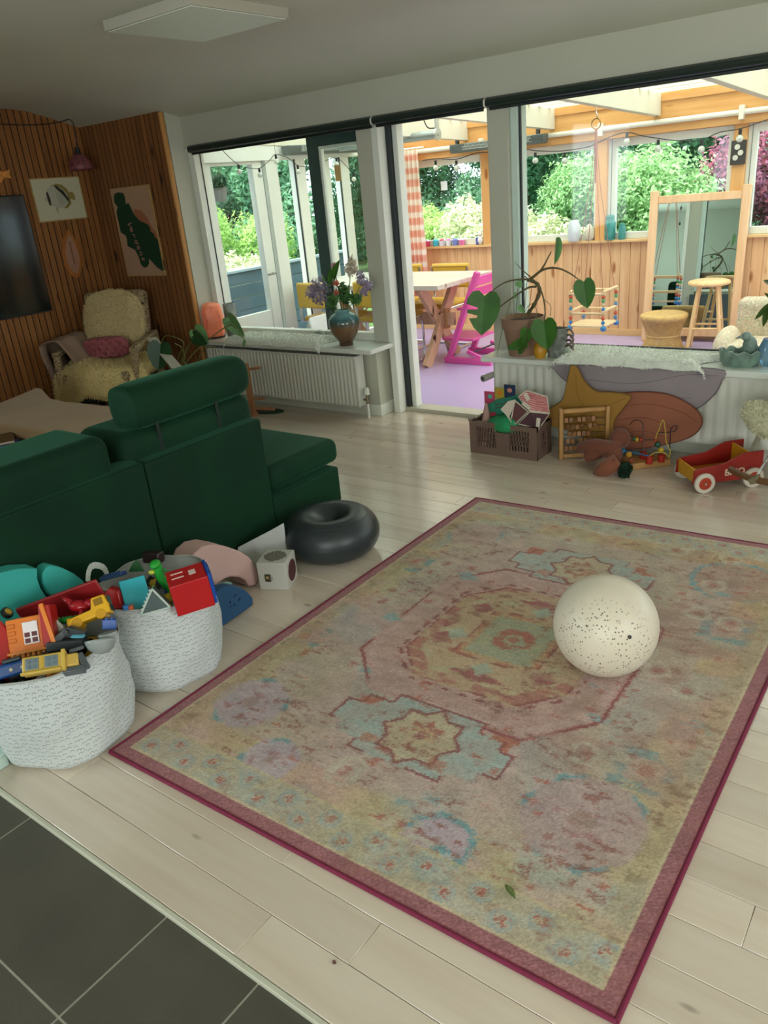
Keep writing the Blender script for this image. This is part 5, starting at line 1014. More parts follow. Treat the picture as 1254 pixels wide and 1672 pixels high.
# woolly sill throws
def sillskin(nm, label, x0, x1, y0, y1, org, seed, wob):
    p = MB(org=org)
    def fn(a, b_):
        x = x0+(x1-x0)*a; yy = y0+(y1-y0)*b_+.02*math.sin(a*7+seed)*b_; ed = min(a, 1-a)/.06; r_ = min(1, ed); z = ZS+.006+.042*math.sqrt(max(0, r_*(2-r_)))+.006*noise.noise(Vector((a*9, b_*4, seed)))
        if b_ < .22: q_ = (.22-b_)/.22; z -= .045*q_*q_; yy -= .01*q_
        if b_ > .85: z -= .012*(b_-.85)/.15
        x += wob*math.sin(b_*5+seed)*(.5-a)*.5
        return (x, yy, z)
    p.grid(60, 16, fn, .006); return fleece(nm, label, org, p, 9000, .010, '#d3d6c8', '#ecefe2', '#dcdfd2', seed, cat='sheepskin', curl=.9, droop=.1, width=.0028)
sillskin('sheepskin', 'long white woolly sheepskin on the left window sill', -4.72, -3.78, 4.135, 4.40, Vector((-4.25, 4.27, ZS)), 5, .15)
sillskin('sheepskin', 'long white woolly sheepskin on the right window sill', -1.95, -1.10, 4.135, 4.42, Vector((-1.5, 4.27, ZS)), 6, .25)
# salt lamp
q = at(352, 545, 'z', ZS); q = Vector((-5.02, 4.30, 0)); sl_ = thing('salt_lamp', 'glowing orange salt crystal lamp on the left end of the left window sill', 'lamp', (q.x, q.y, ZS))
g = random.Random(4); p = MB(); prof_ = [(.0, .015), (.078, .017), (.085, .06), (.088, .14), (.082, .22), (.066, .262), (.03, .28), (0, .283)]
vs = []; ns = 9
for i, (r, z) in enumerate(prof_): vs += [(r*(1+g.uniform(-.08, .08))*math.cos(2*math.pi*k/ns+.2*(i % 2)), r*(1+g.uniform(-.08, .08))*math.sin(2*math.pi*k/ns+.2*(i % 2)), z+g.uniform(-.008, .008)*(0 < i < 7)) for k in range(ns)]
p.add(vs, [(i*ns+k, i*ns+(k+1) % ns, (i+1)*ns+(k+1) % ns, (i+1)*ns+k) for i in range(len(prof_)-1) for k in range(ns)])
ms = mat('pink_salt_crystal', '#e08a6c', .45, .25, 9, .3, 40, sss=.5, emit='#e8704a', es=.10); p.build('crystal', ms, sl_, smooth=25)
MB().lathe([(0, 0), (.082, 0), (.082, .012), (.075, .016), (0, .016)], n=28).build('base', mat('dark_wood_disc', '#2c1c12', .5, .1), sl_, smooth=40)
cv_ = thing('cylinder_vase', 'grey mottled cylinder vase beside the salt lamp', 'vase', (-4.835, 4.33, ZS))
MB().lathe([(0, 0), (.048, 0), (.050, .02), (.050, .27), (.046, .272), (.044, .25), (0, .25)], n=28).build('body', mat('mottled_grey_glaze', '#8f948a', .35, .45, 14), cv_, smooth=45)
MB().shell([(.0515, .10), (.0515, .13)], n=28).build('band', mat('dark_green_band', '#3d5a2c', .5, .3, 30), cv_, smooth=60)
p = MB(); O = Vector(cv_.location); leafm(p, at(372, 520, 'y', 4.26)-O, at(399, 551, 'y', 4.16)-O, (.3, -.8, .5), .38); leafm(p, at(375, 522, 'y', 4.25)-O, at(368, 540, 'y', 4.2)-O, (.5, -.8, .2), .8); p.build('leaf', m_gl2, cv_, smooth=30)
MB().tube(spline([(0, 0, .22), (0, -.04, .26), tuple(at(372, 520, 'y', 4.26)-O)], 10), .003, 6).build('stem', m_stem, cv_)
gd = thing('sill_stone', 'small smooth grey stone at the back of the left window sill', 'stone', (-3.97, 4.405, ZS)); MB().ball((0, 0, .035), (.05, .028, .035), 20, 12).build('stone', mat('grey_stone', '#8e948c', .6, .1, 10), gd, smooth=180)
# flower vase
fv = thing('flower_vase', 'round blue and brown glazed vase of mixed lilac flowers on the left window sill', 'vase', (-3.615, 4.285, ZS)); FV = Vector(fv.location)
m_vs, t, b = nodes('blue_brown_glaze'); sxz = t.nodes.new('ShaderNodeSeparateXYZ'); tcx = t.nodes.new('ShaderNodeTexCoord'); t.links.new(tcx.outputs['Object'], sxz.inputs[0])
mrz = t.nodes.new('ShaderNodeMapRange'); mrz.inputs['From Max'].default_value = .24; t.links.new(sxz.outputs['Z'], mrz.inputs['Value']); ad = t.nodes.new('ShaderNodeMath'); ad.operation = 'ADD'; sc_ = t.nodes.new('ShaderNodeMath'); sc_.operation = 'MULTIPLY'; sc_.inputs[1].default_value = .16
t.links.new(noisen(t, tcx.outputs['Object'], 14), sc_.inputs[0]); t.links.new(mrz.outputs[0], ad.inputs[0]); t.links.new(sc_.outputs[0], ad.inputs[1])
t.links.new(ramp(t, ad.outputs[0], [(.1, '#4a3423'), (.60, '#745639'), (.76, '#4b5a52'), (.86, '#3c6668'), (1, '#6f9a9a')]), b.inputs['Base Color']); b.inputs['Roughness'].default_value = .15; b.inputs['Specular IOR Level'].default_value = .7
MB().lathe([(0, 0), (.05, 0), (.052, .018), (.048, .022), (.07, .05), (.10, .10), (.112, .15), (.108, .185), (.085, .215), (.055, .23), (.05, .236), (.055, .248), (.05, .25), (.042, .24), (.04, .2), (0, .19)], n=48).build('body', m_vs, fv, smooth=50)
def petals(par, cx, cy, n, spread, size, cols, seed, nm, y=4.24, blob=None):
    o = at(cx, cy, 'y', y)-FV; V, F, cl = leafmesh(n, [(o.x, o.y, o.z, spread)]+(blob or []), size, cols, seed, shell=.2); return fast(nm, V, F, m_leaf, par, cl, kind='stuff')
def bl_(cx, cy, r, y=4.24): o = at(cx, cy, 'y', y)-FV; return (o.x, o.y, o.z, r)
LIL = ['#77697f', '#988aa6', '#b3a8c2', '#cfc8d8']
petals(fv, 510, 478, 620, .05, .012, LIL, 31, 'lilac_blossom', 4.20, [bl_(522, 485, .055, 4.2), bl_(515, 465, .045, 4.2), bl_(528, 470, .05, 4.2)]); petals(fv, 592, 458, 420, .04, .011, LIL, 32, 'lilac_blossom', 4.26, [bl_(600, 466, .04, 4.26), bl_(588, 448, .03, 4.26), bl_(594, 476, .035, 4.26)])
petals(fv, 573, 440, 330, .045, .013, ['#c9b9a4', '#e2d6c4', '#efe4d6'], 33, 'white_blossom', 4.30, [bl_(574, 428, .03, 4.3)]); petals(fv, 549, 462, 70, .018, .016, ['#c96a5a', '#d9806c', '#dd937c'], 34, 'coral_blossom', 4.20, [bl_(549, 478, .018, 4.2)])
petals(fv, 546, 434, 60, .02, .012, ['#c98a9a', '#e3a9b3'], 35, 'pink_blossom', 4.26); petals(fv, 545, 490, 240, .04, .026, ['#2f5a2e', '#4d7d42', '#7ba25a'], 36, 'flower_foliage', 4.22, [bl_(565, 485, .05, 4.25), bl_(582, 488, .04, 4.25), bl_(560, 470, .04, 4.26), bl_(540, 500, .03, 4.2)])
petals(fv, 524, 455, 60, .02, .014, LIL[2:]+['#b9c3d6'], 37, 'pale_blue_blossom', 4.26); q0 = Vector((0, 0, .22)); p = MB()
for (cx, cy, y) in ((510, 478, 4.2), (525, 470, 4.2), (592, 458, 4.26), (573, 440, 4.3), (549, 470, 4.2), (546, 434, 4.26), (524, 455, 4.26), (560, 460, 4.26), (583, 480, 4.25), (575, 415, 4.3)): o = at(cx, cy, 'y', y)-FV; p.tube(spline([q0+Vector((g.uniform(-.02, .02), g.uniform(-.02, .02), -.06)), q0+Vector((o.x*.3, o.y*.3, .03)), o], 10), .0025, 5)
p.build('flower_stems', mat('green_stem', '#5d7f42', .6, .1), fv, smooth=60)
p = MB(); 
for k in range(3): leafm(p, at(536+k*4, 470-k*8, 'y', 4.22)-FV, at(526+k*14, 448-k*12, 'y', 4.2)-FV, (.2, -1, .1), .35)
p.build('broad_leaf', m_gl, fv, smooth=30)
# terracotta pot with monstera
tp = thing('potted_monstera', 'terracotta pot with a leggy monstera beside the doorway on the right window sill', 'plant', (-2.215, 4.30, ZS)); TP = Vector(tp.location)
MB().lathe([(0, 0), (.088, 0), (.118, .165), (.128, .167), (.132, .225), (.124, .228), (.118, .20), (0, .195)], n=44).build('pot', mat('dusty_terracotta', '#8a6a55', .85, .10, 12), tp, smooth=40)
MB().ball((0, 0, .196), (.115, .115, .012), 24, 8).build('soil', mat('dark_soil', '#2b1f16', .95, .4, 60, 1, 200), tp, smooth=180)
def PT(x, y, yy=4.28): return at(x, y, 'y', yy)-TP
m_tr = mat('brown_green_trunk', '#5c5233', .75, .3, 40, .6, 90)
trunk = [PT(862, 512, 4.30), PT(872, 498, 4.29), PT(880, 480, 4.28), PT(880, 468, 4.28), PT(872, 460, 4.28), PT(862, 457, 4.28)]
sp_ = spline(trunk, 30); MB().tube(sp_, [.011+.002*math.sin(k*1.3) for k in range(len(sp_))], 9).build('trunk', m_tr, tp, smooth=60)
def stem(pts, r0=.006, r1=.003): s_ = spline(pts, 30); MB().tube(s_, [r0+(r1-r0)*k/len(s_) for k in range(len(s_))], 7).build('stem', m_tr, tp, smooth=60)
stem([PT(866, 456), PT(884, 440), PT(900, 411, 4.3)], .009, .003); stem([PT(868, 454), PT(888, 440, 4.28), PT(910, 438, 4.30), PT(930, 446, 4.32), PT(944, 456, 4.34)], .008, .003)
stem([PT(864, 457), PT(850, 456, 4.26), PT(828, 460, 4.24), PT(810, 470, 4.22), PT(797, 484, 4.20)], .006, .003); stem([PT(876, 468), PT(862, 470, 4.26), PT(840, 484, 4.24), PT(820, 498, 4.22), PT(808, 508, 4.2)], .007, .003)
stem([PT(882, 470), PT(888, 490, 4.26), PT(890, 510, 4.22), PT(889, 524, 4.20)], .005, .0035); stem([PT(866, 452), PT(852, 440, 4.28), PT(840, 427, 4.28)], .004, .001); stem([PT(862, 456), PT(856, 452), PT(846, 464, 4.26)], .003, .002)
for (a, b_, c) in (((886, 486), (899, 500), (898, 516)), ((874, 494), (868, 508), (856, 516)), ((878, 492), (862, 500), (854, 518)), ((860, 462), (858, 490), (856, 512)), ((846, 470), (844, 492), (842, 520)), ((834, 492), (820, 540), (812, 578)), ((872, 496), (876, 508), (875, 520)), ((868, 470), (864, 500), (852, 530))):
    MB().tube(spline([PT(*a, 4.26), PT(*b_, 4.24), PT(*c, 4.22)], 12), .002, 5).build('aerial_root', m_stem, tp, smooth=60)
lv(tp, TP, (791, 483), (786, 548), 'y', 4.19, (.35, -.9, -.05), m_gl, .92, (1, 0), v2=4.14, nm='split_leaf'); lv(tp, TP, (953, 460), (959, 504), 'y', 4.33, (.25, -.95, .1), m_gl, .85, (0, 0), nm='leaf')
lv(tp, TP, (908, 392), (906, 433), 'y', 4.30, (.9, -.35, 0), m_gl2, .28, nm='leaf', fold=.5); lv(tp, TP, (888, 525), (893, 572), 'y', 4.17, (.1, -.98, .1), m_gl, 1.0, (0, 0), nm='leaf')
lv(tp, TP, (862, 538), (856, 560), 'y', 4.17, (.4, -.8, .3), m_gl, 1.0, nm='leaf'); lv(tp, TP, (857, 558), (846, 578), 'y', 4.13, (-.3, -.8, .4), m_gl, 1.2, (1, 1), nm='split_leaf'); lv(tp, TP, (852, 562), (828, 569), 'y', 4.15, (0, -.8, .6), m_gl, .7, nm='leaf')
lv(tp, TP, (845, 460), (852, 470), 'y', 4.26, (.3, -.9, .3), m_gl2, 1.0, nm='leaf'); lv(tp, TP, (841, 478), (842, 488), 'y', 4.24, (.6, -.7, .2), m_gl2, .7, nm='leaf'); lv(tp, TP, (848, 500), (856, 512), 'y', 4.22, (.2, -.9, .1), m_gl2, .7, nm='leaf')
stem([PT(872, 518, 4.24), PT(868, 532, 4.2), PT(862, 540, 4.17)], .003, .002); stem([PT(866, 520, 4.2), PT(860, 545, 4.16), PT(857, 560, 4.14)], .003, .002)
yo = thing('yellow_vase', 'small yellow ceramic pot half hidden behind the monstera leaves', 'vase', (-2.07, 4.235, ZS)); MB().lathe([(0, 0), (.03, 0), (.042, .03), (.038, .07), (.02, .095), (.022, .10), (0, .10)], n=28).build('body', mat('mustard_glaze', '#c08a22', .35, .1), yo, smooth=50)
gm = thing('ceramic_planter', 'grey speckled ceramic cup with curled arms on the right window sill', 'planter', (-1.985, 4.27, ZS)); m_gc = mat('grey_speckled_glaze', '#767a72', .4, .45, 30, .3, 60)
MB().lathe([(0, 0), (.055, 0), (.05, .015), (.062, .06), (.075, .13), (.078, .17), (.072, .172), (.066, .15), (.02, .13), (0, .13)], n=36, sy=.6).build('cup', m_gc, gm, smooth=50)
for k in range(4): 
    z_ = .155-.03*k; MB().tube(spline([(.06, 0, z_), (.095, -.015, z_+.012), (.118, -.02, z_-.012), (.112, -.022, z_-.034), (.098, -.022, z_-.026)], 14), [.008-.0003*j for j in range(20)][:len(spline([(.06, 0, z_), (.095, -.015, z_+.012), (.118, -.02, z_-.012), (.112, -.022, z_-.034), (.098, -.022, z_-.026)], 14))], 8).build('curled_arm', mat('brown_grey_glaze', '#6d5f55', .4, .2, 30), gm, smooth=60)
# green ceramic bird bowl
bb2 = thing('bird_bowl', 'green ruffled ceramic bowl with a clay bird on the right window sill', 'bowl', (-.965, 4.315, ZS)); m_bg2 = mat('dull_green_glaze', '#6b8375', .4, .35, 20, .5, 40)
n = 60; prof_ = [(0, 0), (.085, 0), (.098, .02), (.10, .05), (.105, .075), (.096, .078), (.088, .05), (.0, .03)]; vs = []
for i, (r, z) in enumerate(prof_):
    for k in range(n): a = 2*math.pi*k/n; rf = 1+(.05*math.sin(a*11)+.03*math.sin(a*17))*(1 if i in (3, 4, 5) else .3); vs.append((r*rf*math.cos(a), r*.8*rf*math.sin(a), z+(.008*math.sin(a*9) if i in (4, 5) else 0)))
MB().add(vs, [(i*n+k, i*n+(k+1) % n, (i+1)*n+(k+1) % n, (i+1)*n+k) for i in range(len(prof_)-1) for k in range(n)]).build('bowl', m_bg2, bb2, smooth=60)
p = MB(); p.ball((.035, .02, .10), 1, 18, 12, lambda q, d: Vector((d.x*.036, d.y*.03, d.z*.05))); p.ball((.018, .0, .150), (.026, .022, .024), 14, 10); p.tube([(-.0, -.01, .150), (-.025, -.02, .142), (-.032, -.022, .136)], [.010, .005, .001], 8); p.tube([(.05, .03, .09), (.085, .04, .06), (.10, .045, .05)], [.022, .014, .006], 8)
o = p.build('bird', mat('grey_green_clay', '#788c80', .5, .2, 25), bb2, smooth=180); md = o.modifiers.new('r', 'REMESH'); md.mode = 'VOXEL'; md.voxel_size = .004; md.use_smooth_shade = True
MB().ball((.008, -.021, .155), .0035, 8, 6).build('eye', mat('dark_plastic', '#3c3a3c', .5, 0), bb2, smooth=180)
bvv = thing('blue_glass', 'pale blue glass vessel at the right edge of the right window sill', 'vase', (-.835, 4.33, ZS)); MB().lathe([(0, 0), (.03, 0), (.05, .04), (.052, .09), (.035, .13), (.032, .14), (0, .14)], n=28).build('body', mat('pale_blue_glass', '#7fa9c4', .1, .05, trans=.5), bvv, smooth=50)
tw = thing('leafy_branch', 'green leafy plant stem at the right edge above the bird bowl', 'plant', (-.70, 4.28, ZS)); TW = Vector(tw.location); MB().lathe([(0, 0), (.05, 0), (.06, .1), (0, .1)], n=20).build('pot', mat('dusty_terracotta', '#8a6a55', .85, .10, 12), tw, smooth=40)
p = MB()
for (a, c, w) in (((1254, 500), (1232, 522), .35), ((1252, 508), (1246, 534), .4), ((1262, 490), (1248, 478), .3), ((1256, 462), (1247, 458), .5)): leafm(p, at(*a, 'y', 4.26)-TW, at(*c, 'y', 4.22)-TW, (.3, -.9, .3), w)
p.build('leaves', mleaf('olive_leaf', '#3f5a1e', .2), tw, smooth=30); MB().tube(spline([(0, 0, .1), at(1262, 520, 'y', 4.27)-TW, at(1256, 495, 'y', 4.26)-TW, at(1262, 462, 'y', 4.27)-TW], 14), .003, 6).build('stem', m_stem, tw)
# floral armchair and pink ball beyond the right window
q = at(1240, 500, 'y', 6.1); fc = thing('floral_armchair', 'cream floral upholstered armchair on the lilac floor behind the bird bowl', 'armchair', (q.x+.10, 6.1, ZF))
m_fl, t, b = nodes('cream_floral_fabric'); vec = coord(t, scale=(14, 14, 14)); w = t.nodes.new('ShaderNodeTexNoise'); w.inputs['Scale'].default_value = 1.6; w.inputs['Distortion'].default_value = 2; t.links.new(vec, w.inputs['Vector']); t.links.new(ramp(t, w.outputs['Fac'], [(.38, '#d8cdb2'), (.46, '#a39a78'), (.5, '#d8cdb2'), (.58, '#c9a58e'), (.64, '#dfd5bd')]), b.inputs['Base Color']); b.inputs['Roughness'].default_value = .85
MB().box(-.28, .28, .10, .24, .12, q.z+.05).build('backrest', m_fl, fc, bevel=.06, seg=4); MB().box(-.26, .26, -.30, .12, .14, .30).build('seat', m_fl, fc, bevel=.05, seg=4)
for s in (-1, 1): MB().ball((s*.28, -.08, .26), (.075, .26, .13), 20, 14).build('arm', m_fl, fc, smooth=180); MB().cyl((s*.24, -.25, 0), (s*.24, -.25, .16), .02).cyl((s*.24, .18, 0), (s*.24, .18, .16), .02).build('leg', m_tl, fc, smooth=40)
pk = thing('pink_ball', 'pale pink ball on the lilac floor beside the stool legs', 'ball', (-1.60, 6.72, ZF)); MB().ball((0, 0, .10), .10, 32, 20).build('shell', mat('pale_pink_rubber', '#e8a0bc', .4, .03), pk, smooth=180)
# ================================================================ QUILTED MATS OVER THE RADIATOR
def quilt(nm, label, pts, yv, th, col, seams, scol):
    P_ = [at(a, b_, 'y', yv) for a, b_ in pts]; P_ = [(q.x, max(q.z, .004)) for q in P_]; cx = sum(a for a, _ in P_)/len(P_); zmin = min(b_ for _, b_ in P_)
    # smooth the outline
    sm = spline([Vector((a, b_, 0)) for a, b_ in P_]+[Vector((*P_[0], 0))], 10*len(P_))[:-1]; t_ = thing(nm, label, 'play mat', (cx, yv, zmin)); out = [(q.x-cx, q.y-zmin) for q in sm]
    MB().prism(out, th, (0, 0, 0), (1, 0, 0), (0, 0, 1)).build('padding', mat(nm+'_cotton_'+col.strip('#'), col, .9, .05, 6, .9, 14), t_, bevel=.006, seg=3)
    p = MB(); p.tube([(a, -th*.5, b_) for a, b_ in out], .005, 6, closed=True); p.build('piping', mat('edge_'+scol.strip('#'), scol, .9, .05), t_, smooth=60)
    for s_ in seams: MB().tube(spline([at(a, b_, 'y', yv-th-.0005)-Vector(t_.location) for a, b_ in s_], 20), .0016, 4).build('seam', mat('edge_'+scol.strip('#'), scol, .9, .05), t_)
    return t_
quilt('quilted_mat', 'lilac grey quilted mat hanging over the radiator from the window sill', [(900, 594), (1040, 596), (1176, 603), (1178, 622), (1164, 646), (1134, 668), (1085, 682), (1000, 680), (950, 640), (918, 615)], 4.175, .018, '#908587', [[(960, 620), (1040, 626), (1120, 612), (1172, 614)], [(990, 645), (1060, 650), (1130, 650)]], '#6c6264')
quilt('quilted_mat', 'terracotta oval quilted mat leaning on the radiator', [(962, 668), (985, 648), (1040, 640), (1092, 644), (1132, 664), (1147, 686), (1134, 708), (1098, 722), (1030, 732), (975, 722)], 4.145, .020, '#925a42', [[(1000, 665), (1060, 660), (1110, 672), (1140, 690)], [(990, 690), (1050, 682), (1100, 700)], [(1000, 712), (1050, 704), (1090, 715)]], '#74402c')
quilt('quilted_mat', 'mustard yellow star quilted mat standing behind the wooden counting frame', [(934, 596), (944, 600), (956, 622), (975, 638), (1002, 640), (1030, 646), (1020, 664), (1004, 688), (1003, 722), (992, 742), (962, 716), (925, 700), (886, 690), (874, 680), (900, 666), (920, 652), (928, 622)], 4.115, .022, '#9a7230', [[(940, 610), (945, 650), (975, 690), (985, 725)], [(1022, 650), (985, 665), (940, 680), (890, 684)]], '#7a5820')
# ================================================================ CRATE WITH SOFT TOYS
m_cr = mat('brown_taupe_plastic', '#6e584c', .5, .04, 5); cr = thing('folding_crate', 'brown plastic folding crate full of soft toys below the right window', 'crate', (-2.135, 3.955, 0)); hx_, hy_, hz_ = .222, .095, .20
def crate_side(nm, L_, M):
    p = MB(M=M); p.box(-L_, L_, 0, .012, 0, .045).box(-L_, L_, -.004, .014, hz_-.03, hz_)
    for s in (-1, 1): p.box(s*L_-(.05 if s > 0 else 0), s*L_+(.05 if s < 0 else 0), -.002, .013, 0, hz_)
    p.box(-.045, .045, -.001, .012, .045, hz_-.055) if L_ > .15 else None
    k = -L_+.05
    while k < L_-.05:
        if L_ < .15 or abs(k) > .045: p.bar((k, .006, .043), (k+(.014 if k < 0 else -.014), .006, hz_-.028), .008, .008, (0, 1, 0))
        k += .019
    for zz in (.075, .105, .135): p.box(-L_+.05, L_-.05, .002, .010, zz, zz+.008)
    p.build(nm, m_cr, cr)
crate_side('side_panel', hx_, Matrix.Translation((0, -hy_, 0))); crate_side('side_panel', hx_, Matrix.Translation((0, hy_-.012, 0))); crate_side('end_panel', hy_-.012, Matrix.Translation((-hx_+.0, 0, 0)) @ Matrix.Rotation(R(-90), 4, 'Z')); crate_side('end_panel', hy_-.012, Matrix.Translation((hx_, 0, 0)) @ Matrix.Rotation(R(90), 4, 'Z'))
MB().box(-hx_+.012, hx_-.012, -hy_+.012, hy_-.012, .004, .012).build('base', m_cr, cr); MB().box(-hx_-.006, -hx_+.02, -hy_-.006, -hy_+.02, hz_, hz_+.012).build('corner_peg', m_cr, cr, bevel=.002)
CR = Vector(cr.location)
def pp(px, py, yv): return at(px, py, 'y', yv)
def toy(nm, label, cat, loc): return thing(nm, label, cat, loc)
q = pp(825, 668, 3.97); cb2 = toy('cloth_book', 'teal cloth book with coloured picture tabs standing in the crate', 'book', (q.x, 3.98, .06)); Q = Vector(cb2.location)
ol = [(796, 660), (812, 652), (845, 644), (862, 650), (868, 680), (845, 705), (812, 705), (800, 690)]; ol = [pp(a, b_, 3.98)-Q for a, b_ in ol]
MB().prism([(v.x, v.z) for v in ol], .022, (0, 0, 0), (1, 0, 0), (0, 0, 1)).build('page', mat('teal_felt', '#2f8068', .9, .15, 20, .5, 100), cb2, bevel=.005)
for (a, b_, c, d, col, nn, ic, icol) in ((791, 640, 807, 660, '#b3405e', 'pink_tab', (799, 648), '#4fa08c'), (808, 634, 824, 651, '#a0912e', 'green_tab', (815, 642), '#c9741f'), (823, 629, 841, 649, '#22304f', 'navy_tab', (831, 638), '#c08070')):
    u0 = pp(a, d, 3.97)-Q; u1 = pp(c, b_, 3.97)-Q; tb2 = MB().box(u0.x, u1.x, -.012, -.002, u0.z, u1.z+.0).build(nn, mat('felt_'+nn, col, .9, .1, 20), cb2, bevel=.006, seg=3); w_ = pp(ic[0], ic[1], 3.96)-Q
    MB().ball((w_.x, -.0125, w_.z), (.017, .003, .014), 14, 8).build('motif', mat('felt_motif_'+nn, icol, .9, .1, 20), tb2, smooth=180)
w_ = pp(806, 675, 3.97)-Q; MB().prism(ell(w_.x, w_.z, .026, .012, 10), .003, (0, -.0225, 0), (1, 0, 0), (0, 0, 1)).build('red_patch', mat('red_felt', '#b03540', .9, .1), cb2); w_ = pp(825, 658, 3.97)-Q
for s in (0, 1): MB().bar((w_.x-.06, -.0235, w_.z-.012-.02*s), (w_.x+.05, -.0235, w_.z+.014-.02*s), .003, .008, (0, 1, 0)).build('brown_trim', mat('brown_felt', '#6b4432', .9, .1), cb2)
q = pp(866, 668, 3.93); sh_ = toy('toy_house', 'soft toy house carrier with white piping and a pink striped side, lying on the crate', 'toy', (q.x, 3.92, .10)); Q = Vector(sh_.location)
def P3(a, b_, y): return pp(a, b_, y)-Q
F1 = [P3(842, 655, 3.90), P3(862, 672, 3.87), P3(842, 692, 3.87), P3(835, 684, 3.89), P3(838, 668, 3.90)]; sideT = [P3(846, 648, 3.92), P3(860, 638, 3.98), P3(893, 648, 3.98), P3(897, 674, 3.96), P3(865, 671, 3.88)]; sideB = [P3(865, 672, 3.88), P3(897, 676, 3.96), P3(880, 700, 3.90), P3(846, 692, 3.87)]
m_br2 = mat('mauve_brown_felt', '#70484a', .9, .08, 20); m_ps = nodes('pink_stripe_cotton'); mm, t, b = m_ps; vec = coord(t); wv = t.nodes.new('ShaderNodeTexWave'); wv.bands_direction = 'Z'; wv.inputs['Scale'].default_value = 42; t.links.new(vec, wv.inputs['Vector']); t.links.new(ramp(t, wv.outputs['Fac'], [(.45, '#a8404c'), (.6, '#d9a59c')]), b.inputs['Base Color'])
cen = sum((v for v in F1+sideT+sideB), Vector())/(len(F1)+len(sideT)+len(sideB))+Vector((0, .05, -.01))
for nm, poly, mt in (('front_face', F1, m_br2), ('striped_side', sideT, mm), ('lower_side', sideB, mat('dark_mauve_felt', '#4d3038', .9, .08, 20))):
    n = len(poly); MB().add(poly+[v+(cen-v)*.45 for v in poly], [list(range(n)), [n+i for i in range(n)][::-1]]+[(i, n+i, n+(i+1) % n, (i+1) % n) for i in range(n)]).build(nm, mt, sh_)
m_pi = mat('cream_piping', '#cfc6b4', .8, .04)
for poly in (F1, sideT, sideB): MB().tube(poly, .0045, 6, closed=True).build('piping', m_pi, sh_, smooth=60)
for (a, b_) in (((862, 640), (866, 652)), ((858, 655), (868, 666)), ((884, 680), (880, 700))): MB().bar(P3(*a, 3.93)+Vector((0, -.035, 0)), P3(*b_, 3.90)+Vector((0, -.02, 0)), .006, .022, (1, 0, 0)).build('strap', m_pi, sh_)
MB().prism([(v.x, v.z) for v in [P3(818, 668, 3.87), P3(830, 655, 3.87), P3(842, 652, 3.87), (P3(838, 668, 3.87)), P3(832, 680, 3.87), P3(836, 690, 3.87), P3(826, 676, 3.87)]], .006, (0, -.05, 0), (1, 0, 0), (0, 0, 1)).build('white_tag', m_pi, sh_)
q = pp(795, 685, 3.94); co = toy('felt_cone', 'pinkish beige felt cone standing in the left end of the crate', 'toy', (q.x, 3.93, .02)); w_ = pp(793, 658, 3.93); MB().cyl((0, 0, 0), (.005, 0, w_.z-.02), .062, .008, 28).build('cone', mat('pink_beige_felt', '#a88478', .9, .06, 20), co, smooth=60)
q = pp(828, 697, 3.93); gn = toy('green_cloth', 'bright green tulle cloth bunched in the middle of the crate', 'cloth', (q.x+.01, 3.905, .125)); MB().ball((0, 0, .06), 1, 28, 18, lambda q, d: Vector((d.x*.12, d.y*.055, d.z*.055+.012*noise.noise(d*5)))).build('cloth', mat('green_tulle', '#1f8a55', .7, .25, 12, .8, 60), gn, smooth=180)
# ================================================================ COUNTING FRAME
af = thing('counting_frame', 'wooden counting frame with rows of small lettered tiles beside the crate', 'toy', (-1.805, 3.945, 0), 34); m_ab = wood('light_beech', '#a87c48', '#bb8f58', 'z', 1, .45, False, .05)
AL, AH = .26, .302
for x in (0, AL): MB().box(x-.012, x+.012, -.022, .022, 0, AH).build('upright', m_ab, af, bevel=.008, seg=3)
for z in (.018, AH-.018): MB().box(.012, AL-.012, -.012, .012, z-.012, z+.012).build('rail', m_ab, af, bevel=.005)
ti = None
for r_ in range(5):
    z = .062+r_*.042; MB().cyl((.01, 0, z), (AL-.01, 0, z), .003, n=8).build('rod', mat('dark_rod_wood', '#5a3a20', .5, 0), af)
    xx = .03+.01*(r_ % 2)
    for k in range(7):
        if (k+r_*2) % 6 == 4: xx += .02; continue
        if ti is None: ti = MB().box(-.011, .011, -.008, .008, -.014, .014).build('tile', wood('brown_tile_wood', '#7a5230', '#94683e', 'x', 1, .5, False, .3), af, bevel=.002, seg=1); o = ti
        else: o = ti.copy(); C.objects.link(o); o.parent = af
        o.location = (xx, 0, z); o.rotation_euler = (R(rnd.uniform(-25, 25)), 0, 0)
        if (k+r_) % 3 == 0: text_obj('ABEKMR'[(k+r_) % 6], .02, mat('print_dark', '#241810', .7, 0), o, Matrix.Translation((-.006, -.0084, -.007)) @ Matrix.Rotation(R(90), 4, 'X'))
        xx += .026
# ================================================================ PLUSH
m_pl = mat('rust_brown_felt', '#6e3f2c', .95, .08, 14, .5, 120, sheen=.3); ph = thing('plush_horse', 'brown felt plush animal with a dark mane slumped beside the counting frame', 'plush toy', (-1.49, 3.88, 0)); PH_ = Vector(ph.location)
def PP(a, b_, y): return at(a, b_, 'y', y)-PH_
p = MB(); bodyp = [PP(945, 731, 3.92), PP(970, 730, 3.90), PP(1000, 733, 3.90), PP(1012, 715, 3.97)]
p.tube(spline(bodyp, 16), [.028+.022*math.sin(math.pi*min(1, k/14)) for k in range(60)][:len(spline(bodyp, 16))], 14); p.ball(PP(1012, 716, 3.97), .058, 18, 12); p.tube([PP(985, 735, 3.90), PP(965, 745, 3.87), PP(955, 748, 3.86)], [.04, .036, .03], 12); p.tube([PP(1005, 735, 3.9), PP(1000, 748, 3.86), PP(1000, 752, 3.84)], [.045, .045, .04], 12)
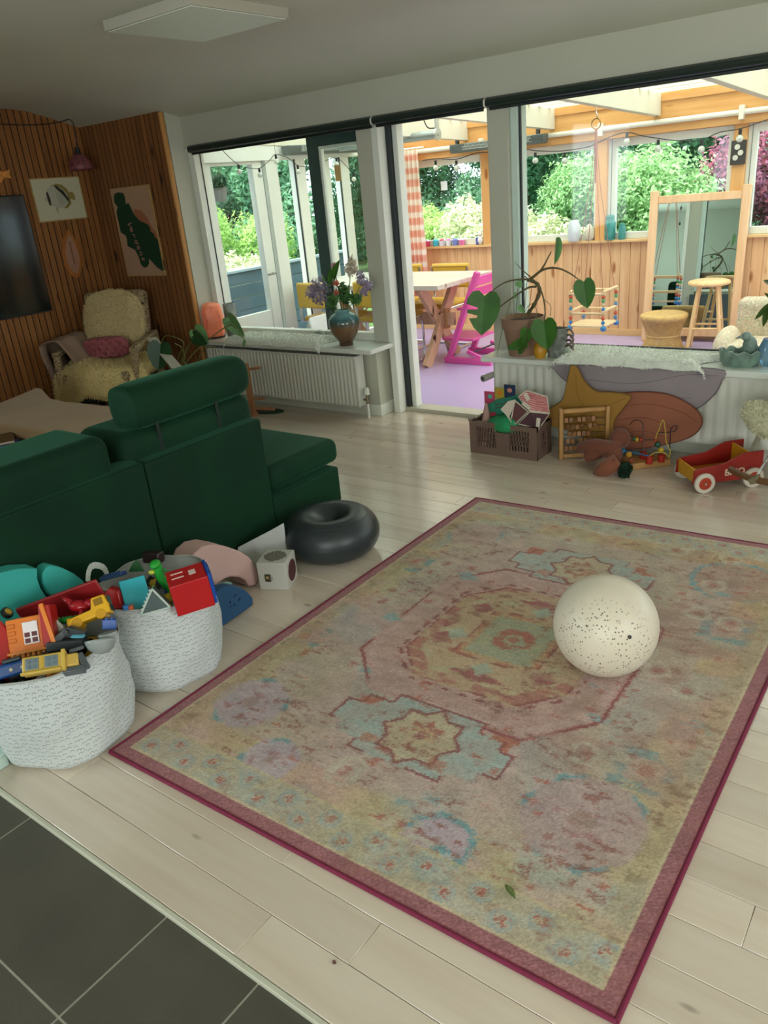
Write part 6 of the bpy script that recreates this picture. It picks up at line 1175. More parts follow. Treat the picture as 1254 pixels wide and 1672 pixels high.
o = p.build('body', m_pl, ph, smooth=180); md = o.modifiers.new('r', 'REMESH'); md.mode = 'VOXEL'; md.voxel_size = .006; md.use_smooth_shade = True; md = o.modifiers.new('s', 'SMOOTH'); md.iterations = 6
hp_ = [PP(977, 771, 3.80), PP(985, 767, 3.80), PP(998, 760, 3.81), PP(1010, 752, 3.83)]; p = MB(); sp_ = spline(hp_, 14); p.tube(sp_, [.026+.022*math.sin(math.pi*(k+3)/20) for k in range(len(sp_))], 16); p.ball(hp_[0], (.030, .030, .028), 14, 10)
o = p.build('head', mat('lighter_rust_felt', '#7f4a34', .95, .08, 14, .4, 120, sheen=.3), ph, smooth=180); md = o.modifiers.new('r', 'REMESH'); md.mode = 'VOXEL'; md.voxel_size = .005; md.use_smooth_shade = True; md = o.modifiers.new('s', 'SMOOTH'); md.iterations = 5
for (a, b_) in ((978, 762), (1002, 752)): MB().ball(PP(a, b_, 3.765), .004, 8, 6).build('eye', mat('dark_plastic', '#3c3a3c', .5, 0), ph, smooth=180)
c_ = PP(1021, 765, 3.81); V, F, cl = leafmesh(700, [(c_.x, c_.y, c_.z, .030), (c_.x-.005, c_.y, max(c_.z-.03, .02), .026)], .014, ['#0c1f14', '#16301f', '#20412a'], 8, shell=.5); fast('mane', V, F, attrmat('wool_yarn', .9), ph, cl, kind='stuff')
for (a, b_, col) in ((1027, 742, '#a8781e'), (1030, 752, '#7a3a22')): MB().ball(PP(a, b_, 3.85), .016, 12, 8).build('ear', mat('felt_ear_'+col[1:], col, .9, .1), ph, smooth=180)
# ================================================================ BEAD MAZE
bmz = thing('bead_maze', 'wooden bead maze with looping yellow and blue wires behind the plush animal', 'toy', (-1.27, 4.0, 0), 0); BM = Vector(bmz.location)
base = [at(1028, 768, 'z', 0), at(1095, 760, 'z', 0)]; d_ = (base[1]-base[0]); nrm2 = Vector((-d_.y, d_.x, 0)).normalized()*.14; b4 = [base[0], base[1], base[1]+nrm2*.6, base[0]+nrm2]; MB().prism([((v-BM).x, (v-BM).y) for v in b4], .035, (0, 0, 0)).build('base', m_ab, bmz, bevel=.004)
def wire(pts, col, nm, r=.0028): MB().tube(spline([at(a, b_, 'y', y)-BM for a, b_, y in pts], 40), r, 7).build(nm, mat('wire_'+col[1:], col, .35, 0), bmz, smooth=60)
wire([(1093, 748, 4.02), (1094, 735, 4.02), (1088, 722, 4.02), (1086, 700, 4.02), (1083, 686, 4.02), (1079, 692, 4.02), (1076, 702, 4.02), (1072, 710, 4.02), (1070, 722, 4.02)], '#b7a03c', 'yellow_wire'); wire([(1094, 748, 4.0), (1085, 740, 3.97), (1070, 739, 3.97), (1060, 745, 3.97)], '#b7a03c', 'yellow_wire')
wire([(1060, 745, 3.97), (1040, 740, 3.97), (1020, 736, 3.97), (1015, 733, 3.97)], '#2d6a9c', 'blue_wire', .004); wire([(1094, 746, 4.06), (1094, 720, 4.06), (1096, 700, 4.06), (1104, 695, 4.06), (1103, 703, 4.06), (1090, 706, 4.05), (1074, 706, 4.05)], '#20201e', 'black_wire'); wire([(1028, 694, 4.05), (1036, 686, 4.05), (1048, 690, 4.05), (1050, 710, 4.03), (1050, 745, 4.0)], '#4a2c22', 'brown_wire')
wire([(1022, 705, 4.02), (1034, 714, 4.02), (1050, 718, 4.02), (1070, 718, 4.02)], '#3a3a34', 'dark_wire')
for (a, b_, y, col, r) in ((1036, 717, 4.02, '#1f5c34', .012), (1040, 718, 4.02, '#b58f24', .012), (1047, 718, 4.02, '#9c2f22', .011), (1074, 726, 4.02, '#1d4a38', .017), (1079, 735, 3.99, '#b8951f', .016), (1070, 719, 4.02, '#a03a28', .009), (1018, 736, 3.97, '#2f7fa8', .013)): MB().ball(at(a, b_, 'y', y)-BM, r, 12, 8).build('bead', mat('bead_'+col[1:], col, .35, 0), bmz, smooth=180)
for (a, b_, y) in ((1060, 756, 3.97), (1050, 746, 4.03), (1080, 748, 4.02)): v = at(a, b_, 'y', y)-BM; MB().cyl((v.x, v.y, .033), (v.x, v.y, .075), .018, .020, 20).build('red_cup', mat('red_lacquer', '#a82a1c', .35, .03), bmz, smooth=40)
# ================================================================ RED WAGON
wg = thing('toy_wagon', 'red wooden pull-along wagon with yellow ends and white tyred wheels', 'wagon', (-.958, 3.755, 0), 42); m_red = mat('deep_red_lacquer', '#8c1c14', .4, .04, 4); m_yw = mat('mustard_lacquer', '#c28a1a', .45, .04, 4)
WL, WD = .36, .20   # local x = length, local y = depth
sideP = [(-.055, .045), (.30, .045), (.30, .185), (.20, .182), (.15, .160), (.10, .138), (-.02, .125), (-.05, .118)]
for y0 in (.012, WD): MB().prism(sideP, .010, (0, y0, 0), (1, 0, 0), (0, 0, 1)).build('side', m_red, wg, bevel=.002)
MB().box(-.045, -.035, .012, WD-.010, .05, .12).build('front_end', m_yw, wg, bevel=.002); MB().box(.235, .245, .012, WD-.010, .06, .175).build('rear_end', m_yw, wg, bevel=.002); MB().box(-.035, .29, .012, WD-.010, .060, .070).build('floor_board', mat('orange_lacquer', '#b56a1c', .45, .04), wg)
for xx in (0, .25):
    MB().cyl((xx, -.002, .052), (xx, WD+.015, .052), .005, n=10).build('axle', m_chr, wg, smooth=40)
    for y0 in (-.018, WD+.002):
        wh = MB().cyl((xx, y0, .052), (xx, y0+.018, .052), .052, n=36).build('wheel', mat('cream_rubber', '#c9bfae', .6, .03), wg, bevel=.004); MB().cyl((xx, y0-.003, .052), (xx, y0+.021, .052), .032, n=28).build('hub', mat('red_orange_hub', '#a33418', .4, .03), wh, bevel=.003); MB().cyl((xx, y0-.007, .052), (xx, y0-.003, .052), .006, n=12).build('axle_cap', m_chr, wh, smooth=40)
text_obj('BRIO', .047, mat('cream_letter', '#cdbfa4', .5, 0), wg, Matrix.Translation((.105, .0015, .075)) @ Matrix.Rotation(R(90), 4, 'X'), bold=True)
# ================================================================ BABY ROCKER AT THE RIGHT EDGE
q = at(1262, 697, 'y', 3.92); br = thing('baby_rocker', 'bentwood baby rocker with a curly white fleece seat at the right edge by the wagon', 'chair', (q.x, 3.92, 0)); BR = Vector(br.location)
p = MB(); p.ball((0.02, 0, q.z), 1, 30, 20, lambda q_, d: Vector((d.x*.16, d.y*.16, d.z*.075+.05*abs(d.x)**2+.03))); p.ball((0.10, .10, q.z+.10), 1, 24, 16, lambda q_, d: Vector((d.x*.13, d.y*.05, d.z*.14))); p.build('seat', mat('cream_fleece_hide', '#bdb99a', .9, .06, 20, .5, 90), br, smooth=180); fur(p, 7000, .014, br, '#b5b290', '#d8d6b6', 12, curl=1.1, droop=.1, width=.003)
rp_ = [at(1193, 766, 'y', 3.76), at(1207, 774, 'y', 3.71), at(1232, 783, 'y', 3.66), at(1275, 792, 'y', 3.62)]; rp_ = [v-BR for v in rp_]; s_ = spline(rp_, 20); p = MB(); p.tube(s_, [.016]*len(s_), 8); p.build('runner', wood('brown_bentwood', '#5d3c20', '#74502e', 'x', 1, .45, False), br, smooth=60)
MB().tube([rp_[3], rp_[3]+Vector((.03, .02, -.04)), (rp_[3].x+.03, rp_[3].y+.02, .012), (.1, .12, .012)], .012, 8).build('floor_frame', m_chr, br, smooth=60)
MB().bar(rp_[2]+Vector((-.02, 0, -.01)), rp_[2]+Vector((.02, 0, .012)), .04, .03).build('clamp', mat('olive_plastic', '#6a6145', .5, .05), br, bevel=.004)
MB().cyl(rp_[2], (.02, .02, q.z-.08), .005).build('strut', m_chr, br, smooth=40); MB().bar((-.10, .12, .17), (-.05, .08, q.z-.02), .02, .02).build('leg', mat('grey_white_wood', '#a3a08c', .6, .05), br, bevel=.003); MB().bar((-.10, .12, .0), (-.10, .12, .18), .02, .02).build('leg', mat('grey_white_wood', '#a3a08c', .6, .05), br, bevel=.003)
# ================================================================ TOY STAND BEHIND THE SOFA
es = thing('toy_stand', 'small wooden stand with pegs behind the sofa beside the left radiator', 'toy', (-4.37, 3.98, 0)); m_es = wood('reddish_pine', '#9c6a44', '#b38058', 'z', 1, .5, False)
MB().box(-.03, .03, -.03, .03, 0, .03).box(-.025, .025, -.012, .012, .02, .41).build('post', m_es, es, bevel=.004); MB().cyl((.0, 0, .36), (.12, .03, .375), .010).cyl((0, 0, .13), (.12, .03, .14), .010).build('peg', m_es, es, smooth=40)
gp = thing('green_plate', 'dark green leaf shaped mat with wooden sticks on the floor by the radiator', 'toy', (-4.36, 4.10, 0)); MB().prism(ell(0, 0, .17, .075, 10), .008, (0, 0, 0)).build('mat', mat('dark_green_felt', '#1f3a26', .9, .1), gp); MB().cyl((-.10, -.03, .016), (.08, .03, .016), .009).cyl((-.12, .01, .016), (.02, .05, .016), .009).build('stick', m_es, gp, smooth=40)
# ================================================================ CLOTH BASKETS
m_bk, t, b = nodes('arc_printed_cotton'); a = t.nodes.new('ShaderNodeAttribute'); a.attribute_name = 'col'
sc1 = t.nodes.new('ShaderNodeVectorMath'); sc1.operation = 'SCALE'; sc1.inputs['Scale'].default_value = 60; t.links.new(a.outputs['Vector'], sc1.inputs[0])
vo = t.nodes.new('ShaderNodeTexVoronoi'); vo.voronoi_dimensions = '2D'; vo.inputs['Scale'].default_value = 1; vo.inputs['Randomness'].default_value = .55; t.links.new(sc1.outputs[0], vo.inputs['Vector'])
df_ = t.nodes.new('ShaderNodeVectorMath'); df_.operation = 'SUBTRACT'; t.links.new(sc1.outputs[0], df_.inputs[0]); t.links.new(vo.outputs['Position'], df_.inputs[1]); s3 = t.nodes.new('ShaderNodeSeparateXYZ'); t.links.new(df_.outputs[0], s3.inputs[0])
ring = ramp(t, vo.outputs['Distance'], [(.24, (0, 0, 0)), (.28, (1, 1, 1)), (.33, (1, 1, 1)), (.38, (0, 0, 0))]); up = ramp(t, s3.outputs['Y'], [(0, (0, 0, 0)), (.03, (1, 1, 1))])
mk = mixc(t, 1, ring, up, 'MULTIPLY'); t.links.new(mixc(t, mk, '#c4c9c7', '#66767a'), b.inputs['Base Color']); b.inputs['Roughness'].default_value = .85; bumpn(t, b, noisen(t, coord(t), 14, 4), .5, .012)
m_in = mat('basket_lining', '#a5a8a2', .9, .05)
def basket(label, cx, cy, rt_, rb, h, sd):
    t_ = thing('storage_basket', label, 'basket', (cx, cy, 0)); n = 96; m = 26; vs = []; cols = []
    for j in range(m):
        v = j/(m-1); r0 = rb+(rt_-rb)*v**.8; r0 += .010*math.sin(v*math.pi)
        if v < .08: r0 -= .022*(1-v/.08)**2
        for k in range(n):
            th = 2*math.pi*k/n; w = .009*noise.noise(Vector((math.cos(th)*1.7+sd, math.sin(th)*1.7, v*2.2)))*2+.004*noise.noise(Vector((math.cos(th)*5, math.sin(th)*5+sd, v*7)))+.0025*math.sin(th*9+v*6)*v
            rr_ = r0+w; z = h*v+(.008*math.sin(th*2+sd)+.004*math.sin(th*5))*v*v; vs.append((rr_*math.cos(th), rr_*math.sin(th), z)); cols.append((th*.2, z, 0, 1))
    p = MB(); p.add(vs, [(j*n+k, j*n+(k+1) % n, (j+1)*n+(k+1) % n, (j+1)*n+k) for j in range(m-1) for k in range(n)]); p.cols = cols; p.build('side', m_bk, t_, smooth=180)
    top = vs[-n:]; MB().tube([(x*.997, y*.997, z-.002) for x, y, z in top], .0035, 6, closed=True).build('hem', m_in, t_, smooth=60)
    p = MB(); iv = [(x*.965, y*.965, z-.003) for x, y, z in top]+[(x*(rb-.025)/rt_, y*(rb-.025)/rt_, .012) for x, y, z in top]; p.add(iv, [(k, n+k, n+(k+1) % n, (k+1) % n) for k in range(n)]+[[n+k for k in range(n)]]); p.build('lining', m_in, t_, smooth=60)
    MB().lathe([(0, 0), (rb-.028, 0), (rb-.028, .004), (0, .004)], n=48).build('base', m_in, t_); return t_
B1 = Vector((-2.138, .955, 0)); B2 = Vector((-2.167, 1.380, 0))
k1 = basket('white cloth basket with small grey arcs nearest the camera, full of plastic toys', B1.x, B1.y, .208, .190, .348, 1.2)
k2 = basket('white arc printed cloth basket full of toys, beside the blue foam half disc', B2.x, B2.y, .207, .188, .345, 4.0)
def handle(par, org, th):
    c, s = math.cos(R(th)), math.sin(R(th)); p = MB(); pts = [Vector((.207*math.cos(R(th+q)), .207*math.sin(R(th+q)), .32)) for q in (-14, 14)]
    top = [pts[0], pts[0]*1.05+Vector((0, 0, .035)), (pts[0]+pts[1])*.55+Vector((0, 0, .052)), pts[1]*1.05+Vector((0, 0, .035)), pts[1]]
    for a_, b_ in zip(spline(top, 14), spline(top, 14)[1:]): p.bar(a_, b_, .022, .004, (c, s, 0))
    p.build('handle', m_bk if False else mat('cotton_strap', '#c3c6bd', .85, .04), par)
handle(k2, B2, 205)
def OB(px, py, z): return at(px, py, 'z', z)
def tform(loc, yaw=0, pitch=0, roll=0): return Matrix.Rotation(R(yaw), 4, 'Z') @ Matrix.Rotation(R(pitch), 4, 'Y') @ Matrix.Rotation(R(roll), 4, 'X')
def brick(nm, label, cat, loc, yaw, pitch, roll): t_ = thing(nm, label, cat, loc); t_.rotation_euler = (R(roll), R(pitch), R(yaw)); return t_
def pl(col, rough=.32, **k): return mat('plastic_'+col.strip('#'), col, rough, .04, 8, **k)
def studs(p, x0, x1, y0, y1, z, pitch=.016, r=.0048, h=.0045, n=12):
    x = x0
    while x <= x1+1e-6:
        y = y0
        while y <= y1+1e-6: p.cyl((x, y, z), (x, y, z+h), r, n=n); y += pitch
        x += pitch
    return p
# fill under the visible toys: a loose layer of bricks, each its own
cols_ = ['#b3271f', '#2a5fa8', '#d9b12c', '#2f8a3e', '#454b50', '#8e9296', '#1f1f22', '#c96a1e']; dn_ = ['red', 'blue', 'yellow', 'green', 'dark grey', 'light grey', 'black', 'orange']
def fillbricks(B, names, seed, zt):
    g_ = random.Random(seed); out = []
    for k, (dx, dy, lbl, ci) in enumerate(names):
        t_ = brick('toy_brick', lbl, 'toy', (B.x+dx, B.y+dy, zt+g_.uniform(-.01, .01)), g_.uniform(0, 180), g_.uniform(-14, 14), g_.uniform(-14, 14)); MB().box(-.032, .032, -.016, .016, 0, .022).build('block', pl(cols_[ci]), t_, bevel=.0015); studs(MB(), -.024, .024, -.008, .008, .022).build('studs', pl(cols_[ci]), t_, smooth=40)
# toy-filled inner level so nothing floats
for B, nm in ((B1, 'loose_bricks'), (B2, 'loose_bricks')):
    g_ = np.random.default_rng(5 if B is B1 else 9); V = []; F = []; cl = []
    for k in range(260):
        r = .165*math.sqrt(g_.random()); th = g_.random()*6.283; z = .02+.25*g_.random()**.35; c = Vector((r*math.cos(th), r*math.sin(th), z)); M_ = Euler(tuple(g_.random(3)*3)).to_matrix(); col = hexc(cols_[g_.integers(0, 8)]); o = len(V)
        for x in (-.024, .024):
            for y in (-.014, .014):
                for zz in (-.011, .011): V.append(c+M_ @ Vector((x, y, zz))); cl.append(col)
        F += [[o+q for q in f_] for f_ in ((0, 1, 3, 2), (4, 6, 7, 5), (0, 4, 5, 1), (2, 3, 7, 6), (0, 2, 6, 4), (1, 5, 7, 3))]
    o = fast(nm, np.array([tuple(v) for v in V]), np.array(F), attrmat('mixed_plastic', .35, spec=.5), None, np.array(cl), kind='stuff'); tag(o, 'jumble of small coloured bricks under the toys in the %s basket' % ('nearest' if B is B1 else 'farther'), 'toy bricks', (B.x, B.y, .012))
# ---- basket 1
# long red ramp
a0 = OB(35, 1005, .36); a1 = OB(163, 943, .46); t_ = thing('toy_ramp', 'long dark red plastic ramp lying along the back of the nearest basket', 'toy', (a0.x, a0.y, .34)); d = a1-a0; MB().bar((0, 0, 0), d+Vector((0, 0, -.03)), .012, .10, (.3, .2, 1)).build('ramp', pl('#8c1218', .45), t_, bevel=.005)
# orange house
q = OB(42, 1035, .40); t_ = brick('toy_house', 'orange plastic toy house wall with a white window and red roof in the nearest basket', 'toy', (q.x-.012, q.y+.01, .368), 44, -4, -30)
MB().box(-.062, .062, -.006, .006, -.03, .072).build('wall', pl('#d9741a'), t_, bevel=.003); 
for k in range(3): MB().box(-.058, -.035, -.010, -.0055, .0+k*.022, .014+k*.022).build('clapboard', pl('#cf6c18'), t_, bevel=.002)
w = MB().box(-.012, .034, -.0105, -.0055, -.012, .056).build('window_frame', pl('#e4dcdc'), t_, bevel=.001)
for x in (-.008, .014):
    for z in (-.008, .010): MB().box(x, x+.016, -.0115, -.0100, z, z+.014).build('pane', pl('#5a1c20'), w)
p = MB(); 
for k in range(8): p.cyl((-.056+k*.016, 0, -.034), (-.056+k*.016, 0, -.048), .0062, n=12)
p.box(-.066, .070, -.012, .012, -.036, -.028).build('base_strip', pl('#d9801c'), t_, smooth=40)
MB().box(.050, .085, -.03, .03, -.03, .095).build('red_side', pl('#a81a16'), t_, bevel=.003); MB().bar((.088, -.03, -.045), (.062, -.032, .10), .010, .012).build('orange_edge', pl('#dc7a1c'), t_)
q = OB(2, 1040, .40); t_ = brick('toy_arch', 'rounded red plastic piece at the left edge of the nearest basket', 'toy', (q.x-.03, q.y-.01, .36), 66, 0, -30); MB().prism(ell(0, .02, .045, .075, 0), .03, (0, .015, 0), (1, 0, 0), (0, 0, 1)).build('disc', pl('#b01c18'), t_, bevel=.006)
q = OB(12, 1003, .37); t_ = brick('toy_roller', 'small black wheel with a yellow hub at the back of the nearest basket', 'toy', (q.x, q.y, .375), 40, 50, 0); MB().cyl((0, 0, -.008), (0, 0, .008), .020, n=24).build('tyre', pl('#161616'), t_, bevel=.003); MB().cyl((0, 0, -.010), (0, 0, .010), .012, n=20).build('hub', pl('#d9a81c'), t_, bevel=.002)
q = OB(88, 1018, .40); t_ = brick('toy_cone', 'white pointed plastic fin behind the orange house in the nearest basket', 'toy', (q.x-.01, q.y, .37), 30, 0, -20); MB().prism([(-.035, -.02), (.045, -.03), (.035, .015), (.01, .04), (-.03, .065), (-.035, .03)], .012, (0, 0, 0), (1, 0, 0), (0, 0, 1)).build('fin', pl('#b7b9ad'), t_, bevel=.004)
q = OB(106, 1012, .39); t_ = brick('toy_crocodile', 'small green plastic crocodile tail piece in the nearest basket', 'toy', (q.x, q.y, .385), 28, -8, 0); p = MB(); p.tube([(-.055, 0, 0), (0, 0, .004), (.05, 0, 0)], [.004, .011, .012], 10)
for k in range(7): p.ball((-.045+k*.014, 0, .011), (.004, .007, .005), 8, 6)
p.build('tail', pl('#1f7a32'), t_, smooth=60)
# red figure
q = OB(128, 990, .41); t_ = brick('toy_figure', 'glossy red plastic figure lying beside the ramp in the nearest basket', 'toy', (q.x, q.y, .40), 20, 0, 0); p = MB(); p.ball((0, 0, .012), (.035, .022, .018), 16, 12); p.ball((.035, .012, .018), (.018, .016, .014), 14, 10); p.tube([(-.02, .0, .012), (-.06, .012, .03), (-.075, .02, .022)], [.012, .008, .004], 10); p.tube([(.02, -.01, .01), (.03, -.035, .0)], [.008, .005], 8); p.build('body', pl('#a01420', .25), t_, smooth=180)
# yellow car body
q = OB(155, 1008, .40); t_ = brick('toy_car', 'bright yellow toy car body tipped on its side in the nearest basket', 'toy car', (q.x-.01, q.y, .39), 52, -12, -38); Y = pl('#dca51a')
MB().prism([(-.075, 0), (.06, 0), (.062, .022), (.055, .06), (.015, .062), (.005, .028), (-.06, .026), (-.075, .018)], .042, (0, .021, 0), (1, 0, 0), (0, 0, 1)).build('body', Y, t_, bevel=.004)
for x in (-.045, .030): MB().cyl((x, -.0225, .004), (x, .0225, .004), .016, n=20).build('wheel_arch', pl('#c48f14'), t_, bevel=.002)
MB().box(.020, .048, -.0225, -.0205, .032, .054).build('window_hole', pl('#8a6510'), t_, bevel=.003); MB().box(.0615, .064, -.016, .016, .03, .054).build('windscreen', pl('#3c3a26'), t_)
p = MB()
for k in range(6): p.box(.0625, .0655, -.017+k*.006, -.014+k*.006, .004, .024)
p.build('grille', pl('#2b2a24'), t_); MB().cyl((-.07, 0, .02), (-.07, 0, .03), .008, n=14).build('stud', Y, t_, smooth=40)
q = OB(183, 1020, .38); t_ = brick('toy_brick', 'blue brick wedged at the right rim of the nearest basket', 'toy', (q.x-.012, q.y-.005, .365), 50, 10, -20); MB().box(-.02, .02, -.016, .016, 0, .03).build('block', pl('#1f4f9c'), t_, bevel=.002); studs(MB(), -.008, .008, -.008, .008, .03).build('studs', pl('#1f4f9c'), t_, smooth=40)
q = OB(110, 1040, .38); t_ = brick('toy_crane', 'dark grey plastic crane arm in the middle of the nearest basket', 'toy', (q.x, q.y, .365), 40, 0, -15); G = pl('#383f42'); MB().bar((-.045, 0, 0), (.0, .01, .035), .02, .022).bar((.0, .01, .03), (.055, 0, .012), .026, .03).box(-.06, .05, -.025, .02, -.02, .006).build('arm', G, t_, bevel=.003); MB().cyl((.0, -.012, .03), (.0, .028, .03), .008, n=14).build('pivot', pl('#1c1f20'), t_, smooth=40)
q = OB(128, 1047, .385); t_ = brick('toy_string', 'scrap of shiny light blue ribbon on the grey crane arm', 'ribbon', (q.x, q.y, .40), 20, 0, 0); MB().bar((-.02, 0, 0), (.022, .004, .002), .012, .003).build('ribbon', pl('#5fb4c9', .2), t_)
q = OB(163, 1055, .37); t_ = brick('toy_helmet', 'light grey plastic bowl piece at the right rim of the nearest basket', 'toy', (q.x-.005, q.y+.005, .36), 45, 0, -35)
MB().shell([(.0, -.018), (.02, -.015), (.035, -.003), (.042, .014), (.044, .022)], n=28).build('shell', pl('#8b918f'), t_, smooth=60, solid=.003); MB().bar((-.05, 0, .01), (-.085, -.02, .0), .018, .012).build('hinge', pl('#565d60'), t_, bevel=.003)
q = OB(178, 1035, .37); t_ = brick('toy_shell', 'pale grey curved plastic piece leaning on the rim above the grey bowl', 'toy', (q.x-.01, q.y, .355), 60, 0, -20); MB().shell([(.0, -.012), (.018, -.008), (.027, .006), (.028, .014)], n=20).build('shell', pl('#a9b0ac'), t_, smooth=60, solid=.003)
# loader
q = OB(80, 1083, .385); t_ = brick('toy_loader', 'pale yellow toy vehicle with grey studded windows along the nearest basket rim', 'toy car', (q.x-.01, q.y+.01, .372), 52, 3, -52); LY = pl('#c9a84a')
MB().box(-.075, .035, -.018, .018, -.022, .028).build('body', LY, t_, bevel=.005, seg=3); MB().box(.035, .075, -.012, .016, -.018, .020).build('bonnet', pl('#c4a24e'), t_, bevel=.005)
MB().box(.030, .042, -.022, .022, -.028, .034).build('cab_frame', LY, t_, bevel=.003); MB().bar((-.078, -.019, -.024), (.03, -.019, -.024), .012, .008).build('sill', LY, t_, bevel=.002)
for x0 in (-.066, -.014):
    w = MB().box(x0, x0+.036, -.0205, -.0175, -.014, .020).build('window', pl('#76858a'), t_, bevel=.001); p = MB()
    for a_ in (.010, .026):
        for z in (-.005, .011): p.cyl((x0+a_, -.0202, z), (x0+a_, -.0236, z), .0052, n=12)
    w2 = p.build('window_studs', pl('#6b7a80'), w, smooth=40)
for z in (-.012, .003, .018): MB().cyl((-.022, -.018, z), (-.022, -.0215, z), .0042, n=12).build('rivet', LY, t_, smooth=40)
MB().box(.03, .09, -.005, .03, -.034, -.018).build('grey_chassis', pl('#4b5356'), t_, bevel=.003); MB().bar((.075, .0, .02), (.095, .01, -.03), .012, .02).build('grey_arm', pl('#4b5356'), t_, bevel=.003)
q = OB(12, 1088, .37); t_ = brick('toy_boat', 'dark blue toy vehicle at the near left rim of the nearest basket', 'toy car', (q.x+.0, q.y+.01, .355), 60, 0, -25); MB().box(-.05, .045, -.022, .022, -.02, .02).build('body', pl('#12407c'), t_, bevel=.008, seg=3); MB().box(-.02, .03, -.02, .02, .02, .032).build('deck', pl('#1c2c30'), t_, bevel=.003)
for x in (.0, .03): MB().cyl((x, -.022, .0), (x, -.026, .0), .005, n=10).build('knob', pl('#b8ae8a'), t_, smooth=40)
q = OB(160, 965, .40); t_ = thing('toy_strap', 'cream fabric loop between the two baskets', 'strap', (q.x+.01, q.y+.01, .30)); pts = spline([(0, 0, 0), (-.02, 0, .03), (-.02, .01, .065), (-.008, .02, .09)], 10)
p = MB()
for a_, b_ in zip(pts, pts[1:]): p.bar(a_, b_, .028, .004, (.7, -.7, 0))
p.build('loop', mat('cotton_strap', '#c3c6bd', .85, .04), t_)
fillbricks(B1, [(.06, -.03, 'black brick among the toys in the middle of the nearest basket', 6), (-.02, .04, 'green brick under the crocodile in the nearest basket', 3), (.09, .06, 'black brick by the yellow car in the nearest basket', 6)], 3, .33)
# ---- basket 2
q = OB(220, 962, .40); t_ = brick('toy_tile', 'turquoise square plastic tile standing up in the farther basket', 'toy', (q.x, q.y, .355), 62, 0, -30); MB().box(-.042, .042, -.004, .004, -.03, .078).build('tile', pl('#1fa3b0'), t_, bevel=.002); studs(MB(M=Matrix.Rotation(R(90), 4, 'X')), -.03, .03, -.02, .06, .004, r=.004, h=.002).build('studs', pl('#1fa3b0'), t_, smooth=40)
q = OB(183, 975, .38); t_ = brick('toy_wedge', 'red plastic wedge left of the turquoise tile in the farther basket', 'toy', (q.x, q.y, .365), 40, 0, -15); MB().prism([(-.04, -.02), (.035, -.025), (.03, .035), (.0, .05), (-.03, .02)], .045, (0, .02, 0), (1, 0, 0), (0, 0, 1)).build('wedge', pl('#a31d1c'), t_, bevel=.004)
q = OB(190, 945, .38); t_ = brick('toy_plate', 'dark blue plastic plate above the red wedge in the farther basket', 'toy', (q.x-.01, q.y, .385), 30, -14, -20); MB().box(-.045, .04, -.02, .02, -.004, .012).build('plate', pl('#123c70'), t_, bevel=.002); studs(MB(), -.032, .03, -.008, .008, .012).build('studs', pl('#123c70'), t_, smooth=40)
q = OB(222, 925, .38); t_ = brick('toy_leaf', 'small dark green plastic leaf at the back rim of the farther basket', 'toy', (q.x, q.y, .36), 30, 0, -20); MB().prism([(-.03, 0), (.03, 0), (.015, .03), (0, .042), (-.015, .028)], .008, (0, 0, 0), (1, 0, 0), (0, 0, 1)).build('leaf', pl('#1c5c2c'), t_, bevel=.002)
m_cp = mat('clear_grey_plastic', '#8fa3a3', .12, .03, trans=.75)
q = OB(252, 980, .375); t_ = brick('toy_greenhouse', 'clear plastic triangular prism in front of the turquoise tile', 'toy', (q.x+.005, q.y, .355), 48, 0, -12)
for y0 in (-.024, .020): MB().prism([(-.05, -.015), (.045, -.005), (.0, .065)], .004, (0, y0+.004, 0), (1, 0, 0), (0, 0, 1)).build('pane', m_cp, t_)
MB().bar((-.05, 0, -.015), (0, 0, .065), .003, .048, (0, 1, 0)).build('pane', m_cp, t_); MB().bar((-.05, -.024, -.015), (.0, -.024, .065), .006, .006).bar((-.05, -.024, -.015), (.045, -.024, -.005), .006, .006).bar((.045, -.024, -.005), (.0, -.024, .065), .006, .006).build('rim', mat('clear_rim', '#a9b5ac', .3, 0), t_)
for k in range(7): MB().ball((-.05+k*.007, -.024, -.008+k*.0115), .004, 8, 6).build('notch', mat('clear_rim', '#a9b5ac', .3, 0), t_, smooth=180)
q = OB(266, 942, .40); t_ = brick('toy_dragon', 'bright green toy dragon rearing up between the clear piece and the red house', 'toy', (q.x, q.y, .365), 35, 0, 0); p = MB(); gp_ = [(.05, 0, -.03), (.02, 0, -.005), (-.005, 0, .03), (-.012, 0, .065), (-.01, 0, .085)]; s_ = spline(gp_, 16); p.tube(s_, [.020-.008*k/len(s_) for k in range(len(s_))], 12); p.ball((-.012, -.012, .090), (.018, .026, .014), 14, 10); p.tube([(.03, -.01, -.02), (.06, -.02, -.04)], [.014, .008], 8)
for k in range(6): p.ball((.008+.012*math.sin(k), .004, .02+k*.013), (.006, .004, .006), 6, 5)
p.build('body', pl('#1f9a30'), t_, smooth=60); 
for (x, y, z) in ((-.03, -.01, .06), (.065, -.025, -.03), (.05, -.03, -.05)): MB().ball((x, y, z), (.012, .008, .008), 10, 8).build('claw', pl('#b5c23a'), t_, smooth=180)
q = OB(292, 975, .36); t_ = brick('toy_piece', 'pale yellow green translucent piece at the near rim of the farther basket', 'toy', (q.x, q.y+.005, .355), 60, 0, -20); MB().bar((-.02, 0, -.01), (.012, 0, .035), .012, .012).bar((-.025, 0, -.005), (.025, 0, .008), .012, .014).build('piece', mat('pale_lime_plastic', '#a9b26a', .3, .05, trans=.2), t_, bevel=.003)
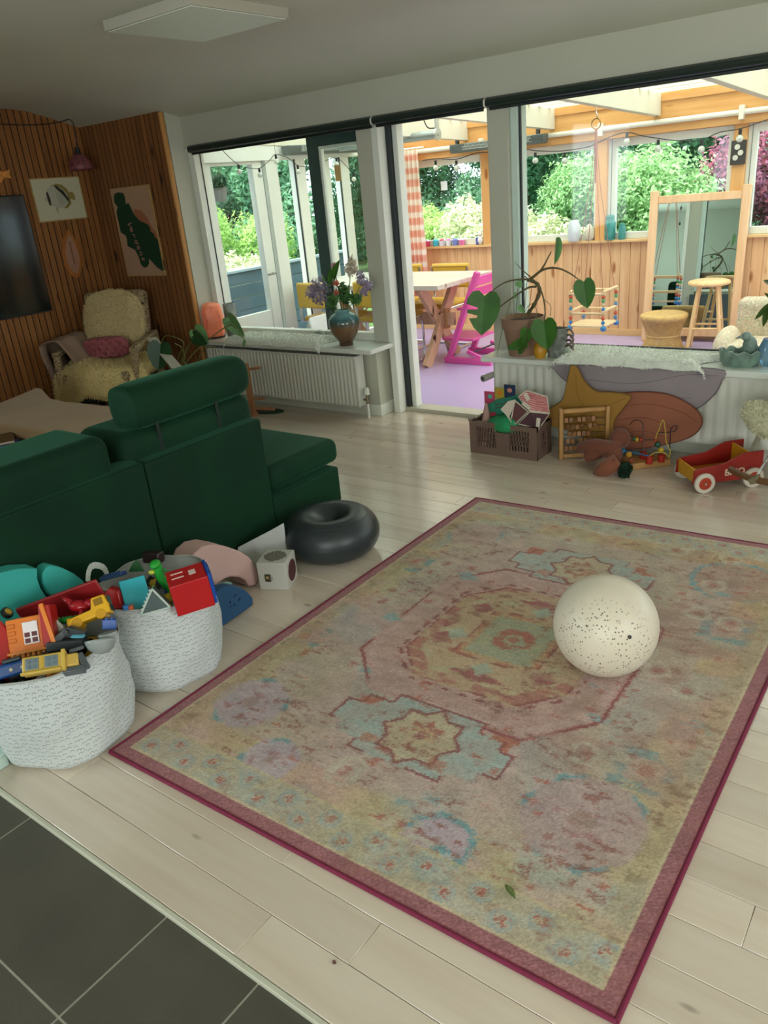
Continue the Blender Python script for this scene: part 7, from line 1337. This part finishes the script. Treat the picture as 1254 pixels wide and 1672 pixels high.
# red house
q = OB(308, 945, .42); t_ = brick('toy_house', 'big red plastic toy house with a blue studded end, in the farther basket', 'toy', (q.x-.005, q.y, .355), 58, -4, 4); Rr = pl('#b0141a')
MB().box(-.06, .065, -.055, .05, -.03, .085).build('walls', Rr, t_, bevel=.003)
for (x0, x1, y0, y1) in ((-.045, -.005, .018, .024), (-.045, -.005, -.012, -.006), (.012, .034, -.012, .016)): MB().box(x0, x1, y0, y1, .0835, .0862).build('window_slot', pl('#d9c3b8'), t_)
bl2 = MB().box(.0655, .075, -.052, .052, -.025, .09).build('end_plate', pl('#12489c'), t_, bevel=.002); studs(MB(M=Matrix.Rotation(R(90), 4, 'Y')), -.078, .01, -.04, .04, .075, r=.0045, h=.004).build('studs', pl('#12489c'), bl2, smooth=40)
q = OB(250, 912, .36); t_ = brick('toy_block', 'very dark brown block at the back rim of the farther basket', 'toy', (q.x, q.y, .345), 20, 0, -10); MB().box(-.035, .035, -.02, .02, 0, .04).build('block', pl('#241012'), t_, bevel=.004)
q = OB(206, 992, .365); t_ = brick('toy_figure', 'tiny blue and orange figure at the near rim of the farther basket', 'toy', (q.x, q.y+.005, .35), 40, 0, 0); MB().box(-.014, .004, -.008, .008, 0, .022).build('blue_part', pl('#3a78b8'), t_, bevel=.002); MB().box(.004, .018, -.008, .008, 0, .018).build('orange_part', pl('#c9603a'), t_, bevel=.002)
fillbricks(B2, [(-.07, -.05, 'black brick behind the red wedge in the farther basket', 6), (.0, .05, 'dark grey brick beside the dragon in the farther basket', 4)], 8, .315)
# ================================================================ FOAM SHAPES, CUBE, PAPER
def foam(nm, label, px, xp, th, col, smoothit=True, bev=.006):
    P_ = [at(a_, b_, 'x', xp) for a_, b_ in px]; P_ = [Vector((q.y, max(q.z, .003), 0)) for q in P_]; cy = sum(v.x for v in P_)/len(P_); z0 = min(v.y for v in P_)
    t_ = thing(nm, label, 'foam block', (xp, cy, z0)); MB().prism([(v.x-cy, v.y-z0) for v in P_], th, (-th, 0, 0), (0, 1, 0), (0, 0, 1)).build('block', mat('foam_'+col.strip('#'), col, .8, .03, 4, .1, 120), t_, bevel=bev, seg=2); return t_
foam('foam_block', 'large turquoise foam fan block leaning on the sofa at the left edge of the picture', [(-45, 965), (-20, 945), (5, 935), (30, 929), (62, 928), (62, 944), (67, 960), (76, 974), (90, 985), (100, 1110), (30, 1190), (-60, 1190)], -2.43, .075, '#35a79c')
foam('foam_block', 'turquoise foam quarter disc beside the larger fan block, leaning on the sofa', [(84, 923), (104, 928), (122, 937), (138, 950), (150, 1090), (110, 1120), (92, 980), (77, 969), (70, 952), (70, 938), (76, 928)], -2.445, .06, '#35a79c')
arch = [(310, 925), (318, 905), (332, 893), (350, 889), (372, 893), (392, 900), (408, 910), (418, 924), (424, 942), (421, 953), (420, 962), (408, 958), (402, 948), (392, 943), (378, 942), (366, 946), (356, 954), (350, 962), (345, 990), (312, 1000)]
foam('foam_arch', 'pale pink curved foam arch standing between the farther basket and the white cube', arch, -2.32, .12, '#c9a49c', bev=.008)
hd_ = [(353, 968), (362, 960), (376, 956), (390, 958), (404, 966), (413, 976), (414, 988), (359, 1028), (352, 1005)]
hf = foam('foam_half_disc', 'dark blue foam half disc with small carved marks on the floorboards', hd_, -2.19, .05, '#1d4a6e')
p = MB(org=Vector(hf.location))
for (a_, b_, w, h) in ((384, 973, .016, .007), (391, 979, .012, .009), (376, 984, .007, .010), (383, 988, .010, .006), (377, 991, .009, .005)): v = at(a_, b_, 'x', -2.189); p.prism([(v.y-w/2, v.z-h/2), (v.y+w/2, v.z-h/2+.003), (v.y+w/2, v.z+h/2+.003), (v.y-w/2, v.z+h/2)], .0012, (v.x, 0, 0), (0, 1, 0), (0, 0, 1))
p.build('carved_mark', mat('deep_navy_print', '#0f2a44', .8, 0), hf)
tl2 = foam('foam_block', 'pale teal foam piece tucked under the pink arch', [(350, 968), (364, 955), (380, 951), (378, 965), (358, 1000)], -2.262, .03, '#7fa8a2')
cb = thing('sound_cube', 'white cube with a pierced round grille on top and a maroon disc on one side', 'toy', (-2.279, 1.957, 0), 24.8); S = .130; m_wc = mat('white_grey_lacquer', '#b9b7ad', .45, .02, 4)
MB().box(0, S, 0, S, 0, S).build('cube', m_wc, cb, bevel=.003)
p = MB()
for i in range(-6, 7):
    for j in range(-6, 7):
        if math.hypot(i, j) < 6.1: p.box(S/2+i*.0078-.0028, S/2+i*.0078+.0028, S/2+j*.0078-.0015, S/2+j*.0078+.0015, S-.001, S+.0016) if (i+j) % 2 else p.box(S/2+i*.0078-.0013, S/2+i*.0078+.0013, S/2+j*.0078-.003, S/2+j*.0078+.003, S-.001, S+.0016)
p.build('top_grille', mat('dark_olive_hole', '#3a3626', .7, 0), cb)['kind'] = 'stuff'
MB().cyl((S, S/2, S*.5), (S+.002, S/2, S*.5), .050, n=40).build('maroon_disc', mat('maroon_felt', '#4f2428', .7, .05), cb, smooth=40); p = MB()
for k in range(40): a_ = 2*math.pi*k/40; p.cyl((S, S/2+.050*math.cos(a_), S*.5+.050*math.sin(a_)), (S+.003, S/2+.050*math.cos(a_), S*.5+.050*math.sin(a_)), .0028, n=6)
p.build('scalloped_edge', m_wc, cb); MB().cyl((S*.36, .0, S*.45), (S*.36, -.0015, S*.45), .020, n=28).build('ring_hole_shade', mat('ring_shadow', '#9b968a', .6, 0), cb, smooth=40); MB().box(S*.36-.016, S*.36+.010, -.0025, 0, S*.45-.018, S*.45+.018).build('dark_motif', mat('dark_olive_hole', '#3a3626', .7, 0), cb, bevel=.002)  # grey disc on the front: shade of a round hole as plain colour
MB().cyl((S*.36-.004, -.0026, S*.47), (S*.36-.004, -.0034, S*.47), .007, n=14).build('gold_motif', mat('gold_print', '#a58f55', .5, .1), cb)
pa = thing('paper_sheet', 'folded white paper leaning on the sofa behind the white cube', 'paper', (-2.36, 2.16, 0)); MB().add([(-.14, -.12, .0), (.02, .04, .0), (.02, .05, .20), (-.03, .01, .17), (-.14, -.10, .11)], [(0, 1, 2, 3, 4)]).build('sheet', mat('plain_white_paper', '#c5c8c4', .6, .01), pa, solid=.001)
wbx = thing('white_box', 'corner of a white box on the floorboards at the left edge beside the nearest basket', 'box', (-2.33, .715, 0)); MB().box(-.12, .15, -.10, .045, 0, .040).build('box', mat('white_laminate_box', '#b9cfc4', .4, .02), wbx, bevel=.004); MB().box(-.13, .152, -.102, .047, .040, .052).build('lid', mat('white_laminate_box', '#b9cfc4', .4, .02), wbx, bevel=.003)
